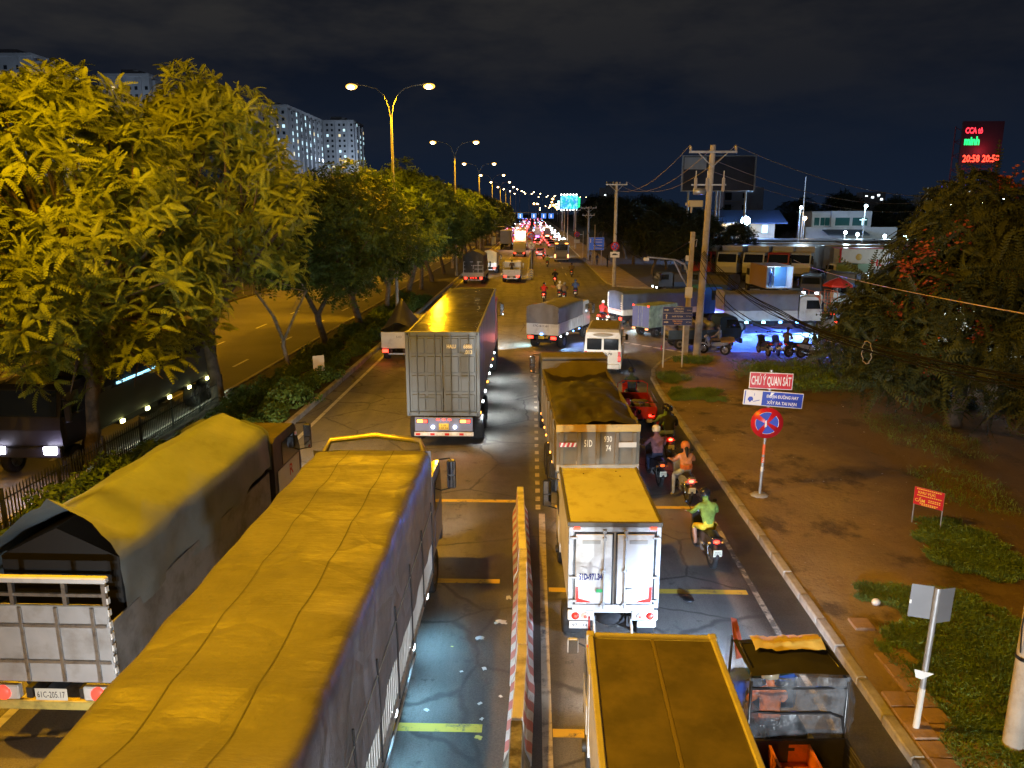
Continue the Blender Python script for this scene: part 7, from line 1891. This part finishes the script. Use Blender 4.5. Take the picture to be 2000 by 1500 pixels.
for i in range(7): point_lamp('added_road_glow', (-3+3*(i % 3), 165+40*i, 3.6), 1500, (1, .5, .42), .5)  # point lights added for a reddish glow over the far road

# two unseen cars added behind the camera so that headlamps light the lanes ahead
for (x, y, lab) in [(-1.15, -9.5, 'unseen car added behind the camera in the left lanes'), (3.6, -8.0, 'unseen car added behind the camera in the right lanes')]:
    c = copy_tree(car0, lab, (x, y, 0), 0); c['group'] = 'cars added behind the camera'
    for s in (-1, 1): spot_lamp('headlight_beam', (x+s*.65, y+4.3, .75), (x+s*1.6 - (1.6 if x > 0 else 0), y+38, .2), 8500 if x < 0 else 4200, (.84, .92, 1.0), 60, .9, .08)

# lit stalls behind the flame tree, seen in glints through its fronds
def stall(label, x, y, rz, lit):
    t = thing('market_stall', label, 'stall', (x, y, .1), rz, 'stalls behind the flame tree')
    w = MB(); w.box((-1.8, 1.0, 0), (1.8, 1.1, 2.6), tan_m); w.build('back_wall', t)
    r_ = MB(); r_.add([(-2, 1.2, 2.75), (2, 1.2, 2.75), (2, -1.2, 2.45), (-2, -1.2, 2.45), (-2, 1.2, 2.79), (2, 1.2, 2.79), (2, -1.2, 2.49), (-2, -1.2, 2.49)], [(0, 1, 2, 3), (7, 6, 5, 4), (0, 4, 5, 1), (1, 5, 6, 2), (2, 6, 7, 3), (3, 7, 4, 0)], M('stall_roof', (.14, .16, .2), .5)); r_.build('roof', t)
    for px in (-1.9, 1.9): MB().cyl((px, -1.1, 0), (px, -1.1, 2.46), .035, galv_m, 6).build('post', t)
    MB().box((-1.5, -.6, .0), (1.5, -.1, .85), M('stall_counter', (.4, .42, .45), .5), .02).build('counter', t)
    for px in (-1, 0, 1): MB().box((px-.3, .2, 2.40), (px+.3, .28, 2.45), LIT('stall_tube', (.75, .95, 1.0), 26)).build('strip_light', t)
    w = Matrix.Translation((x, y, .1)) @ Matrix.Rotation(rz, 4, 'Z'); point_lamp('stall_light', w @ Vector((0, -.9, 2.25)), lit, (.68, .9, 1.0), .12)
for (x, y, a, p, lab) in [(24.5, 47.5, 60, 700, 'lit stall behind the flame tree beside the blue tricycle'), (27.5, 60, 40, 700, 'lit stall deeper behind the flame tree'), (33, 72, 20, 1100, 'stall with white tubes far behind the flame tree'), (29, 50, 70, 350, 'stall glinting through the middle of the flame tree'), (23.0, 36.5, 100, 160, 'stall glinting low on the right through the fronds'), (46, 86, 10, 900, 'stall at the back right, high behind the flame tree')]:
    stall(lab, x, y, R(a-90), p)
# ================================================================== concrete barrier blocks
stripe_m, nt_, b_ = node_mat('barrier_stripes'); g = NT(nt_)
ph = g.math('FRACT', g.math('MULTIPLY', g.math('ADD', g.y, g.math('MULTIPLY', g.z, .95)), 2.05))
c = g.mix(g.math('GREATER_THAN', ph, .5), (.60, .59, .57), (.50, .17, .14))
c = g.mix(g.ramp(g.noise(3.5, 8, .7), .5, .75, 0, .75), c, (.30, .27, .24)); c = g.mix(g.ramp(g.noise(14, 4), .58, .66, 0, .6), c, (.2, .18, .16))
nt_.links.new(c, b_.inputs['Base Color']); b_.inputs['Roughness'].default_value = .8; nt_.links.new(g.bump(g.noise(30, 3), .3, .01), b_.inputs['Normal'])
top_m = M('barrier_top', (.70, .66, .66), .85, noise=(4, .15), dirt=((.24, .21, .17), 2.2, .48, .75), bump=(30, .3))  # plain top, with white headlight put into its pale colour
stained_m = M('stained_concrete', (.30, .28, .22), .9, noise=(6, .3), dirt=((.08, .07, .05), 3.5, .42, .62), bump=(25, .5))
def block(side, top, L_):
    b = MB(); pr = [(-.21, 0), (.21, 0), (.20, .10), (.12, .30), (.085, .80), (-.085, .80), (-.12, .30), (-.20, .10)]
    n = len(pr); vs = [(x, 0, z) for x, z in pr] + [(x, L_, z) for x, z in pr]
    b.add(vs, [tuple(range(n)), tuple(range(n, 2*n))[::-1]], top)
    b.add(vs, [(i, n+i, n+(i+1) % n, (i+1) % n) for i in range(n) if i not in (4,)], side)
    o_ = [(-.085, .0, .80), (.085, .0, .80), (.085, L_, .80), (-.085, L_, .80)]
    b.add([(-.075, .01, .812), (.075, .01, .812), (.075, L_-.01, .812), (-.075, L_-.01, .812)] + o_, [(0, 1, 2, 3), (4, 5, 1, 0), (5, 6, 2, 1), (6, 7, 3, 2), (7, 4, 0, 3)], top)
    return b.mesh('barrier_block')
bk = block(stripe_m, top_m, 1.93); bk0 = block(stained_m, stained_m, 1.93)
xs_ = [(-.21, 5.85), (-.215, 7.85), (-.205, 9.85), (-.17, 11.80), (-.185, 13.62), (-.21, 15.6), (-.27, 17.56), (-.33, 19.0)]
for i, (x, y) in enumerate(xs_[:-1]):
    if i == 0: continue
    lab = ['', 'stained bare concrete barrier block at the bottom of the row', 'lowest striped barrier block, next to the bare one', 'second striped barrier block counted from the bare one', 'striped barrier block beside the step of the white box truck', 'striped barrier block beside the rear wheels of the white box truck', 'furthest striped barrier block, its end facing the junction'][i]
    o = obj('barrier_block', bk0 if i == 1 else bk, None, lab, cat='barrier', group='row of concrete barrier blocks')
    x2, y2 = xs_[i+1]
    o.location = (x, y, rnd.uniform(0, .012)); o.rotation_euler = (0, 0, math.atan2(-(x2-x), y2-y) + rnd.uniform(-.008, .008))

# ================================================================== poles and wires
conc_pole = M('pole_concrete', (.42, .38, .32), .85, noise=(3, .15), dirt=((.2, .17, .13), 1.8, .5, .8), bump=(20, .3))
ins_m = M('insulator', (.34, .30, .26), .35)
wire_m = M('wire', (.007, .006, .006), .9, spec=.1); wire_pale = M('pale_wire', (.22, .18, .13), .6)
def pole(label, x, y, h, r0, r1, arms=(), z0=.1, sq=False, lean=(0, 0), group='electricity poles'):
    t = thing('utility_pole', label, 'utility pole', (x, y, z0), 0, group)
    p = MB(); p.tube([(0, 0, -.2), (lean[0]*.5, lean[1]*.5, h*.5), (lean[0], lean[1], h)], [r0, (r0+r1)/2, r1], conc_pole, 4 if sq else 14, True, not sq); p.build('pole', t)
    for (z, w, n) in arms:
        c = MB(); lx = lean[0]*z/h; c.box((lx-w, -.16, z-.06), (lx+w, -.08, z+.06), galv_m, .01)
        for s in (-1, 1): c.tube([(lx+s*w*.6, -.13, z-.05), (lx, -.13, z-.75)], .03, galv_m, 5)
        c.build('crossarm', t)
        for i in range(n):
            xx = lx - w + .08 + (2*w-.16)*i/(n-1) if n > 1 else lx
            MB().lathe([(.03, 0), (.08, .05), (.05, .09), (.085, .14), (.05, .18), (.07, .22), (.0, .26)], ins_m, 10, 'z', (xx, -.12, z+.06)).build('insulator', t)
    return t
p1 = pole('tall concrete power pole with two crossarms at the corner of the side street', 9.0, 42.1, 11.3, .21, .14, [(10.95, 1.25, 3)], lean=(.3, 0))
for x in (-.55, .05, .9): # cut-outs on the lower arm
    b = MB(); b.box((x-.07, -.26, 8.95), (x+.07, -.1, 9.65), ins_m, .03); b.cyl((x, -.18, 9.65), (x, -.18, 10.0), .02, refl_white, 6); b.build('fuse_cutout', p1)
MB().box((-.75, -.14, 9.25), (1.05, -.08, 9.33), galv_m).build('crossarm', p1)
b = MB(); b.box((-.85, -.3, 8.15), (-.12, .1, 8.5), M('meter_box', (.42, .36, .22), .6), .04); b.tube([(-.9, -.2, 8.3), (-1.02, -.2, 8.3)], .09, ins_m, 8); b.tube([(-.7, -.2, 8.15), (-.72, -.2, 7.85)], .05, ins_m, 6); b.build('switchgear', p1)
MB().lathe([(.0, -.3), (.16, -.3), (.18, 0), (.16, .3), (0, .3)], galv_m, 12, 'x', (-.35, -.2, 8.95)).build('capacitor', p1)
p2 = pole('shorter square concrete pole carrying cable bundles beside the tall pole', 8.45, 42.5, 6.85, .19, .15, sq=True, lean=(.1, 0))
b = MB(); b.box((-.25, -.22, 5.3), (-.08, -.1, 5.6), white_paint, .03); b.build('small_camera', p2); MB().tube([(-.1, 0, 6.3), (.35, 0, 6.45), (.3, 0, 6.05)], .03, galv_m, 6).build('bracket', p2)
MB().box((-.2, -.21, 3.3), (.2, -.19, 3.9), refl_white).build('notice', p2)
p3 = pole('round concrete pole cut by the right edge of the picture', 7.25, 10.3, 8.5, .15, .12, z0=.05)
r_ = MB()
for z in (1.6, 3.6): r_.lathe([(.158, -.03), (.164, 0), (.158, .03)], black_m, 14, 'z', (0, 0, z))
r_.build('band', p3); r_ = MB(); r_.tube([(-.15, -.05, 1.7), (-.19, -.06, 2.1), (-.16, -.05, 2.7), (-.15, -.05, 3.6)], .012, black_m, 5); r_.build('cable', p3)
p4 = pole('concrete power pole with a no-stopping disc beyond the side street', 8.72, 84.8, 11.0, .21, .15, [(10.7, 1.15, 4)], .13)
p5 = pole('power pole further along the far pavement with a wide crossarm', 8.9, 130, 8.7, .18, .14, [(8.5, 1.3, 4), (7.3, 1.0, 4)], .13)
p6 = pole('thin far pole with sagging cables, third along the pavement', 8.9, 170, 8.5, .17, .12, [(8.2, 1.0, 3)], .13); p7 = pole('faint pole furthest along the far pavement', 8.9, 210, 8.5, .17, .12, [(8.2, 1.0, 3)], .13)
pole('slim post on the far pavement near the waiting people', 9.1, 118, 6.0, .09, .07, (), .13, group='posts')
pole('leaning yard post left of the white building', 43.4, 128.5, 13.5, .1, .07, (), 0, group='posts'); pole('yard lamp post right of the white building', 66.5, 136, 12, .12, .08, (), 0, group='posts'); pole('thin post beside the tan bungalow', 27.9, 120, 11, .1, .07, (), 0, group='posts')
def wire(a, b, sag, r=.012, m=None, n=18, wob=0.0, seed=0):
    a, b = Vector(a), Vector(b); P = []
    for i in range(n+1):
        t = i/n; p = a.lerp(b, t); p.z -= 4*sag*t*(1-t)
        if wob: p += Vector((wob*nz(t*6, seed), 0, wob*nz(t*7, seed+9)))*min(1, 8*t*(1-t)+.1)
        P.append(p)
    return P, r, m or wire_m
def cables(label, specs, name='power_line'):
    t = thing(name, label, 'cable', specs[0][0][0])
    base = Vector(specs[0][0][0])
    for P, r, m in specs:
        b = MB(); b.tube([p-base for p in P], r, m, 5); b.build('wire', t)
    return t
cables('three wires sagging from the tall corner pole to the pole with the no-stopping disc', [wire((x, 42.1, 11.4), (8.72+x-9.3, 84.8, 11.1), 1.6, .016, wire_pale) for x in (8.1, 9.4, 10.5)] + [wire((8.55, 42.5, 6.6), (8.75, 84.8, 5.8), 1.9, .03)])
cables('wires running from the tall pole away to the right over the yard', [wire((10.5, 42.1, 11.35), (46, 66, 12.6), 3.0, .016, wire_pale), wire((9.5, 42.1, 10.6), (44, 72, 12.0), 2.7, .016, wire_pale), wire((9.0, 42.1, 10.2), (48, 80, 11.0), 2.6, .016, wire_pale)])
cables('wires from the far pole onwards along the pavement', [wire((8.72+x, 84.8, 10.9), (8.9+x, 130, 8.6), 1.2, .02) for x in (-.9, 0, .9)] + [wire((8.75, 84.8, 5.2), (8.95, 130, 4.6), 1.6, .035), wire((8.95, 130, 4.6), (8.95, 170, 4.6), 1.5, .04), wire((8.95, 170, 4.6), (8.95, 210, 4.6), 1.5, .04)])
cables('thick tangled cable bundle sagging from the corner poles towards the right edge', [wire((8.9+.04*k, 42.2, 5.70+.055*k), (7.2+.03*k, 10.4, 5.55+.035*k), 1.0+.015*k, .013 if k < 4 else .018, wire_m, 26, .08, k) for k in range(6)], 'cable_bundle')
cables('pair of loose cables hanging below the bundle by the corner pole', [wire((8.6, 42.0, 6.2), (8.05, 24, 4.45), 1.15, .016, wire_m, 20, .04, 21), wire((8.6, 42.0, 5.5), (8.0, 23, 4.42), 1.0, .016, wire_m, 20, .04, 22)], 'loose_cable')
cables('single pale wire crossing in front of the flame tree', [wire((20.5, 62, 4.3), (7.25, 10.4, 6.55), .25, .012, M('tan_wire', (.45, .33, .18), .6))])
lp = thing('cable_coil', 'coil of spare cable hanging on the bundle in front of the flame tree', 'cable', (7.65, 17.6, 4.85))
b = MB(); b.tube([(.0+.02*math.cos(9*a_), .26*math.cos(a_), .26*math.sin(a_)) for a_ in [i*.2618 for i in range(25)]], .012, wire_pale, 5); b.build('coil', lp)
# camera mast
t = thing('camera_mast', 'curved grey mast reaching over the junction with a camera at its tip', 'camera mast', (8.85, 44.35, .1))
b = MB(); b.tube([(0, 0, 0), (0, 0, 3.6), (-.05, 0, 4.4), (-.3, 0, 5.0), (-.85, 0, 5.25), (-2.4, 0, 5.4)], [.09, .08, .07, .06, .05, .045], galv_m, 9); b.tube([(0, 0, 3.6), (-.45, 0, 4.3), (-.95, 0, 5.25)], .04, galv_m, 7); b.build('mast', t)
b = MB(); b.box((-2.65, -.25, 5.18), (-2.35, .1, 5.38), white_paint, .04); b.cyl((-2.4, 0, 5.38), (-2.4, 0, 5.45), .03, galv_m, 6); b.build('camera', t)

# ================================================================== signs
sign_red = M('sign_red', (.50, .012, .018), .35); sign_blue = M('sign_blue', (.015, .045, .40), .35); sign_white = M('sign_white', (.72, .70, .66), .4)
sign_navy = M('sign_navy', (.035, .045, .16), .4); sign_orange = M('sign_orange', (.85, .42, .12), .4); sign_cream = M('sign_cream', (.72, .62, .45), .4)
def board(root, name, lo, hi, face, edge=sign_white, rim=.02):
    b = MB(); b.box(lo, hi, edge, .006); b = b.build(name, root)
    MB().box((lo[0]+rim, lo[1]-.004, lo[2]+rim), (hi[0]-rim, lo[1], hi[2]-rim), face).build('face', b); return b
def disc(root, c, r, kind):
    x, y, z = c; b = MB(); b.lathe([(0, -.008), (r, -.008), (r, .012), (0, .012)], sign_red if kind != 'turn' else sign_white, 32, 'y', c); b = b.build('disc', root)
    def ring(r0, r1, yy, m, n=32):
        q = MB(); v = []
        for k in range(n):
            a = 2*math.pi*k/n; v += [(x+r0*math.cos(a), yy, z+r0*math.sin(a)), (x+r1*math.cos(a), yy, z+r1*math.sin(a))]
        q.add(v, [(2*k, 2*k+1, (2*k+3) % (2*n), (2*k+2) % (2*n)) for k in range(n)], m); return q
    if kind == 'turn':
        ring(r*.78, r*.99, y-.011, M('dark_red_ring', (.2, .02, .02), .4)).build('ring', b)
        q = MB(); q.tube([(x-.05, y-.012, z-r*.55), (x-.05, y-.012, z+.1), (x+.12, y-.012, z+.2)], r*.08, black_m, 4); q.tube([(x-r*.6, y-.014, z+r*.6), (x+r*.6, y-.014, z-r*.6)], r*.06, M('dark_red_ring', (.2, .02, .02), .4), 4); q.build('symbol', b); return
    q = MB(); n = 12; w = .11
    for k in range(4):                                   # four blue quarters leave a red cross
        a0 = math.pi/4 + k*math.pi/2 + w*2.0 + .22; a1 = math.pi/4 + (k+1)*math.pi/2 - w*2.0 + .22
        mid = (a0+a1)/2; v = [(x+r*.12*math.cos(mid), y-.012, z+r*.12*math.sin(mid))]
        for i in range(n+1):
            a = a0+(a1-a0)*i/n; v.append((x+r*.70*math.cos(a), y-.012, z+r*.70*math.sin(a)))
        q.add(v, [tuple(range(len(v)))], sign_blue)
    q.build('blue_quarters', b)
    for k in range(4):
        a0 = math.pi/4 + k*math.pi/2 + w*2.0 + .22; a1 = math.pi/4 + (k+1)*math.pi/2 - w*2.0 + .22
        q = MB(); q.tube([(x+r*.71*math.cos(a0+(a1-a0)*i/n), y-.012, z+r*.71*math.sin(a0+(a1-a0)*i/n)) for i in range(n+1)], r*.014, sign_white, 4); q.build('white_edge', b)
t = thing('sign_cluster', 'grey post with a red board, a blue board and a no-stopping disc', 'road sign', (6.46, 20.87, .12), R(-6)); t.rotation_euler = (0, R(1.2), R(-5))
b = MB(); b.cyl((0, 0, 0), (0, 0, 3.65), .042, galv_m, 12); b.build('post', t)
b = MB(); b.lathe([(.0, .06), (.20, .05), (.27, .0), (.28, -.1)], concrete_m, 9, 'z'); b.build('footing', t)
for z, h, m in ((.98, .16, M('orange_band', (.75, .13, .03), .4)), (1.22, .3, M('orange_band', (.75, .13, .03), .4)), (.72, .14, sign_white)):
    MB().cyl((0, 0, z), (0, 0, z+h), .045, m, 12).build('band', t)
text(t, 'S', sign_white, (0, -.0475, 1.06), BACK, .1, .06)
b = board(t, 'red_board', (-.58, -.075, 3.12), (.58, -.05, 3.58), sign_red)
text(b, 'CHÚ Ý QUAN SÁT', sign_white, (0, -.0795, 3.36), BACK, .25, 1.06, bold=.02)
bb = board(t, 'blue_board', (-.80, -.078, 2.63), (.80, -.05, 3.06), sign_blue); bb.rotation_euler = (0, R(2.0), 0)
MB().box((-.78, -.086, 2.65), (-.30, -.082, 3.04), sign_white).build('picture_panel', bb); MB().box((-.775, -.09, 2.66), (-.75, -.087, 3.03), sign_blue).build('stripe', bb)
ic = MB(); ic.prism([(-.68, 2.76), (-.54, 2.76), (-.54, 2.83), (-.57, 2.87), (-.64, 2.87), (-.68, 2.82)], -.091, -.087, sign_blue, 'y'); ic.lathe([(.0, -.003), (.03, -.003), (.03, .003), (0, .003)], sign_blue, 12, 'y', (-.62, -.089, 2.75)); ic.add([(-.53, -.09, 2.73), (-.36, -.09, 2.78), (-.36, -.09, 2.80), (-.53, -.09, 2.745)], [(0, 1, 2, 3)], sign_blue); ic.box((-.52, -.09, 2.9), (-.51, -.088, 2.97), sign_blue); ic.build('crash_symbol', bb)
text(bb, 'ĐOẠN ĐƯỜNG HAY', sign_white, (.24, -.0865, 2.92), BACK, .09, .86, bold=.025); text(bb, 'XẢY RA TAI NẠN', sign_white, (.24, -.0865, 2.745), BACK, .09, .80, bold=.025)
sc = MB(); sc.add([(-.08, -.0875, 3.03), (.02, -.0875, 3.03), (-.06, -.0875, 2.93), (-.1, -.0875, 2.90)], [(0, 1, 2, 3)], sign_white); sc.build('scratch', bb)
disc(t, (0, -.06, 2.15), .44, 'stop')
sp_ = MB(); sp_.add([(-.06, -.078, 2.02), (0, -.078, 2.05), (-.02, -.078, 2.24), (-.05, -.078, 2.2)], [(0, 1, 2, 3)], sign_white); sp_.build('scratch', t)
# direction sign
t = thing('direction_sign', 'purple-blue direction sign on two white posts with three lines of destinations', 'road sign', (7.32, 39.2, .12))
for x in (-.62, .35):
    MB().cyl((x, .06, 0), (x, .06, 3.1), .035, M('post_white', (.6, .6, .58), .5), 10).build('post', t)
    MB().cyl((x-.12, .1, .9), (x-.12, .1, 1.15), .03, sign_red, 8).build('red_marker', t) if x < 0 else None
db = board(t, 'board', (-.75, -.02, 2.22), (.75, .01, 3.17), sign_navy, M('sign_frame', (.25, .25, .4), .4), .015)
for z in (2.53, 2.85): MB().box((-.73, -.032, z-.006), (.73, -.025, z+.006), sign_white).build('rule', db)
text(db, 'MỸ PHƯỚC', sign_cream, (.05, -.026, 3.08), BACK, .075, .52, bold=.02); text(db, 'TÂN VẠN', sign_cream, (.05, -.026, 2.94), BACK, .075, .46, bold=.02); text(db, '12 km', sign_cream, (.58, -.026, 3.0), BACK, .06, .22)
text(db, 'NGÃ TƯ GA', sign_cream, (0, -.026, 2.69), BACK, .075, .55, bold=.02); text(db, '5,7 km', sign_cream, (.57, -.026, 2.69), BACK, .06, .25)
text(db, 'TIÊM CHỦNG', sign_orange, (0, -.026, 2.45), BACK, .07, .50, bold=.02); text(db, 'VNVC', sign_orange, (.03, -.026, 2.32), BACK, .08, .40, bold=.02); text(db, '2,7 km', sign_cream, (.57, -.026, 2.39), BACK, .06, .25)
def arrow(root, x, z, up):
    q = [(-.12, -.025), (.02, -.025), (.02, -.06), (.12, 0), (.02, .06), (.02, .025), (-.12, .025)]
    if up: q = [(-v, u) for u, v in q]
    b = MB(); b.add([(x+u, -.0285, z+v) for u, v in q], [tuple(range(7))], sign_cream); b.build('arrow', root)
arrow(db, -.56, 3.01, False); arrow(db, -.56, 2.69, True); arrow(db, -.56, 2.39, False)
# red warning notice in the grass
t = thing('notice_board', 'small red notice with yellow letters on thin posts in the grass', 'notice', (10.09, 18.75, .12), R(-46)); t.rotation_euler = (0, 0, R(-46))
nb = board(t, 'board', (-.36, -.02, .52), (.36, 0, 1.0), sign_red, M('notice_edge', (.4, .1, .05), .5), .012)
for x in (-.34, .34): MB().box((x-.012, .0, -.1), (x+.012, .025, .98), galv_m).build('post', t)
ny = M('notice_yellow', (.85, .55, .06), .5)
text(nb, 'KHU VỰC', ny, (-.05, -.0265, .87), BACK, .07, .42, bold=.02); text(nb, 'CẤM', ny, (-.2, -.0265, .68), BACK, .085, .24, bold=.02)
sm = MB()
for (x0, x1, z) in ((-.3, .28, .955), (-.28, .3, .79), (.0, .3, .705), (.0, .28, .66), (-.2, .22, .585), (-.15, .2, .55)):
    x = x0
    while x < x1: sm.box((x, -.026, z-.012), (x+.035, -.0245, z+.012), ny); x += .05
sm.build('small_print', nb)
# backs of two grey signs
t = thing('sign_post', 'grey post with the bare backs of two square signs near the bottom right', 'road sign', (5.98, 10.67, .12)); t.rotation_euler = (0, R(1.5), 0)
MB().cyl((0, 0, 0), (0, 0, 2.42), .045, galv_m, 12).build('post', t); MB().cyl((0, 0, 0), (0, 0, .75), .05, M('whitewash', (.55, .53, .48), .8), 12).build('painted_foot', t)
gb = M('sign_back_grey', (.17, .175, .185), .55, .3, noise=(2, .08))
b = MB(); b.box((-.34, .03, 1.88), (.05, .045, 2.42), gb, .004, R(-14), (0, .04)); b.box((-.34, .024, 2.1), (-.31, .03, 2.16), refl_white, .002, R(-14), (0, .04)); b.build('left_plate', t)
b = MB(); b.box((.0, .05, 1.80), (.36, .065, 2.36), gb, .004, R(16), (0, .04)); b.build('right_plate', t)
b = MB(); b.add([(-.19, -.05, 1.09), (.12, -.05, 1.02), (-.06, -.05, .92), (-.15, -.05, .95), (-.19, -.045, 1.09), (.12, -.045, 1.02), (-.06, -.045, .92), (-.15, -.045, .95)], [(0, 1, 2, 3), (7, 6, 5, 4), (0, 4, 5, 1), (1, 5, 6, 2), (2, 6, 7, 3), (3, 7, 4, 0)], sign_white); b.build('torn_plate', t)
# far signs
t = thing('no_stopping_sign', 'no-stopping disc over a white plate, fixed to the far power pole', 'road sign', (8.72, 84.5, .13)); disc(t, (0, 0, 4.25), .46, 'stop'); board(t, 'plate', (-.5, -.01, 3.05), (.5, .02, 3.65), sign_white)
q = MB(); q.box((-.3, -.03, 3.3), (.3, -.02, 3.4), black_m); q.box((-.2, -.03, 3.4), (.15, -.02, 3.48), black_m); q.build('car_symbol', t)
t = thing('no_stopping_sign', 'small no-stopping disc on a thin post beyond the bus', 'road sign', (8.6, 138, .13)); MB().cyl((0, .05, 0), (0, .05, 4.6), .05, galv_m, 8).build('post', t); disc(t, (-1.1, 0, 4.0), .5, 'stop'); board(t, 'plate', (-1.6, -.01, 2.5), (-.6, .02, 3.1), sign_white); MB().box((-1.15, .02, 3.95), (0, .06, 4.05), galv_m).build('bracket', t)
t = thing('road_sign', 'round signs one above the other on the divider nose, the lower one a barred turn', 'road sign', (-.35, 94, .2)); MB().cyl((0, .05, 0), (0, .05, 5.4), .05, galv_m, 8).build('post', t); disc(t, (0, 0, 4.95), .5, 'stop'); disc(t, (0, 0, 3.85), .52, 'turn')
q = MB(); q.box((-.25, -.06, 0), (.25, .1, 1.0), M('hazard_plate', (.5, .38, .08), .5), .02)
for k in range(3): q.add([(-.2, -.065, .1+.28*k), (0, -.065, .25+.28*k), (.2, -.065, .1+.28*k), (.2, -.065, .2+.28*k), (0, -.065, .35+.28*k), (-.2, -.065, .2+.28*k)], [(0, 1, 4, 5), (1, 2, 3, 4)], black_m)
q.build('hazard_plate', t)
t = thing('information_sign', 'blue information board on the far pavement beyond the people', 'road sign', (9.3, 118.8, .13)); MB().cyl((-.5, .08, 0), (-.5, .08, 2.4), .05, galv_m, 8).build('post', t); MB().cyl((.9, .08, 0), (.9, .08, 2.4), .05, galv_m, 8).build('post', t)
b = board(t, 'board', (-1.0, 0, 2.2), (1.3, .04, 4.1), M('lit_blue', (.03, .10, .45), .4, emit=.35))
for z in (3.75, 3.4, 2.9, 2.5): MB().box((-.3, -.015, z-.05), (1.0, -.006, z+.05), sign_white).build('line', b)
MB().box((-.85, -.015, 3.3), (-.7, -.006, 3.9), sign_white).build('line', b)
t = thing('sign_gantry', 'row of small square blue lane signs hung across the far road', 'road sign', (0, 232, 0)); MB().cyl((-9.6, .2, 0), (-9.6, .2, 8.2), .2, galv_m, 8).build('post', t); MB().cyl((8.9, .2, 0), (8.9, .2, 8.2), .2, galv_m, 8).build('post', t); MB().box((-9.6, .15, 7.75), (8.9, .25, 7.85), M('dark_beam', (.05, .05, .06), .7)).build('beam', t)
for x in (-4.2, -.2, 2.7, 4.9): b = board(t, 'lane_sign', (x-.75, 0, 6.1), (x+.75, .05, 7.6), M('lit_sign_blue', (.03, .2, .9), .4, emit=.9)); MB().box((x-.12, -.03, 6.4), (x+.12, -.01, 7.3), M('lit_white', (.9, .95, 1), .4, emit=1.2)).build('arrow', b)
t = thing('mast_arm', 'thin horizontal mast arm over the left lanes with a small white sign', 'road sign', (-9.7, 148, .1)); MB().tube([(0, 0, 0), (0, 0, 5.1), (4.0, 0, 5.2)], .08, lamp_steel, 8).build('mast', t); board(t, 'plate', (1.6, -.05, 1.9), (2.4, 0, 3.3), sign_white); MB().cyl((2, .05, 0), (2, .05, 3), .04, galv_m, 6).build('post', t)
# small board stuck in the hedge
t = thing('garden_board', 'pale little board standing in the hedge beside the left kerb', 'board', (-10.3, 35.6, .1)); MB().box((-.2, -.02, .5), (.35, .02, 1.25), sign_cream, .01, R(35)).build('board', t); MB().box((-.02, .02, 0), (.02, .05, .6), galv_m).build('post', t)

# ================================================================== litter
paper_m = M('paper', (.65, .63, .58), .8); plast_m = M('clear_plastic_litter', (.55, .58, .6), .2, spec=.8)
def scrap(label, x, y, s, m=None, z=.006, name='litter', seed=0, lift=.3):
    b = MB(); b.grid(lambda u, v: ((u-.5)*s*(1+.5*nz(v*3, seed)), (v-.5)*s*.7*(1+.5*nz(u*3, seed+4)), .004+abs(nz(u*4+seed, v*4))*s*lift), 5, 5, m or paper_m)
    o = b.build(name, None, label, cat='litter', group='litter on the road'); o.location = (x, y, z); o.rotation_euler = (0, 0, seed*1.7); return o
for i, (x, y, s, m, lab) in enumerate([(-.62, 13.9, .22, plast_m, 'crumpled clear bag beside the barrier, largest piece there'), (-.50, 14.9, .14, plast_m, 'small clear wrapper tight against the barrier'), (-1.0, 13.3, .16, plast_m, 'torn white wrapper on the damp strip left of the barrier'), (-.85, 12.3, .10, paper_m, 'little white paper cup lying left of the barrier'), (-1.25, 12.2, .06, paper_m, 'tiny white speck of paper on the blue-lit lane'), (-.52, 11.5, .07, paper_m, 'round white scrap close to the barrier'), (-.86, 11.3, .08, paper_m, 'white scrap left of the round one'), (-1.72, 11.1, .09, paper_m, 'pale scrap lying in the blue-lit lane'), (-.80, 10.9, .07, paper_m, 'white scrap just above the yellow bar'), (-.82, 10.45, .11, M('yellow_paper', (.6, .5, .12), .7), 'yellow scrap of paper near the yellow bar'), (-.72, 9.6, .26, plast_m, 'striped white packaging at the bottom edge by the barrier'), (-1.5, 13.0, .05, M('yellow_paper', (.6, .5, .12), .7), 'tiny yellow fleck in the lane')]):
    scrap(lab, x, y, s, m, seed=i)
o = MB(); o.ball((0, 0, .05), (.12, .16, .04), black_m, 12, 6); o = o.build('litter', None, 'dark oily lump on the road right of the white box truck', cat='litter', group='litter on the road'); o.location = (3.28, 14.9, 0); o.rotation_euler = (0, 0, .5)
b_ = MB(); b_.ball((0, 0, .06), (.09, .08, .08), M('white_bag', (.7, .68, .66), .5), 10, 7); o = b_.build('litter', None, 'round white bag on the grass edge near the kerb', cat='litter', group='litter on the verge'); o.location = (7.05, 14.6, .13)
tr_ = MB()
for i in range(230):
    x = 6.2 + 9*rnd.random()**1.3; y = 9.5 + 30*rnd.random()
    s = rnd.uniform(.012, .05); z = verge_z(x, y) + .008
    a_ = rnd.random()*6.28; c_, s_ = math.cos(a_)*s, math.sin(a_)*s
    tr_.add([(x-c_, y-s_, z), (x+s_*.5, y-c_*.5, z+.4*s), (x+c_, y+s_, z), (x-s_*.5, y+c_*.5, z+.3*s)], [(0, 1, 2, 3)], rnd.choice([paper_m, M('dry_leaf', (.28, .17, .07), .8), plast_m, M('pebble', (.3, .26, .2), .9)]))
tr_.build('verge_litter', kind='stuff')
